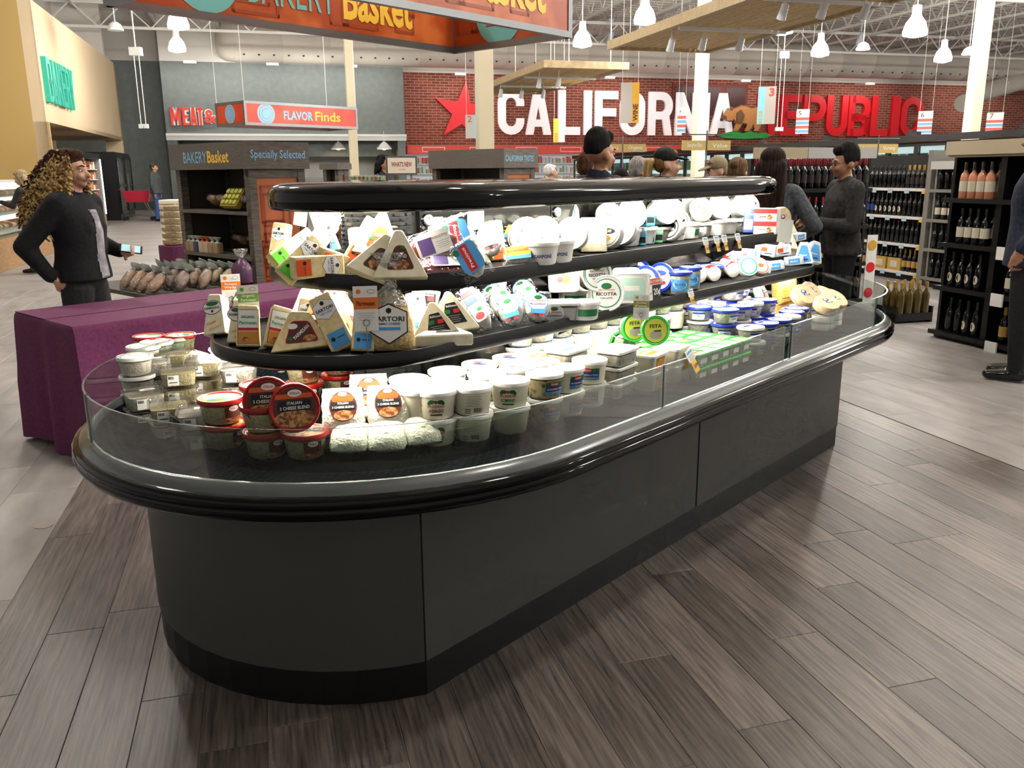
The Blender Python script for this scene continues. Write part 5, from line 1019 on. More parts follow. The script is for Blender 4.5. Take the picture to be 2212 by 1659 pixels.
def glyph(c, w, h, s):
    e = s/2; r = max(.02, min(w/2-e, h*.24))
    if c == 'I': return thick([(w/2, 0), (w/2, h)], s)
    if c == 'L': return thick([(e, h), (e, e), (w, e)], s)
    if c == 'F': return thick([(e, 0), (e, h-e), (w, h-e)], s)+thick([(e, h*.52), (w*.92, h*.52)], s)
    if c == 'E': return thick([(w, e), (e, e), (e, h-e), (w, h-e)], s)+thick([(e, h/2), (w*.92, h/2)], s)
    if c == 'U': return thick([(e, h)]+arc(e+r, e+r, r, r, 180, 270)+arc(w-e-r, e+r, r, r, 270, 360)+[(w-e, h)], s)
    if c == 'O': return thick(arc(e+r, e+r, r, r, 180, 270)+arc(w-e-r, e+r, r, r, 270, 360)+arc(w-e-r, h-e-r, r, r, 0, 90)+arc(e+r, h-e-r, r, r, 90, 180), s, True)
    if c == 'C': return thick([(w-e, min(h*.70, h-e-r-.12))]+arc(w-e-r, h-e-r, r, r, 0, 90)+arc(e+r, h-e-r, r, r, 90, 180)+arc(e+r, e+r, r, r, 180, 270)+arc(w-e-r, e+r, r, r, 270, 360)+[(w-e, max(h*.30, e+r+.12))], s)
    if c == 'N': return thick([(e, 0), (e, h)], s)+thick([(w-e, 0), (w-e, h)], s)+[[(w-s*1.1, 0), (w, 0), (s*1.1, h), (0, h)]]
    if c == 'A': return [[(0, 0), (s, 0), (w/2+s*.35, h), (w/2-s*.6, h)], [(w-s, 0), (w, 0), (w/2+s*.6, h), (w/2-s*.35, h)], [(w*.2, h*.18), (w*.8, h*.18), (w*.76, h*.34), (w*.24, h*.34)]]
    if c in 'PRB':
        hm = h*.46; q = thick([(e, 0), (e, h)], s); r2 = min(w-s, (h-hm))/2*.9
        q += thick([(e, h-e)]+arc(w-e-r2, h-e-r2, r2, r2, 90, 0)+arc(w-e-r2, hm+r2, r2, r2, 0, -90)+[(e, hm)], s)
        if c == 'R': q += [[(w-s, 0), (w, 0), (w*.86, hm), (w*.86-s, hm)]]
        if c == 'B': q += thick([(e, hm)]+arc(w-e-r2, hm-r2, r2, r2, 90, 0)+arc(w-e-r2, e+r2, r2, r2, 0, -90)+[(e, e)], s)
        return q
    if c == 'M': return thick([(e, 0), (e, h)], s)+thick([(w-e, 0), (w-e, h)], s)+[[(w/2-s*.5, h*.25), (w/2+s*.5, h*.25), (s, h), (0, h)], [(w/2-s*.5, h*.25), (w/2+s*.5, h*.25), (w, h), (w-s, h)]]
    if c == 'T': return thick([(w/2, 0), (w/2, h)], s)+thick([(0, h-e), (w, h-e)], s)
    if c == 'K': return thick([(e, 0), (e, h)], s)+[[(s, h*.42), (w-s, h), (w, h), (s*1.2, h*.3)], [(w*.35, h*.5), (w-s, 0), (w, 0), (w*.6, h*.62)]]
    if c == 'Y': return thick([(w/2, 0), (w/2, h*.45)], s)+[[(w/2-s/2, h*.42), (w/2+s/2, h*.42), (s, h), (0, h)], [(w/2-s/2, h*.42), (w/2+s/2, h*.42), (w, h), (w-s, h)]]
    return []
def wall_letter(c, w, h, s, mat, X, name, label, depth=.14, cat='letter', group=None, edge=None):
    mb = MB().at(STAND)
    for p in glyph(c, w, h, s): mb.prism(p, -depth, 0, 0, 1 if edge else 0)
    t = link(name, mb.mesh(name, [mat]+([edge] if edge else [])), None, X); return tag(t, label, cat, group)
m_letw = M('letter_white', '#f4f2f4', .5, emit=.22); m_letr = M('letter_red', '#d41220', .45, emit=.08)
LB_ = BW-.12
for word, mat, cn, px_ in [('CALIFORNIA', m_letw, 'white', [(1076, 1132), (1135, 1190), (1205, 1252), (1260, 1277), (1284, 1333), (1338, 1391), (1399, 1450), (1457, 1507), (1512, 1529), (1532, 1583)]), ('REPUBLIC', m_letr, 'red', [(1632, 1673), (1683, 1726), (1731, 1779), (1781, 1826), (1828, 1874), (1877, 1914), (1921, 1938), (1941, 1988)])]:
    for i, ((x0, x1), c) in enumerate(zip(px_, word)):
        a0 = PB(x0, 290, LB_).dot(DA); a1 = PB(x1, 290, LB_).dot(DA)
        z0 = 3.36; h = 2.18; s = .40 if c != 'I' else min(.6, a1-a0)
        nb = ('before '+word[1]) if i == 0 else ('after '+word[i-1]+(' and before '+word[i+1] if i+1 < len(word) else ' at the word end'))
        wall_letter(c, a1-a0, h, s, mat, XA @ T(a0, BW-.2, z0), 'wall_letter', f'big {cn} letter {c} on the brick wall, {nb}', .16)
# star
st = MB().at(STAND); P5 = []
for k in range(10): a = math.pi/2+k*math.pi/5; r = 1.5 if k % 2 == 0 else .57; P5.append((r*math.cos(a), r*math.sin(a)))
for k in range(5):   # five points plus core
    st.prism([P5[2*k], P5[(2*k+1) % 10], P5[(2*k-1) % 10]], -.12, 0)
st.prism([P5[1], P5[3], P5[5], P5[7], P5[9]], -.12, 0)
q = toA(PB(996, 240, LB_)); tag(link('wall_star', st.mesh('wall_star', [m_letr]), None, XA @ T(q[0]+.1, BW-.16, q[2]-.05) @ rotm(0, .12, 0)), 'big red star on the brick wall before the word', 'star')
# bear emblem standing on a green patch
def bear():
    q0 = toA(PB(1545, 290, LB_-.25)); q1 = toA(PB(1667, 290, LB_-.25)); W = q1[0]-q0[0]; s = W/120
    t = thing('bear_emblem', 'brown walking bear emblem on a green grass patch on the brick wall', 'emblem', XA @ T(q0[0], BW-.36, q0[2]-.05))
    def pl(name, pts, z, mat, par=t, d=.08):
        mb = MB().at(STAND @ Matrix.Scale(s, 4)); mb.prism(pts, z/s, (z+d)/s); return part(name, mb, [mat], par)
    mo = M('bear_orange', '#b57a45', .6); md = M('bear_brown', '#6b4a30', .6); mg = M('bear_green', '#2f9a45', .6)
    body = [(14, 34), (20, 26), (30, 24), (34, 28), (40, 20), (36, 8), (34, 3), (44, 3), (50, 12), (56, 20), (66, 18), (64, 10), (60, 3), (70, 3), (76, 10), (80, 18), (84, 8), (82, 3), (92, 3), (98, 14), (104, 26), (106, 40), (100, 50), (88, 53), (74, 50), (62, 54), (50, 55), (40, 51), (30, 48), (22, 48), (18, 42)]
    body = list(reversed([p for p in body]))[::-1]
    pl('outline', [(x, y) for x, y in body], 0, md); pl('fur', [(50+(x-60)*.9+9, 30+(y-30)*.86+1) for x, y in body], .05, mo)
    pl('head', [(10, 33), (18, 26), (28, 26), (34, 36), (28, 47), (20, 46)], .10, mo); pl('muzzle', [(7, 31), (12, 27), (19, 28), (18, 34), (11, 36)], .13, md)
    pl('ear', [(25, 44), (31, 44), (31, 51), (26, 51)], .11, md); pl('shoulder_patch', [(40, 24), (52, 22), (56, 36), (48, 46), (40, 40)], .13, md); pl('rump_patch', [(86, 22), (98, 26), (100, 40), (92, 44)], .13, md)
    pl('grass', [(0, 0), (18, -5), (60, -7), (100, -5), (120, -1), (104, 6), (90, 3), (72, 8), (56, 3), (40, 8), (20, 4)], -.05, mg, d=.14)
bear()
# maroon wall windows
q0 = toA(PB(1452, 178, BW)); q1 = toA(PB(1615, 178, BW)); zt = q0[2]-.05; zb = zt-1.75
wn = MB(); wn.bx(q0[0], q1[0], BW-.08, BW, zb, zt, 0); win = struct('window_1', wn, [M('maroon_frame', '#6e2b22', .6)], X=XA)
n3 = (q1[0]-q0[0])/3
for k in range(3):
    p = MB(); p.bx(q0[0]+k*n3+.15, q0[0]+(k+1)*n3-.15, BW-.10, BW-.08, zb+.15, zt-.15); part('pane', p, [M('maroon_pane', '#3d1513', .4)], win)
# MEAT & letters on the grey bulkhead
def mlet(c, x0, x1, lab):
    a0 = PB(x0, 268, 40.9).dot(DA); a1 = PB(x1, 268, 40.9).dot(DA); z0 = PB(x0, 271, 40.9).z; h = .74
    t = thing('counter_letter', lab, 'letter', XA @ T(a0, 40.92, z0))
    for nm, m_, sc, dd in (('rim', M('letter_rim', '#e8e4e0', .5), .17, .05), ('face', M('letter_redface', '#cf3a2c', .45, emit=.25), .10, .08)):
        mb = MB()
        if c == '&': mb.text('&', h*1.05, T((a1-a0)/2, -dd-.02, h/2) @ STAND, 0, bold=.06 if nm == 'rim' else .02, lift=0)
        else:
            mb.at(STAND)
            for p in glyph(c, a1-a0, h, sc): mb.prism(p, 0, dd)
        part(nm, mb, [m_], t)
for c, x0, x1, lb in [('M', 370, 392, 'red letter M on the grey bulkhead beginning a word'), ('E', 396, 410, 'red letter E on the grey bulkhead after M'), ('A', 412, 427, 'red letter A on the grey bulkhead after E'), ('T', 428, 441, 'red letter T on the grey bulkhead before the ampersand'), ('&', 447, 464, 'red ampersand on the grey bulkhead'), ('S', 470, 480, '')]:
    if c != 'S': mlet(c, x0, x1, lb)
# teal word on the cream bulkhead
m_tealL = M('teal_letter', '#2fae98', .45)
for i, c in enumerate('BAKERY'):
    b0 = 24.85+i*.55
    wall_letter(c, .5, 1.08, .15, m_tealL, XA @ T(-4.88, b0, 3.32) @ rotm(0, 0, math.pi/2), 'bakery_letter', f'teal letter {c} on the cream wall, '+('beginning the word' if i == 0 else 'next after '+'BAKERY'[i-1]), .12)
# ---- slatted wooden ceiling frames with track spots
m_slat = Mnoise('slat_wood', '#94805f', '#b29c78', 6, .6, (1, 12, 1), rnd=.15)
m_spot = M('spot_white', '#c9ccd0', .35); m_spotglow = M('spot_glow', '#ffffff', .3, emit=14, ecol='#fff6ec')
def slat_frame(a0, a1, b0, b1, z, label, n):
    t = thing('slatted_canopy', label, 'ceiling frame', XA @ T(a0, b0, z)); W = a1-a0; L = b1-b0
    for x0, x1, y0, y1 in ((0, .08, 0, L), (W-.08, W, 0, L), (.08, W-.08, 0, .08), (.08, W-.08, L-.08, L)): f = MB(); f.bx(x0, x1, y0, y1, 0, .16); part('frame_board', f, [m_slat], t)
    me = MB(); me.bx(-.028, .028, .08, L-.08, .05, .13); mm = me.mesh('slat', [m_slat])
    for k in range(n): link('slat', mm, t, T(.08+(W-.16)*(k+.5)/n, 0, 0))
    for x in (.3, W-.3):
        for y in (.4, L/2, L-.4): w = MB(); w.tube([(x, y, .15), (x, y, 8.4-z)], .008, 4); part('hanger_cable', w, [m_steel], t)
    for y in (L*.28, L*.62): w = MB(); w.bx(.1, W-.1, y-.02, y+.02, -.05, 0); part('track', w, [m_spot], t)
slat_frame(6.68, 8.88, 9.0, 16.45, 3.8, 'large slatted wooden frame hung over the wine aisle', 17)
slat_frame(6.35, 8.43, 19.4, 26.0, 3.8, 'slatted wooden frame hung farther back behind the pale column', 17)
def spot_kind():
    k = Kind(); b = MB(); b.at(rotm(.5, 0, 0)); b.lathe([(.02, .1), (.05, .08), (.055, -.02), (.065, -.12)], 14, 0); k.add('can', b, [m_spot]); l = MB(); l.at(rotm(.5, 0, 0)); l.lathe([(.058, -.118), (.03, -.119)], 14, 0); k.add('lens', l, [m_spotglow]); s = MB(); s.tube([(0, 0, .05), (0, 0, .3)], .012, 5); s.box((0, 0, .3), (.1, .05, .05), 0); k.add('stem', s, [m_spot]); return k
SK = spot_kind()
for px_, py_, z in [(1450, 95, 3.6), (1519, 92, 3.6), (1600, 93, 3.6), (1693, 22, 3.62), (1778, 20, 3.62), (1870, 20, 3.62), (1165, 178, 3.6), (1207, 176, 3.6), (1082, 200, 3.6), (1127, 202, 3.6), (1174, 202, 3.6), (1383, 60, 7.0), (1472, 38, 7.0), (1319, 80, 7.0), (1860, 80, 7.0)]:
    P = pz(px_, py_, z); SK.put('track_spotlight', 'small white spotlight can on a wooden frame track' if z < 5 else 'white spotlight can hung from the roof joists', 'spotlight', T(P.x, P.y, P.z) @ rotm(0, 0, RZA) @ Matrix.Scale(1 if z < 5 else 2.2, 4), 'white track spotlights' if z < 5 else 'roof spotlights')
# unlit white pendants and drop cords
def pend(px_, py_, Y, lb):
    P = pY(px_, py_, Y); t = thing('small_pendant', lb, 'lamp', T(P.x, P.y, P.z)); b = MB(); b.lathe([(.05, .22), (.14, .16), (.2, .02), (.19, 0)], 16, 0); part('shade', b, [m_lampbody], t); c = MB(); c.tube([(0, 0, .2), (0, 0, 8.4-P.z)], .012, 4); part('cord', c, [m_lampbody], t)
pend(250, 66, 24, 'unlit white pendant near the cream wall top'); pend(1864, 108, 26, 'unlit white pendant under the roof beside lit lamps'); pend(2093, 118, 26, 'unlit white pendant near the right column')
def drop(px0, py0, px1, py1, Y, lb):
    P0 = pY(px0, py0, Y); P1 = pY(px1, py1, Y); t = thing('drop_cord', lb, 'cord', T(P1.x, P1.y, P1.z)); d = P0-P1
    for o in (-.07, .07): c = MB(); c.tube([(o, 0, 0), (o, 0, d.z)], .012, 4); part('rod', c, [m_lampbody], t); b = MB(); b.bx(o-.06, o+.06, -.05, .05, -.12, 0); part('socket', b, [m_lampbody], t)
    b = MB(); b.bx(-.16, .16, -.1, .1, d.z-.1, d.z+.12); part('junction_box', b, [m_lampbody], t); c = MB(); c.tube([(0, 0, d.z), (0, 0, 8.4-P1.z)], .02, 4); part('top_rod', c, [m_lampbody], t)
drop(290, 112, 310, 268, 26, 'white drop cord with socket boxes hanging by the grey wall'); drop(1690, 120, 1683, 275, 30, 'thin white drop cord hanging before the brick wall')
# ---- hanging ring signs
m_sigO = Mnoise('sign_orange', '#a8491f', '#c96a33', 1.2, .35, lo=.45, hi=.55); m_sigR = Mnoise('sign_red', '#cf3320', '#e0482c', 1.5, .35, lo=.45, hi=.55); m_alu = M('sign_frame', '#77797b', .35, metal=.6)
m_tealS = M('sign_teal', '#6fc0bd', .4); m_yelS = M('sign_yellow', '#f0c443', .4); m_skyS = M('sign_sky', '#86c3e6', .4); m_brn = M('sign_brown', '#9a4420', .4)
SGM = [m_tealS, m_yelS, m_brn, m_skyS, m_paper, m_sigR]
def ring_sign(u0, u1, v0, v1, z0, h, mat, label, printer):
    t = thing('hanging_sign', label, 'sign', XU @ T(u0, v0, z0)); W = u1-u0; D = v1-v0
    for nm, x0, x1, y0, y1 in (('n', 0, W, -.02, .02), ('f', 0, W, D-.02, D+.02), ('l', -.02, .02, 0, D), ('r', W-.02, W+.02, 0, D)):
        f = MB(); f.bx(x0, x1, y0, y1, .06, h-.06); p = part('panel', f, [mat], t)
        e = .012
        for za, zb in ((0, .06), (h-.06, h)): f = MB(); f.bx(x0-e, x1+e, y0-e, y1+e, za, zb); part('frame_rail', f, [m_alu], t)
        printer(nm, p, W, D, h)
    for x, y in ((0, 0), (W, 0), (0, D), (W, D)):
        f = MB(); f.bx(x-.03, x+.03, y-.03, y+.03, 0, h); part('corner_post', f, [m_alu], t); w = MB(); w.tube([(x, y, h), (x, y, 8.4-z0)], .006, 4); part('cable', w, [m_steel], t)
    return t
def faceX(nm, W, D, s=.021, inner=False):
    """transform to a panel face whose print can be read from the camera side"""
    if nm == 'n': return T(0, -s, 0) @ STAND
    if nm == 'f': return T(0, D-s, 0) @ STAND
    if nm == 'r': return T(W-s, D, 0) @ rotm(0, 0, -math.pi/2) @ STAND
    return T(-s, D, 0) @ rotm(0, 0, -math.pi/2) @ STAND
def basket(mb, cx, cy, r, mi=2):
    for k in range(4): mb.add([(cx-r*.6+k*.02*r, cy-r*.45+k*r*.2, .004), (cx+r*.6-k*.02*r, cy-r*.45+k*r*.2, .004), (cx+r*.6, cy-r*.40+k*r*.2, .004), (cx-r*.6, cy-r*.40+k*r*.2, .004)], [(0, 1, 2, 3)], mi)
    for k in range(5): x = cx-r*.55+k*r*.275; mb.add([(x-.02*r, cy-r*.45, .004), (x+.03*r, cy-r*.45, .004), (x+.03*r, cy+r*.2, .004), (x-.02*r, cy+r*.2, .004)], [(0, 1, 2, 3)], mi)
def lattice(mb, x0, x1, y0, y1, n, seed, mi=2, w=.03):
    r = random.Random(seed)
    for k in range(n):
        x = r.uniform(x0, x1-.4); y = r.uniform(y0, y1-.2); a = r.uniform(.2, .5); b = r.uniform(.12, .4)
        for (p, q) in (((x, y), (x+a, y)), ((x+a, y), (x+a, y+b)), ((x+a, y+b), (x, y+b)), ((x, y+b), (x, y))):
            x2, x3 = sorted((p[0], q[0])); y2, y3 = sorted((p[1], q[1])); x3 = min(x3+w, x1); y3 = min(y3+w, y1)
            mb.add([(x2, y2, .002), (x3, y2, .002), (x3, y3, .002), (x2, y3, .002)], [(0, 1, 2, 3)], mi)
SU0, SV0, SV1 = 3.35, 5.6, 7.2
def bakery_print(nm, p, W, D, h):
    mb = MB().at(faceX(nm, W, D))
    def disc(cx, cy, r): mb.add([(x, y, .003) for x, y in ngon(r, r, 28, 0, cx, cy)], [tuple(range(28))], 0); basket(mb, cx, cy, r*.95)
    if nm in 'nf':
        lattice(mb, .1, W-.1, .08, h-.08, 10, 3); vv = SV0 if nm == 'n' else SV1
        xs = [toU(pplane(q, 20, DV, U(0, vv)))[0]-SU0 for q in ((445, 632, 815) if nm == 'f' else (700, 890, 1097))]
        disc(xs[0], .38, .33); mb.text('BAKERY', .47, T(xs[1], .36, .004), 0, width=(xs[2]-xs[1])*.93, bold=.0); mb.text('Basket', .53, T(xs[2], .37, .004), 1, width=(xs[2]-xs[1])*.88, bold=.03)
    else:
        lattice(mb, .05, D-.05, .08, h-.08, 8, 5); q = toU(pplane(1082, 70, DU, U(SU0+W, 0))); disc(D-(q[1]-SV0), .36, .34)
    part('print', mb, SGM, p)
B0 = toU(pz(952, 114, 2.8)); A0 = toU(pz(1232, 88, 2.8)); C0 = toU(pz(275, 12, 2.8)); D0 = toU(pz(845, 0, 2.8))
ring_sign(3.35, (A0[0]+B0[0])/2, 5.6, 7.2, 2.8, .80, m_sigO, 'big orange four-panel hanging sign with teal basket circles', bakery_print)
def flavor_print(nm, p, W, D, h):
    mb = MB().at(faceX(nm, W, D))
    def rings(cx, cy, r):
        for k, (f, mi) in enumerate(((1, 3), (.78, 5), (.74, 3), (.52, 5), (.48, 3))): mb.add([(x, y, .003+.002*k) for x, y in ngon(r*f, r*f, 26, 0, cx, cy)], [tuple(range(26))], mi)
    if nm in 'nf': rings(W*.17, h*.5, h*.44); mb.text('FLAVOR', h*.5, T(W*.45, h*.48, .004), 3, width=W*.26, bold=.03); mb.text('Finds', h*.56, T(W*.72, h*.5, .004), 1, width=W*.24, bold=.02)
    else: rings(D*.5, h*.5, h*.4)
    part('print', mb, SGM, p)
Pf = pY(531, 270, 20); uf = toU(Pf); ul = along(Pf, DU, 770); vl = along(Pf, DV, 472); hf = up_to(Pf, 217)-Pf.z
ring_sign(uf[0], uf[0]+ul, uf[1], uf[1]+vl, Pf.z, hf, m_sigR, 'red four-panel hanging sign with blue ringed circles before the grey bulkhead', flavor_print)
# ---- aisle blade signs
m_sgrey = M('sign_grey', '#b9b4ad', .5); m_scyan = M('sign_cyan', '#8fd3e0', .5); m_syel = M('sign_gold', '#e0a93a', .5); m_scream = M('sign_cream', '#efe6d2', .5); m_sred = M('sign_stripe_red', '#c4534c', .5); m_sblue = M('sign_stripe_blue', '#6ea3c8', .5)
AS = [m_sgrey, m_scyan, m_syel, m_scream, m_sred, m_sblue, m_ink, m_lbrown]
def aisle_sign(x0, y0, x1, y1, Y, style, num, word, lb):
    P = pY((x0+x1)/2, y1, Y); w = (x1-x0)/FPX*Y*1.02; h = up_to(P, y0)-P.z; t = thing('aisle_sign', lb, 'sign', T(*P) @ rotm(0, 0, face_cam(P)))
    b = MB(); b.bx(-w/2, w/2, -.015, .015, 0, h, 3 if style in 'sy' else 0); part('board', b, AS, t)
    d = MB().at(T(0, -.017, 0) @ STAND)
    def R(xa, xb, ya, yb, mi, z=0): d.add([(xa, ya, z), (xb, ya, z), (xb, yb, z), (xa, yb, z)], [(0, 1, 2, 3)], mi)
    if style == 'w': R(w*.12, w/2, 0, h, 2); d.text(word, w*.36, T(w*.31, h*.26, .003) @ rotm(0, 0, math.pi/2), 7, width=h*.42, bold=.03)
    if style == 'b': R(-w/2, -w*.1, 0, h, 1); d.text(word, w*.3, T(-w*.3, h*.2, .003) @ rotm(0, 0, math.pi/2), 2, width=h*.36); d.text(num, w*.6, T(w*.25, h*.85, .003), 4, width=w*.3, bold=.04)
    if style == 'd': R(w*.0, w/2, 0, h, 1); d.text(word, w*.3, T(w*.25, h*.3, .003) @ rotm(0, 0, math.pi/2), 0, width=h*.55); d.text(num, w*.5, T(-w*.25, h*.82, .003), 4, width=w*.26)
    if style == 'y': R(-w/2, -w*.02, 0, h, 2); d.text(word, w*.32, T(-w*.24, h*.22, .003) @ rotm(0, 0, math.pi/2), 4, width=h*.36)
    if style == 's':
        for k in range(4): R(-w/2, w/2, h*(.04+.17*k), h*(.16+.17*k), 5 if k % 2 == 0 else 4)
        d.text(num, w*.5, T(-w*.22, h*.84, .003), 6, width=w*.22)
    part('print', d, AS, t); c = MB(); 
    for s in (-.42, .42): c.tube([(w*s, 0, h), (w*s, 0, 8.4-P.z)], .006, 4)
    part('cables', c, [m_steel], t)['kind'] = 'stuff'
aisle_sign(1341, 178, 1378, 266, 19, 'w', '', 'WINE', 'tall grey and gold aisle sign reading wine')
aisle_sign(1636, 187, 1671, 268, 20, 'b', '3', 'BEER', 'aisle sign three with pale blue strip reading beer')
aisle_sign(1007, 248, 1042, 299, 26, 'd', '2', 'DRINKS', 'aisle sign two with pale blue strip behind the pale column')
aisle_sign(1196, 256, 1219, 307, 27, 'y', '', 'BEER', 'cream aisle sign with yellow strip reading beer')
for x0, y0, x1, y1, n, w_ in [(1463, 232, 1480, 287, '4', 'before the big white N'), (1719, 236, 1744, 289, '5', 'between the big red E and P'), (1982, 240, 2009, 290, '6', 'at the end of the red word'), (2130, 243, 2160, 292, '7', 'beyond the rightmost pale column')]:
    aisle_sign(x0, y0, x1, y1, 32, 's', n, '', 'striped directory sign hanging '+w_)
# ================================================================== FIXTURES AROUND THE ISLAND
# ---- purple table
m_cloth = Mnoise('purple_cloth', '#5a2247', '#6a2b55', 60, .85, bump=.1)
def cloth_table():
    t = thing('cloth_table', 'long folding table under a purple cloth beside the cheese case', 'table', XU @ T(1.74, 4.55, 0)); W, D, H = 1.9, .78, .75
    b = MB(); b.bx(.03, W-.03, .03, D-.03, H-.04, H-.006); part('table_top', b, [M('table_board', '#6a5a48', .6)], t)
    for x in (.12, W-.12):
        for y in (.1, D-.1): l = MB(); l.tube([(x, y, 0), (x, y, H-.04)], .015, 8); part('leg', l, [m_wire], t)
    c = MB(); r = .03; n = 96; per = []
    for (x0, y0, x1, y1) in ((0, 0, W, 0), (W, 0, W, D), (W, D, 0, D), (0, D, 0, 0)):
        L = math.hypot(x1-x0, y1-y0); k = max(6, int(L/.05)); nx, ny = (y1-y0)/L, -(x1-x0)/L
        for i in range(k): f = i/k; per.append((x0+(x1-x0)*f, y0+(y1-y0)*f, nx, ny, f*L, L))
    loops = []
    for z, amp in ((H, 0), (H-.012, 0), (H-.05, .004), (H-.3, .012), (.35, .018), (.02, .024)):
        lp = []
        for (x, y, nx, ny, s, L) in per:
            e = min(s, L-s); fold = amp*(math.sin(s*17)+.6*math.sin(s*31+1))+(.035*amp/.024*math.exp(-e*9)); o = (.006 if z < H-.005 else -.004)+fold
            lp.append((x+nx*o, y+ny*o, z if z > .05 else z+.012*math.sin(s*9)))
        loops.append(lp)
    c.loft(list(reversed(loops)), 0, False, True); c.add([p for p in loops[0]], [tuple(range(len(per)))], 0)
    c.bx(.0, W, D*.46, D+.0, H, H+.004)
    part('table_cloth', c, [m_cloth], t, sharp=50)
cloth_table()
# ---- grey wood racks with header boards
m_gwood = Mnoise('grey_wood', '#4a453f', '#6a6359', 7, .6, (1, 1, 9), .1, 6, rnd=.1); m_gwoodh = Mnoise('grey_wood_header', '#55504a', '#716a61', 7, .6, (1, 9, 9), .1, 6); m_oran = Mnoise('orange_panel', '#a8562a', '#bb6a3a', 2, .5); m_dkin = M('rack_inside', '#4a453e', .7)
RKM = [m_tealS, m_yelS, m_brn, m_skyS]
def rack(px_c, Y, py_top, py_bot, px_l, px_r, label, shelves, left_text, right_text, name='bakery_rack', zbase=.0, over=.04):
    P = pY(px_c, py_bot, Y); ul = along(P, DU, px_r); vl = along(P, DV, px_l); zt = up_to(P, py_top); zb = P.z; u0, v0, _ = toU(P)
    t = thing(name, label, 'shelf rack', XU @ T(u0, v0, 0)); W, D = ul, vl
    h = MB(); h.bx(0, W, 0, D, zb, zt); hd = part('header', h, [m_gwoodh], t)
    s = MB()
    if left_text:   # left face (normal -u), reads along -v
        s.at(T(-.002, D, zb) @ rotm(0, 0, -math.pi/2) @ STAND); hh = zt-zb
        for (tx, mi, cx, wd, sz, bo) in left_text: s.text(tx, hh*sz, T(D*cx, hh*.47, 0), mi, width=D*wd, bold=bo)
    if right_text:
        s.at(T(0, -.002, zb) @ STAND); hh = zt-zb
        for (tx, mi, cx, wd, sz, bo) in right_text: s.text(tx, hh*sz, T(W*cx, hh*.5, 0), mi, width=W*wd, bold=bo)
    if left_text or right_text: part('lettering', s, RKM, hd)
    o = over; x0, x1, y0, y1 = o, W-o, o, D-o; p = .09
    for (xa, ya) in ((x0, y0), (x1-p, y0), (x0, y1-p), (x1-p, y1-p)): c = MB(); c.bx(xa, xa+p, ya, ya+p, 0, zb); part('post', c, [m_gwood], t)
    c = MB(); c.bx(x0+p, x1-p, y0+.02, y0+.04, .05, zb-.06); pn = part('side_panel', c, [m_oran], t, label='orange panel with interlaced pattern')
    c = MB(); c.bx(x0, x1, y0+.005, y0+.06, zb-.09, zb); part('rail', c, [m_gwood], t)
    l = MB().at(T(x0+p, y0+.018, .05) @ STAND); lattice(l, .02, x1-x0-2*p-.02, .05, zb-.2, 14, 9, 2, .025); part('pattern', l, RKM, pn)
    c = MB(); c.bx(x1-.06, x1-.04, y0+p, y1-p, 0, zb); part('back_panel', c, [m_dkin], t); c = MB(); c.bx(x0+p, x1-p, y1-.03, y1, 0, zb); part('side_board', c, [m_dkin], t)
    for z in shelves: c = MB(); c.bx(x0-.02, x1-.06, y0+p*.4, y1-p*.4, z-.035, z); part('shelf', c, [m_gwoodh], t)
    return t, u0, v0, W, D, zb
P9 = pY(533, 365, 9.0)
zs1 = pplane(470, 455, DU, P9+DU*.05).z; zs2 = pplane(470, 549, DU, P9+DU*.05).z
rk, ru, rv, rW, rD, rzb = rack(533, 9.0, 304.5, 365, 368, 669, 'tall grey wood bakery rack with breads on two shelves', [zs1, zs2, .18], [('BAKERY', 3, .36, .31, .62, .0), ('Basket', 1, .66, .27, .62, .025)], [('Specially Selected', 3, .5, .86, .42, .01)])
# breads
m_bread = Mnoise('bread_crust', '#96602e', '#c8935a', 9, .6, bump=.3, rnd=.4); m_bread2 = Mnoise('dark_bread', '#5e3a20', '#8a5a34', 9, .6, bump=.3, rnd=.3); m_bagc = Mclear('bread_bag', '#f0f0ec', .14, .15, bump=1.0); m_crumb = Mnoise('bread_crumb', '#c9a974', '#dcc394', 50, .8)
def loaf_kind(L, w, h, mat, knot=True, seed=1, kn=None):
    r = random.Random(seed); k = Kind(); b = MB(); b.ell((0, 0, h*.48), (L/2*.82, w/2*.9, h*.48), 0, 14, 8); k.add('loaf', b, [mat])
    f = MB(); loops = []
    for j in range(9):
        t = j/8; x = -L*.46+L*.86*t; e = math.sin(math.pi*min(max(t*.92+.04, .05), .97))**.4
        loops.append([(x, (w/2+.008)*e*math.cos(a)*(1+r.uniform(-.08, .08)), h*.5+(h*.52)*e*math.sin(a)*(1+r.uniform(-.08, .08))) for a in [2*math.pi*i/12 for i in range(12)]])
    f.loft(loops, 0, True, True); k.add('bag', f, [m_bagc], sharp=120)
    if knot:
        g = MB(); lp = []
        for j, (x, rr_) in enumerate(((.40, .02), (.43, .014), (.47, .034), (.53, .06), (.56, .065))): lp.append([(L*x, rr_*math.cos(a)*(1+r.uniform(-.3, .3)), h*.55+rr_*1.1*math.sin(a)*(1+r.uniform(-.3, .3))) for a in [2*math.pi*i/10 for i in range(10)]])
        g.loft(lp, 0, False, True); k.add('bag_twist', g, [kn or M('bag_frost', '#b9c2bb', .3)], sharp=60)
    return k
KLN = [loaf_kind(.30, .14, .12, m_bread, False, 5), loaf_kind(.30, .14, .12, m_bread2, False, 6)]
KL = [loaf_kind(.30, .12, .11, m_bread, seed=1), loaf_kind(.30, .13, .12, m_bread2, seed=2), loaf_kind(.26, .11, .10, m_crumb, seed=3)]
rr = random.Random(21)
def onrack(du, dv, z): return XU @ T(ru+du, rv+dv, z)
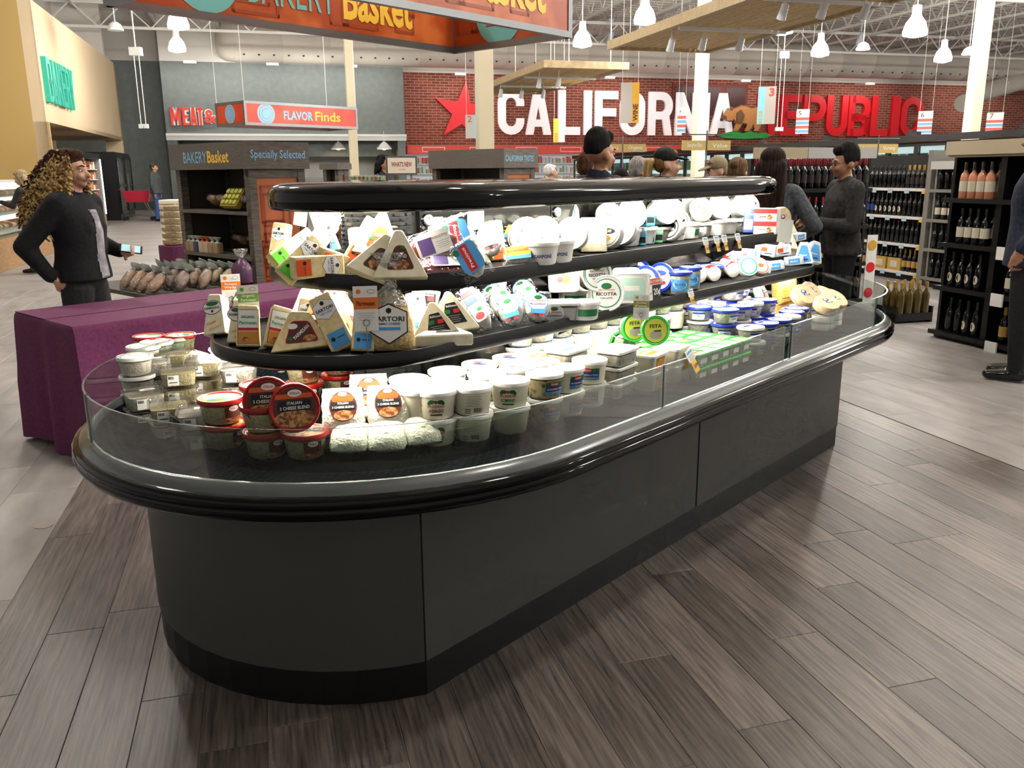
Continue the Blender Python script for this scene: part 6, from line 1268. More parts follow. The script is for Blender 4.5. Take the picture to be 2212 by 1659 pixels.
for i in range(5):
    K = KLN[i % 2]; K.put('bagged_loaf', 'dark crusty loaf in clear film on the upper rack shelf', 'bread', onrack(.14+.03*(i % 2), (.14, .27, .62, .74, .86)[i], zs1+.04) @ rotm(0, .35, 0), 'bagged loaves on the upper rack shelf')
k = Kind(); b = MB(); b.bx(-.16, .16, -.11, .11, 0, .03, 0)
for sx in (-1, 1): b.bx(sx*.155-.006, sx*.155+.006, -.11, .11, .03, .06, 0)
for sy in (-1, 1): b.bx(-.16, .16, sy*.105-.006, sy*.105+.006, .03, .06, 0)
k.add('tray', b, [M('tray_gold', '#a8923a', .5)])
for i in range(4):
    for j in range(3): c = MB(); c.rbox((-.115+i*.077, -.068+j*.068, .055), (.06, .052, .045), .012); k.add('pastry', c, [M('pastry_lime', '#c3c455', .5)])
k.put('pastry_tray', 'gold tray of yellow-green pastries tilted on the upper rack shelf', 'tray', onrack(.12, .44, zs1+.115) @ rotm(0, -.95, 0) @ rotm(0, 0, math.pi/2))
for i in range(6):
    K = KLN[i % 2]; K.put('bagged_loaf', 'loaf in clear film on the middle rack shelf', 'bread', onrack(.3+.05*(i % 2), .12+i*.13, zs2+.09) @ rotm(0, .3, 0), 'bagged loaves on the middle rack shelf')
def smallbag(body, top, seed):
    r = random.Random(seed); k = Kind(); b = MB(); b.rbox((0, 0, .06), (.10, .08, .12), .012); k.add('bag', b, [body]); g = MB(); lp = []
    for x, q in ((.12, .04), (.14, .016), (.155, .03), (.18, .05)): lp.append([(q*math.cos(a)*(1+r.uniform(-.3, .3)), q*.8*math.sin(a)*(1+r.uniform(-.3, .3)), x) for a in [2*math.pi*i/10 for i in range(10)]])
    g.loft(lp, 0, True, True); k.add('bag_twist', g, [top], sharp=60); return k
KB = [smallbag(M('cookie_cream', '#a58d6a', .5), M('bag_frost'), 1), smallbag(M('cookie_paper', '#c9b79a', .6), M('twist_orange', '#c86a3c', .4), 2), smallbag(M('cookie_blue', '#38466a', .5), M('bag_frost'), 3)]
for i in range(7):
    j = (0, 0, 2, 1, 1, 0, 0)[i]; KB[j].put('treat_bag', ['tied clear bag of treats on the middle rack shelf', 'paper bag of treats with orange twist', 'dark blue bag of treats on the middle rack shelf'][j], 'treat bag', onrack(.08, rD-.12-i*.105, zs2) @ rotm(0, 0, -math.pi/2), 'treat bags kind %s on the rack' % ['clear', 'orange twist', 'blue'][j])
# loaves on the low bread table at the rack foot
tb = thing('bread_table', 'low dark table piled with bagged bread at the rack foot', 'table', XU @ T(ru-1.15, rv-.02, 0)); b = MB(); b.bx(0, 1.1, 0, rD*.98, .34, .38); part('table_top', b, [m_dkin], tb)
for x in (.05, 1.05):
    for y in (.05, rD*.93): l = MB(); l.bx(x-.03, x+.03, y-.03, y+.03, 0, .34); part('leg', l, [m_dkin], tb)
for i in range(16):
    c, r = i % 4, i//4; K = KL[(0, 2, 0, 1)[(i*3) % 4]]
    K.put('bagged_loaf', 'bagged loaf with frosty twisted top on the low bread table', 'bread', XU @ T(ru-.98+c*.25, rv+.12+r*.2, .44) @ rotm(0, -.75, rr.uniform(-.4, .4)+.3), 'bagged loaves on the low bread table')
k = Kind(); b = MB(); b.lathe([(.06, 0), (.10, .03), (.105, .16), (.08, .22), (.03, .27)], 14, 0); k.add('bag', b, [M('purple_film', '#5d3a58', .25)]); b = MB(); b.lathe([(.03, .265), (.025, .285), (.06, .32), (.08, .37)], 12, 0, False); k.add('bag_top', b, [m_bagc]); k.put('gift_bag', 'shiny purple gift bag at the corner of the bread table', 'bag', XU @ T(ru-.12, rv+.05, .382))
# stacked clear deli trays on a purple stand behind the rack
def tray_stack():
    Pq = pY(385, 560, 11.0); t = thing('purple_stand', 'narrow stand draped in purple cloth beside the bread rack', 'stand', T(Pq.x, Pq.y, 0) @ rotm(0, 0, RZU)); b = MB(); b.rbox((0, 0, .32), (.34, .34, .64), .02); part('cloth', b, [m_cloth], t)
    for i in range(6):
        k = thing('clear_tray', 'clear lidded bakery tray in the stack on the purple stand', 'tray', T(Pq.x-.02, Pq.y, .645+i*.085) @ rotm(0, 0, RZU), 'clear trays on the purple stand'); b = MB(); b.rbox((0, 0, .03), (.22, .22, .06), .02); part('contents', b, [m_crumb], k); b = MB(); b.rbox((0, 0, .042), (.23, .23, .08), .02); part('lid', b, [m_clear], k)
tray_stack()
# ---- farther kiosks and counter sign
k2, ku, kv, kW, kD, kzb = rack(1089, 12.9, 320.5, 362.5, 926, 1163, 'grey wood kiosk with pale blue header lettering and orange panel', [1.0, .55], [], [('CALIFORNIA TASTES', 3, .45, .82, .42, .01)], 'tasting_kiosk')
k3, *_ = rack(729, 14.5, 353, 366, 690, 760, 'small dark kiosk with red panel near the pale column', [1.15, .7], [], [], 'small_kiosk')
for o in k3.children:
    if o.name.startswith('side_panel'): o.data.materials[0] = M('kiosk_red', '#b3282a', .5); o['label'] = 'red panel'
rr = random.Random(4)
for i in range(8):
    c = thing('fruit_box', 'small clear punnet with green produce on top of a kiosk', 'punnet', T(*pY(762+i*9, 390, 12.2)) @ rotm(0, 0, RZU), 'punnets behind the canopy'); b = MB(); b.rbox((0, 0, .03), (.07, .09, .05), .01); part('fruit', b, [M('produce_%d' % (i % 3), ['#7d9a6a', '#a5b08a', '#a06a5a'][i % 3], .5)], c); b = MB(); b.rbox((0, 0, .036), (.076, .096, .065), .01); part('lid', b, [m_clear], c)
pt = pY(800, 392, 12.2); t = thing('produce_stand', 'low white stand carrying the clear punnets', 'stand', T(pt.x, pt.y, 0) @ rotm(0, 0, 0)); b = MB(); b.bx(-.32, .32, -.2, .2, pt.z-.06, pt.z-.005); part('top', b, [m_trimw], t)
for sx in (-.28, .28): b = MB(); b.bx(sx-.03, sx+.03, -.15, .15, 0, pt.z-.06); part('leg', b, [m_trimw], t)
Pn = pY(868, 378, 11.2); t = thing('counter_sign', "framed beige sign reading what's new on two posts", 'sign', T(Pn.x, Pn.y, 0) @ rotm(0, 0, face_cam(Pn)+.1)); w = .395; z0, z1 = Pn.z, up_to(Pn, 337)
b = MB(); b.bx(-w/2, w/2, -.015, .015, z0, z1); part('frame', b, [m_alu], t); b = MB(); b.bx(-w/2+.022, w/2-.022, -.018, -.014, z0+.022, z1-.022); bd = part('board', b, [m_scream], t)
s = MB().at(T(0, -.0185, (z0+z1)/2) @ STAND); s.text("WHAT'S NEW", .08, T(0, .015, 0), 2, width=.26, bold=.02); s.text('IN STORE', .02, T(0, -.05, 0), 2, width=.08); part('lettering', s, RKM, bd)
for sx in (-.12, .12): b = MB(); b.tube([(sx, 0, 0), (sx, 0, z0)], .012, 6); part('post', b, [m_alu], t)
b = MB(); b.bx(-.25, .25, -.15, .15, 0, .02); part('base', b, [m_alu], t)
# ---- wine bottles
m_bott = M('bottle_dark', '#07090a', .06, spec=.8); m_bottg = M('bottle_green', '#20301a', .06, spec=.8); m_bottr = M('bottle_rose', '#c98a6a', .08, spec=.7); m_botty = M('bottle_gold', '#5a4a1c', .08, spec=.8)
m_capr = M('capsule_red', '#9c1626', .35); m_capk = M('capsule_black', '#101010', .35); m_capg = M('capsule_gold', '#9c7a2e', .35); m_capy = M('capsule_green', '#5c7a3a', .35); m_labc = M('wine_label', '#cfc7b2', .6); m_labg = M('wine_label_gold', '#b8924a', .6); m_labd = M('wine_label_dark', '#2c2626', .5)
def bottle(glass, cap, lab=None, style='band', h=.31, r=.037):
    k = Kind(); b = MB(); b.lathe([(r*.9, 0), (r, .006), (r, h*.58), (r*.85, h*.66), (r*.42, h*.74), (r*.38, h*.8)], 12, 0); k.add('glass', b, [glass])
    c = MB(); c.lathe([(r*.40, h*.78), (r*.42, h*.985), (r*.36, h)], 10, 0); k.add('capsule', c, [cap])
    if lab:
        s = MB()
        if style == 'band': s.lathe([(r+.0006, h*.2), (r+.0006, h*.48)], 12, 0, False)
        elif style == 'oval': wrap = [(.024*math.cos(a), h*.3+.04*math.sin(a)) for a in [2*math.pi*i/14 for i in range(14)]]; s.add([((r+.0015)*math.sin(x/r), -(r+.0015)*math.cos(x/r), y) for x, y in wrap], [tuple(range(14))], 0)
        k.add('label', s, [lab])
    return k
BR = bottle(m_bott, m_capr, m_labd); BK = bottle(m_bott, m_capk); BKL = bottle(m_bott, m_capk, m_labc); BKO = bottle(m_bott, m_capk, m_labc, 'oval'); BG = bottle(m_bottg, m_capy, m_labc); BRO = bottle(m_bottr, M('capsule_grey', '#3a3230', .4), m_labc, 'band', .31, .04); BGO = bottle(m_bott, m_capg, m_labg); BY = bottle(m_botty, m_capg); BKG = bottle(m_bott, m_capg, m_labd); BB = bottle(m_bott, m_capk, M('wine_label_blue', '#233a7a', .5)); BMA = bottle(m_bott, m_capk, M('wine_label_pink', '#a8375f', .5))
m_steelk = M('rack_black', '#0e0e0f', .4); m_whsh = M('shelf_white', '#d8d6d2', .45); m_hbeige = M('header_beige', '#b5a78c', .6); m_hgrey = M('header_grey', '#b9b8b4', .6); m_gend = M('end_panel_grey', '#7b7870', .6); m_ptag = M('shelf_tag_blue', '#a9c3cf', .5)
def gondola(name, label, a0, b0, b1, depth, zs, top, hz, shelf_m, back_m, kick=.1, face=-1, hdr=None, tags=True, lip=.035):
    """shelving whose open face looks toward -a; local frame x = a, y = b"""
    t = thing(name, label, 'shelving', XA @ T(a0, b0, 0)); L = b1-b0
    b = MB(); b.bx(depth-.03, depth, 0, L, 0, top); part('back_panel', b, [back_m], t)
    for y in (0, L-.03): b = MB(); b.bx(depth*.15, depth, y, y+.03, 0, top); part('upright', b, [shelf_m], t)
    b = MB(); b.bx(.06, depth, 0, L, 0, kick-.03); part('kick', b, [m_steelk], t)
    for z in zs:
        b = MB(); b.bx(0, depth-.03, 0, L, z-.02, z); b.bx(-.012, .0, 0, L, z-lip, z+.004); s = part('shelf', b, [shelf_m], t)
        if tags:
            for q in range(max(1, int(L/.35))): g = MB(); y = .12+q*.33; g.bx(-.016, -.012, y, y+.09, z-lip-.03, z-lip+.02); part('shelf_tag', g, [m_ptag if q % 4 else m_tag], s)
    if hdr: b = MB(); b.bx(-.03, .02, 0, L, hz[0], hz[1]); part('header', b, [hdr], t); b = MB(); b.bx(0, depth, 0, L, top-.02, top); part('top_board', b, [hdr], t)
    return t
def fill(Ks, a0, b0, b1, z, step, lab, grp, rows=1, off=.06, dstep=.09):
    n = int((b1-b0)/step); 
    for r in range(rows):
        for i in range(n):
            K = Ks[(i*len(Ks)//n) if len(Ks) < n else i % len(Ks)]
            K.put('wine_bottle', lab, 'wine bottle', XA @ T(a0+off+r*dstep, b0+step*(i+.5), z) @ rotm(0, 0, -math.pi/2+rr.uniform(-.2, .2)), grp)
ZS = [.125, .505, .875, 1.25]
gondola('wine_shelving', 'white wine shelving with four rows of dark bottles', 8.5, 9.5, 13.2, .5, ZS, 1.70, (1.58, 1.70), m_whsh, m_steelk)
fill([BKG, BK, BK, BKL, BK], 8.5, 9.56, 12.4, 1.25, .092, 'dark wine bottle on the top white shelf', 'bottles on the top white shelf')
fill([BK, BKO, BB, BK, BKO], 8.5, 9.56, 12.2, .875, .094, 'dark wine bottle on the second white shelf', 'bottles on the second white shelf')
fill([BK, BK, BMA, BK], 8.5, 9.56, 12.2, .505, .094, 'dark wine bottle on the third white shelf', 'bottles on the third white shelf')
fill([BGO, BKL, BGO, BKL], 8.5, 9.56, 11.6, .125, .094, 'labelled wine bottle on the bottom white shelf', 'bottles on the bottom white shelf')
for i in range(2): c = thing('wine_carton', 'gold printed wine carton on the bottom white shelf', 'box', XA @ T(8.62, 10.15+i*.3, .126), 'gold cartons'); b = MB(); b.bx(-.1, .1, -.13, .13, 0, .17); part('carton', b, [m_gold], c); b = MB(); b.bx(-.104, -.1, -.07, .07, .04, .13); part('label', b, [m_labc], c)
e = MB(); e.bx(8.35, 9.1, 9.42, 9.5, 0, 1.74); tag(link('shelving_end_panel', e.mesh('shelving_end_panel', [m_gend]), None, XA), 'tall grey end panel closing the white wine shelving', 'panel')
# black rack nearest on the right
gondola('wine_rack', 'black wine rack with pink and dark bottles under a beige header', 5.85, 4.55, 6.42, .5, [.07, .475, .86, 1.25], 1.62, (1.62, 1.735), m_steelk, m_steelk, .09, hdr=m_hbeige, tags=False)
b = MB(); b.bx(5.9, 6.3, 5.82, 5.88, 0, 1.62); tag(link('rack_divider', b.mesh('rack_divider', [m_steelk]), None, XA), 'black upright board dividing the near wine rack', 'panel')
fill([BRO], 5.85, 5.93, 6.36, 1.25, .094, 'pink wine bottle with cream label on the black rack', 'pink wine bottles', 2)
fill([BKL], 5.85, 5.93, 6.36, .86, .088, 'dark bottle with cream band label on the black rack', 'cream-band bottles on the black rack', 2)
fill([BKO], 5.85, 5.93, 6.36, .475, .1, 'dark bottle with cream oval label on the black rack', 'oval-label bottles on the black rack', 1)
fill([BKO, BK], 5.85, 5.9, 6.38, .07, .1, 'dark bottle on the lowest shelf of the black rack', 'lowest-shelf bottles', 1)
fill([BGO], 5.85, 5.5, 5.8, .07, .1, 'gold-label bottle at the foot of the black rack', 'gold-label bottles at the rack foot', 1)
fill([BKL], 5.85, 5.4, 5.8, .475, .1, 'dark bottle behind the suited person', 'bottles behind the suited person', 1); fill([BK], 5.85, 5.2, 5.8, .86, .1, 'plain dark bottle beside the rack divider', 'plain bottles by the divider', 1)
for i, z in enumerate((.07, .475, .86)): c = MB(); c.bx(5.82, 5.835, 5.62+.0*i, 5.74, z-.09, z+.015); tag(link('shelf_ticket', c.mesh('shelf_ticket', [m_card]), None, XA), ['white shelf ticket at the foot of the black rack', 'white shelf ticket halfway up the black rack', 'white shelf ticket high on the black rack'][i], 'price tag')
# dark shelves seen between the end panel and the black rack
gondola('wine_bay', 'dim wine bay with dark bottles behind the grey end panel', 8.3, 8.15, 9.35, .4, [.13, .5, .875, 1.25], 1.6, (1.5, 1.6), m_gend, m_gend, .09, hdr=m_hgrey, tags=False)
for i, z in enumerate((.13, .5, .875, 1.25)): fill([BKL if i == 2 else BK], 8.3, 8.2, 9.3, z, .11, 'dark bottle in the dim wine bay, '+['lowest', 'second', 'third', 'top'][i]+' shelf', 'dim bay bottles %d' % i)
# red-capped bottle gondola facing the camera
def wall_gondola(name, label, a0, a1, b0, depth, zs, top, rows, hdr):
    t = thing(name, label, 'shelving', XA @ T(a0, b0, 0)); L = a1-a0
    b = MB(); b.bx(0, L, depth-.03, depth, 0, top); part('back_panel', b, [m_steelk], t); b = MB(); b.bx(0, L, .06, depth, 0, .08); part('kick', b, [m_steelk], t)
    for x in (0, L-.03): b = MB(); b.bx(x, x+.03, .05, depth, 0, top); part('upright', b, [m_steelk], t)
    for z in zs: b = MB(); b.bx(0, L, 0, depth-.03, z-.02, z); b.bx(0, L, -.012, 0, z-.035, z+.004); part('shelf', b, [m_steelk], t)
    for x0, x1, m_ in hdr: b = MB(); b.bx(x0*L, x1*L, -.03, .02, top, top+.11); part('header', b, [m_], t)
    for z, K, lb, gp, rw in rows:
        n = int(L/.084)
        for r in range(rw):
            for i in range(n): K.put('wine_bottle', lb, 'wine bottle', XA @ T(a0+.05+i*.084, b0+.06+r*.085, z) @ rotm(0, 0, rr.uniform(-.15, .15)), gp)
wall_gondola('red_cap_shelving', 'black shelving of red-capped wine bottles under beige and grey headers', 4.85, 6.30, 7.95, .45, [.12, .52, .92, 1.31], 1.62, [(1.31, BR, 'red-capped wine bottle on the top black shelf', 'red-capped bottles', 2), (.92, BR, 'dark bottle on the second black shelf', 'second black shelf bottles', 1), (.52, BKL, 'dark bottle with pale label on the third black shelf', 'third black shelf bottles', 1), (.12, BK, 'dark bottle on the lowest black shelf', 'lowest black shelf bottles', 1)], [(0, .42, m_hbeige), (.425, 1, m_hgrey)])
q = toA(pz(1866, 610, .12)); t = thing('floor_crate', 'low black crate of gold-necked bottles near the curved glass', 'crate', XA @ T(6.0, 7.05, 0)); b = MB(); b.bx(0, .45, 0, .36, .02, .1); part('tray', b, [m_steelk], t)
for sx in (0, .43): b = MB(); b.bx(sx, sx+.02, 0, .36, 0, .16); part('side', b, [m_steelk], t)
for i in range(4):
    for j in range(3): BY.put('wine_bottle', 'gold-necked pale bottle in the low crate', 'wine bottle', XA @ T(6.06+i*.1, 7.07+j*.1, .1), 'gold-necked bottles in the low crate')
s = thing('round_shelf_sign', 'white shelf sign with red round emblem beside the red-capped shelving', 'sign', XA @ T(6.33, 7.98, .36)); b = MB(); b.bx(0, .13, 0, .012, -.3, .45); part('board', b, [m_card], s)
for k_, (z, c_) in enumerate(((.34, 'sign_gold'), (.1, 'letter_red'), (-.18, 'letter_red'))): d = MB().at(T(.065, -.002, z) @ STAND); d.lathe([(.055, 0), (.055, .004)], 20, 0); part('emblem', d, [MATS[c_]], s)
# ---- freezer row with black top rail, beyond the wine
def freezer_row():
    t = thing('freezer_row', 'long row of upright freezers with black top rail and lit doors', 'freezer', XA @ T(12.4, 8, 0)); L = 26
    b = MB(); b.bx(.1, 1, 0, L, 0, 2.02); part('cabinet', b, [m_steelk], t); b = MB(); b.bx(-.06, .1, 0, L, 2.03, 2.15); part('top_rail', b, [m_steelk], t)
    b = MB(); b.bx(-.02, .1, 0, L, 0, .22); part('kick', b, [m_steelk], t)
    mg = Mclear('freezer_glass', '#e8f2f2', .06, .03); ml = M('freezer_light', '#e8f2f4', .5, emit=1.6); fr = [M('pack_%d' % i, c, .5) for i, c in enumerate(['#b8523a', '#3a8a7a', '#d8c060', '#e8e4da', '#4a7ab0', '#6a9a4a'])]
    n = 32; w = L/n; r = random.Random(8)
    for i in range(n):
        y = i*w; d = MB(); 
        for (y0, y1, z0, z1) in ((0, .05, .24, 2.0), (w-.05, w, .24, 2.0), (.05, w-.05, .24, .3), (.05, w-.05, 1.94, 2.0)): d.bx(.02, .06, y+y0, y+y1, z0, z1)
        dr = part('door_frame', d, [m_steelk], t); g = MB(); g.bx(.035, .045, y+.05, y+w-.05, .3, 1.94); part('pane', g, [mg], dr)
        l = MB(); l.bx(.092, .1, y+.05, y+w-.05, .3, 1.94); part('liner', l, [ml], t)
        f = MB()
        for z in (.4, .78, 1.16, 1.54):
            for q in range(3): f.bx(.075, .09, y+.08+q*.23, y+.28+q*.23, z, z+.27, r.randrange(6))
        o = part('frozen_packs', f, fr, t); o['kind'] = 'stuff'
    for i in range(9): f = MB(); y = 1.2+i*2.7; f.box((.02, y, 2.19), (.1, .3, .05), 0); f.box((.02, y+.05, 2.23), (.08, .14, .04), 0); part('rail_fixture', f, [m_steelk], t)
freezer_row()
# low white-wine gondola with category headers
wall_gondola('white_wine_shelving', 'low shelving of green white-wine bottles behind the shoppers', 5.3, 8.2, 13.6, .5, [.2, .65, 1.1], 1.2, [(1.1, BG, 'green-capped white wine bottle behind the shoppers', 'green-capped bottles', 2)], [])
def topper(px_, py_, Y, w, words, lb):
    P = pY(px_, py_, Y); t = thing('category_topper', lb, 'sign', T(P.x, P.y, 0) @ rotm(0, 0, RZA)); b = MB(); b.tube([(0, 0, 1.0), (0, 0, P.z+.28)], .012, 6); part('post', b, [m_alu], t); b = MB(); b.tube([(-w, 0, P.z+.22), (w, 0, P.z+.22)], .01, 6); part('crossbar', b, [m_alu], t)
    for i, wd in enumerate(words): b = MB(); x = -w+i*w+.01; b.bx(x, x+w-.03, -.01, .01, P.z-.02, P.z+.13); bd = part('board', b, [M('topper_gold', '#c2a866', .5)], t); s = MB().at(T(x+w/2, -.012, P.z+.055) @ STAND); s.text(wd, .09, Matrix(), 0, width=w*.6); part('lettering', s, [m_paper], bd)
    b = MB(); b.bx(-.2, .2, -.1, .1, 1.0, 1.02); part('foot', b, [m_alu], t); l = MB(); l.tube([(0, 0, 0), (0, 0, 1.0)], .015, 6); part('lower_post', l, [m_alu], t)
topper(1526, 322, 14, .44, ['Sauvignon Blanc', 'Value'], 'gold category topper reading sauvignon blanc and value')
topper(1896, 328, 15.2, .42, ['Premium', 'Variety'], 'gold category topper beyond the bespectacled man'); topper(1345, 326, 17, .5, ['Made in CA', 'Organic'], 'gold category topper before the dairy wall')
# spirit bottles row left of the shoppers
t = thing('bottle_counter', 'white counter carrying gold-capped bottles behind the shoppers', 'counter', T(*pY(1235, 395, 17).xy, 0) @ rotm(0, 0, RZA)); b = MB(); b.bx(-.6, 1.4, 0, .6, 0, 1.1); part('body', b, [m_trimw], t); b = MB(); b.bx(-.62, 1.42, -.02, .62, 1.1, 1.14); part('top', b, [m_whsh], t)
for i in range(14): (BY if i % 3 else BKG).put('wine_bottle', 'gold-capped bottle on the white counter', 'wine bottle', t.matrix_basis @ T(-.5+i*.13, .15, 1.14), 'gold-capped bottles on the white counter')
# ---- dairy wall under the brick
def dairy():
    t = thing('dairy_case', 'open dairy case along the brick wall under a red band', 'dairy case', XA @ T(6.8, 41.4, 0)); L = 17
    b = MB(); b.bx(0, L, .9, 1.6, 0, 2.4); part('back', b, [M('dairy_back', '#c9cdd0', .5, emit=.25)], t); b = MB(); b.bx(0, L, -.05, 1.6, 2.4, 2.78); bd = part('red_band', b, [M('band_red', '#d23a2c', .45, emit=.12)], t); b = MB(); b.bx(0, L, 0, 1.6, 0, .5); part('base', b, [m_trimw], t)
    for i in range(7):
        x = .7+i*2.3; f = MB()
        for (x0, x1, z0, z1) in ((x, x+1.1, 2.68, 2.71), (x, x+1.1, 2.48, 2.51), (x, x+.03, 2.48, 2.71), (x+1.07, x+1.1, 2.48, 2.71)): f.bx(x0, x1, -.06, -.05, z0, z1)
        part('outline', f, [m_trimw], bd)
    r = random.Random(2); cols = [M('carton_%d' % i, c, .5) for i, c in enumerate(['#d9d9d6', '#b8c4cc', '#c9a28a', '#9aa884', '#b05a4a'])]
    for z in (.5, 1.0, 1.5, 1.95):
        b = MB(); b.bx(0, L, .2, .95, z-.03, z); part('shelf', b, [m_trimw], t)
        f = MB()
        for i in range(90): f.bx(i*.188+.01, i*.188+.17, .3, .5, z, z+r.uniform(.2, .34), r.randrange(5))
        part('cartons', f, cols, t)['kind'] = 'stuff'
dairy()
# service counter contents and pendants
for px_, lb in ((731, 'small lit cone pendant over the service counter near the pale column'), (830, 'small lit cone pendant over the service counter by the brick corner')):
    P = pY(px_, 322, 40.8); t = thing('cone_pendant', lb, 'lamp', T(P.x, P.y, P.z)); b = MB(); b.lathe([(.05, .32), (.12, .28), (.34, .04), (.34, 0)], 16, 0, False); part('shade', b, [m_lampbody], t); b = MB(); b.ell((0, 0, .06), (.12, .12, .1), 0, 10, 6); part('bulb', b, [M('bulb_warm', '#ffe2b0', .4, emit=25)], t); b = MB(); b.tube([(0, 0, .3), (0, 0, .8)], .015, 4); part('cord', b, [m_lampbody], t)
t = thing('service_counter', 'white glass-front service counter under the grey bulkhead', 'counter', XA @ T(-3, 40.2, 0)); b = MB(); b.bx(0, 9, 0, .9, 0, 1.0); part('body', b, [m_trimw], t); b = MB(); b.bx(0, 9, .0, .03, 1.0, 1.35); part('pane', b, [m_glass], t)
# ---- bakery counter, merchandisers and fridge at the left
m_cw = Mnoise('counter_wood', '#9a7650', '#ad8860', 5, .5, (1, 1, 6)); m_cbase = M('counter_base', '#8b8680', .6)
t = thing('bakery_counter', 'light wood bakery counter with dark top by the yellow wall', 'counter', XA @ T(-4.6, 8.0, 0)); b = MB(); b.bx(0, 1.0, 0, 5.2, .18, 1.0); part('body', b, [m_cw], t); b = MB(); b.bx(.02, .99, 0, 5.2, 0, .18); part('base', b, [m_cbase], t); b = MB(); b.bx(-.1, 1.04, -.04, 5.24, 1.0, 1.05); part('counter_top', b, [m_dkin], t); b = MB(); b.bx(1.0, 1.012, 0, 5.2, .55, .57); part('groove', b, [m_dkin], t)
for i in range(2): b = MB(); b.bx(.85, .87, 2.0+i*1.6, 3.5+i*1.6, 1.05, 1.38); part('glass_guard', b, [m_glass], t)
m_glowc = M('case_glow', '#fff1dc', .5, emit=2.2)
t = thing('pastry_case', 'lit glass pastry case full of pastries before the yellow wall', 'display case', XA @ T(-5.3, 14.2, 0)); b = MB(); b.bx(0, 1.2, 0, 8.5, 0, .5); part('base', b, [m_cw], t); b = MB(); b.bx(0, .08, 0, 8.5, .5, 1.4); part('back', b, [m_glowc], t); b = MB(); b.bx(0, 1.1, 0, 8.5, 1.4, 1.44); part('top', b, [m_lampbody], t); b = MB(); b.bx(1.15, 1.17, 0, 8.5, .5, 1.4); part('front_glass', b, [m_glass], t)
r = random.Random(6); pm = [M('pastry_%d' % i, c, .6) for i, c in enumerate(['#c98a5a', '#a8502e', '#e0b890', '#b23a2a', '#f0e2c8'])]
for z in (.55, .85, 1.15):
    b = MB(); b.bx(.1, 1.0-(z-.5)*.4, .05, 8.45, z-.02, z); part('shelf', b, [m_lampbody], t)
    f = MB()
    for i in range(60):
        for j in range(2): f.ell((.3+j*.28, .15+i*.138, z+.05), (.09, .055, .05), r.randrange(5), 6, 4)
    part('pastries', f, pm, t)['kind'] = 'stuff'
t = thing('menu_stand', 'small black upright card holder on the pastry case', 'sign', XA @ T(-4.5, 14.6, 1.44)); b = MB(); b.bx(0, .02, 0, .2, .05, .35); part('board', b, [m_ink], t); b = MB(); b.bx(-.04, .06, .06, .14, 0, .05); part('foot', b, [m_ink], t); b = MB(); b.bx(.021, .023, .03, .17, .12, .3); part('print', b, [m_lgrey], t)
def merch():
    t = thing('open_merchandiser', 'tall open merchandiser with lit edge and packed shelves under the cream bulkhead', 'merchandiser', XA @ T(-5.7, 27.2, 0)); D, L = 1.0, 2.6
    b = MB(); b.bx(0, .1, 0, L, .3, 2.0); part('back', b, [M('merch_back', '#d8c4a4', .6, emit=.35)], t); b = MB(); b.bx(0, D, 0, L, 2.0, 2.16); part('canopy', b, [m_steelk], t); b = MB(); b.bx(0, D, 0, L, 0, .3); part('base', b, [m_cw], t)
    for y in (0, L-.06): b = MB(); b.bx(0, D, y, y+.06, .3, 2.0); part('side', b, [m_gend], t)
    b = MB(); b.bx(D, D+.02, L-.08, L-.0, .35, 2.0); part('light_strip', b, [M('merch_led', '#eaf6ff', .4, emit=9)], t)
    r = random.Random(9); f = MB()
    for z in (.5, .8, 1.1, 1.4, 1.7):
        s = MB(); s.bx(.1, D-.1, .06, L-.06, z-.02, z); part('shelf', s, [m_lampbody], t)
        for i in range(9): f.bx(.3, D-.15, .1+i*.27, .3+i*.27, z, z+r.uniform(.12, .24), r.randrange(5))
    part('packages', f, pm, t)['kind'] = 'stuff'
merch()
def fridge():
    t = thing('glass_door_fridge', 'black two-door drinks fridge standing against the cream bulkhead', 'fridge', XA @ T(-5.6, 32.8, 0)); D, L, Hh = .95, 3.6, 2.3
    b = MB(); b.bx(0, D-.06, 0, L, 0, Hh); part('cabinet', b, [m_steelk], t)
    for i in range(2):
        y = .1+i*1.75; d = MB()
        for (y0, y1, z0, z1) in ((0, .07, .2, 2.2), (1.6, 1.67, .2, 2.2), (.07, 1.6, .2, .28), (.07, 1.6, 2.12, 2.2), (.07, 1.6, 1.12, 1.2)): d.bx(D-.06, D, y+y0, y+y1, z0, z1)
        dr = part('door', d, [m_black], t); g = MB(); g.bx(D-.05, D-.045, y+.07, y+1.6, .28, 2.12); part('pane', g, [m_gtrim], dr); h = MB(); h.bx(D-.045, D-.04, y+.3, y+.36, .4, 2.0); part('inner_light', h, [M('fridge_tube', '#e6eef0', .4, emit=2.5)], dr); h = MB(); h.tube([(D+.04, y+.14, .8), (D+.04, y+.14, 1.6)], .02, 6); part('handle', h, [m_wire], dr)
fridge()
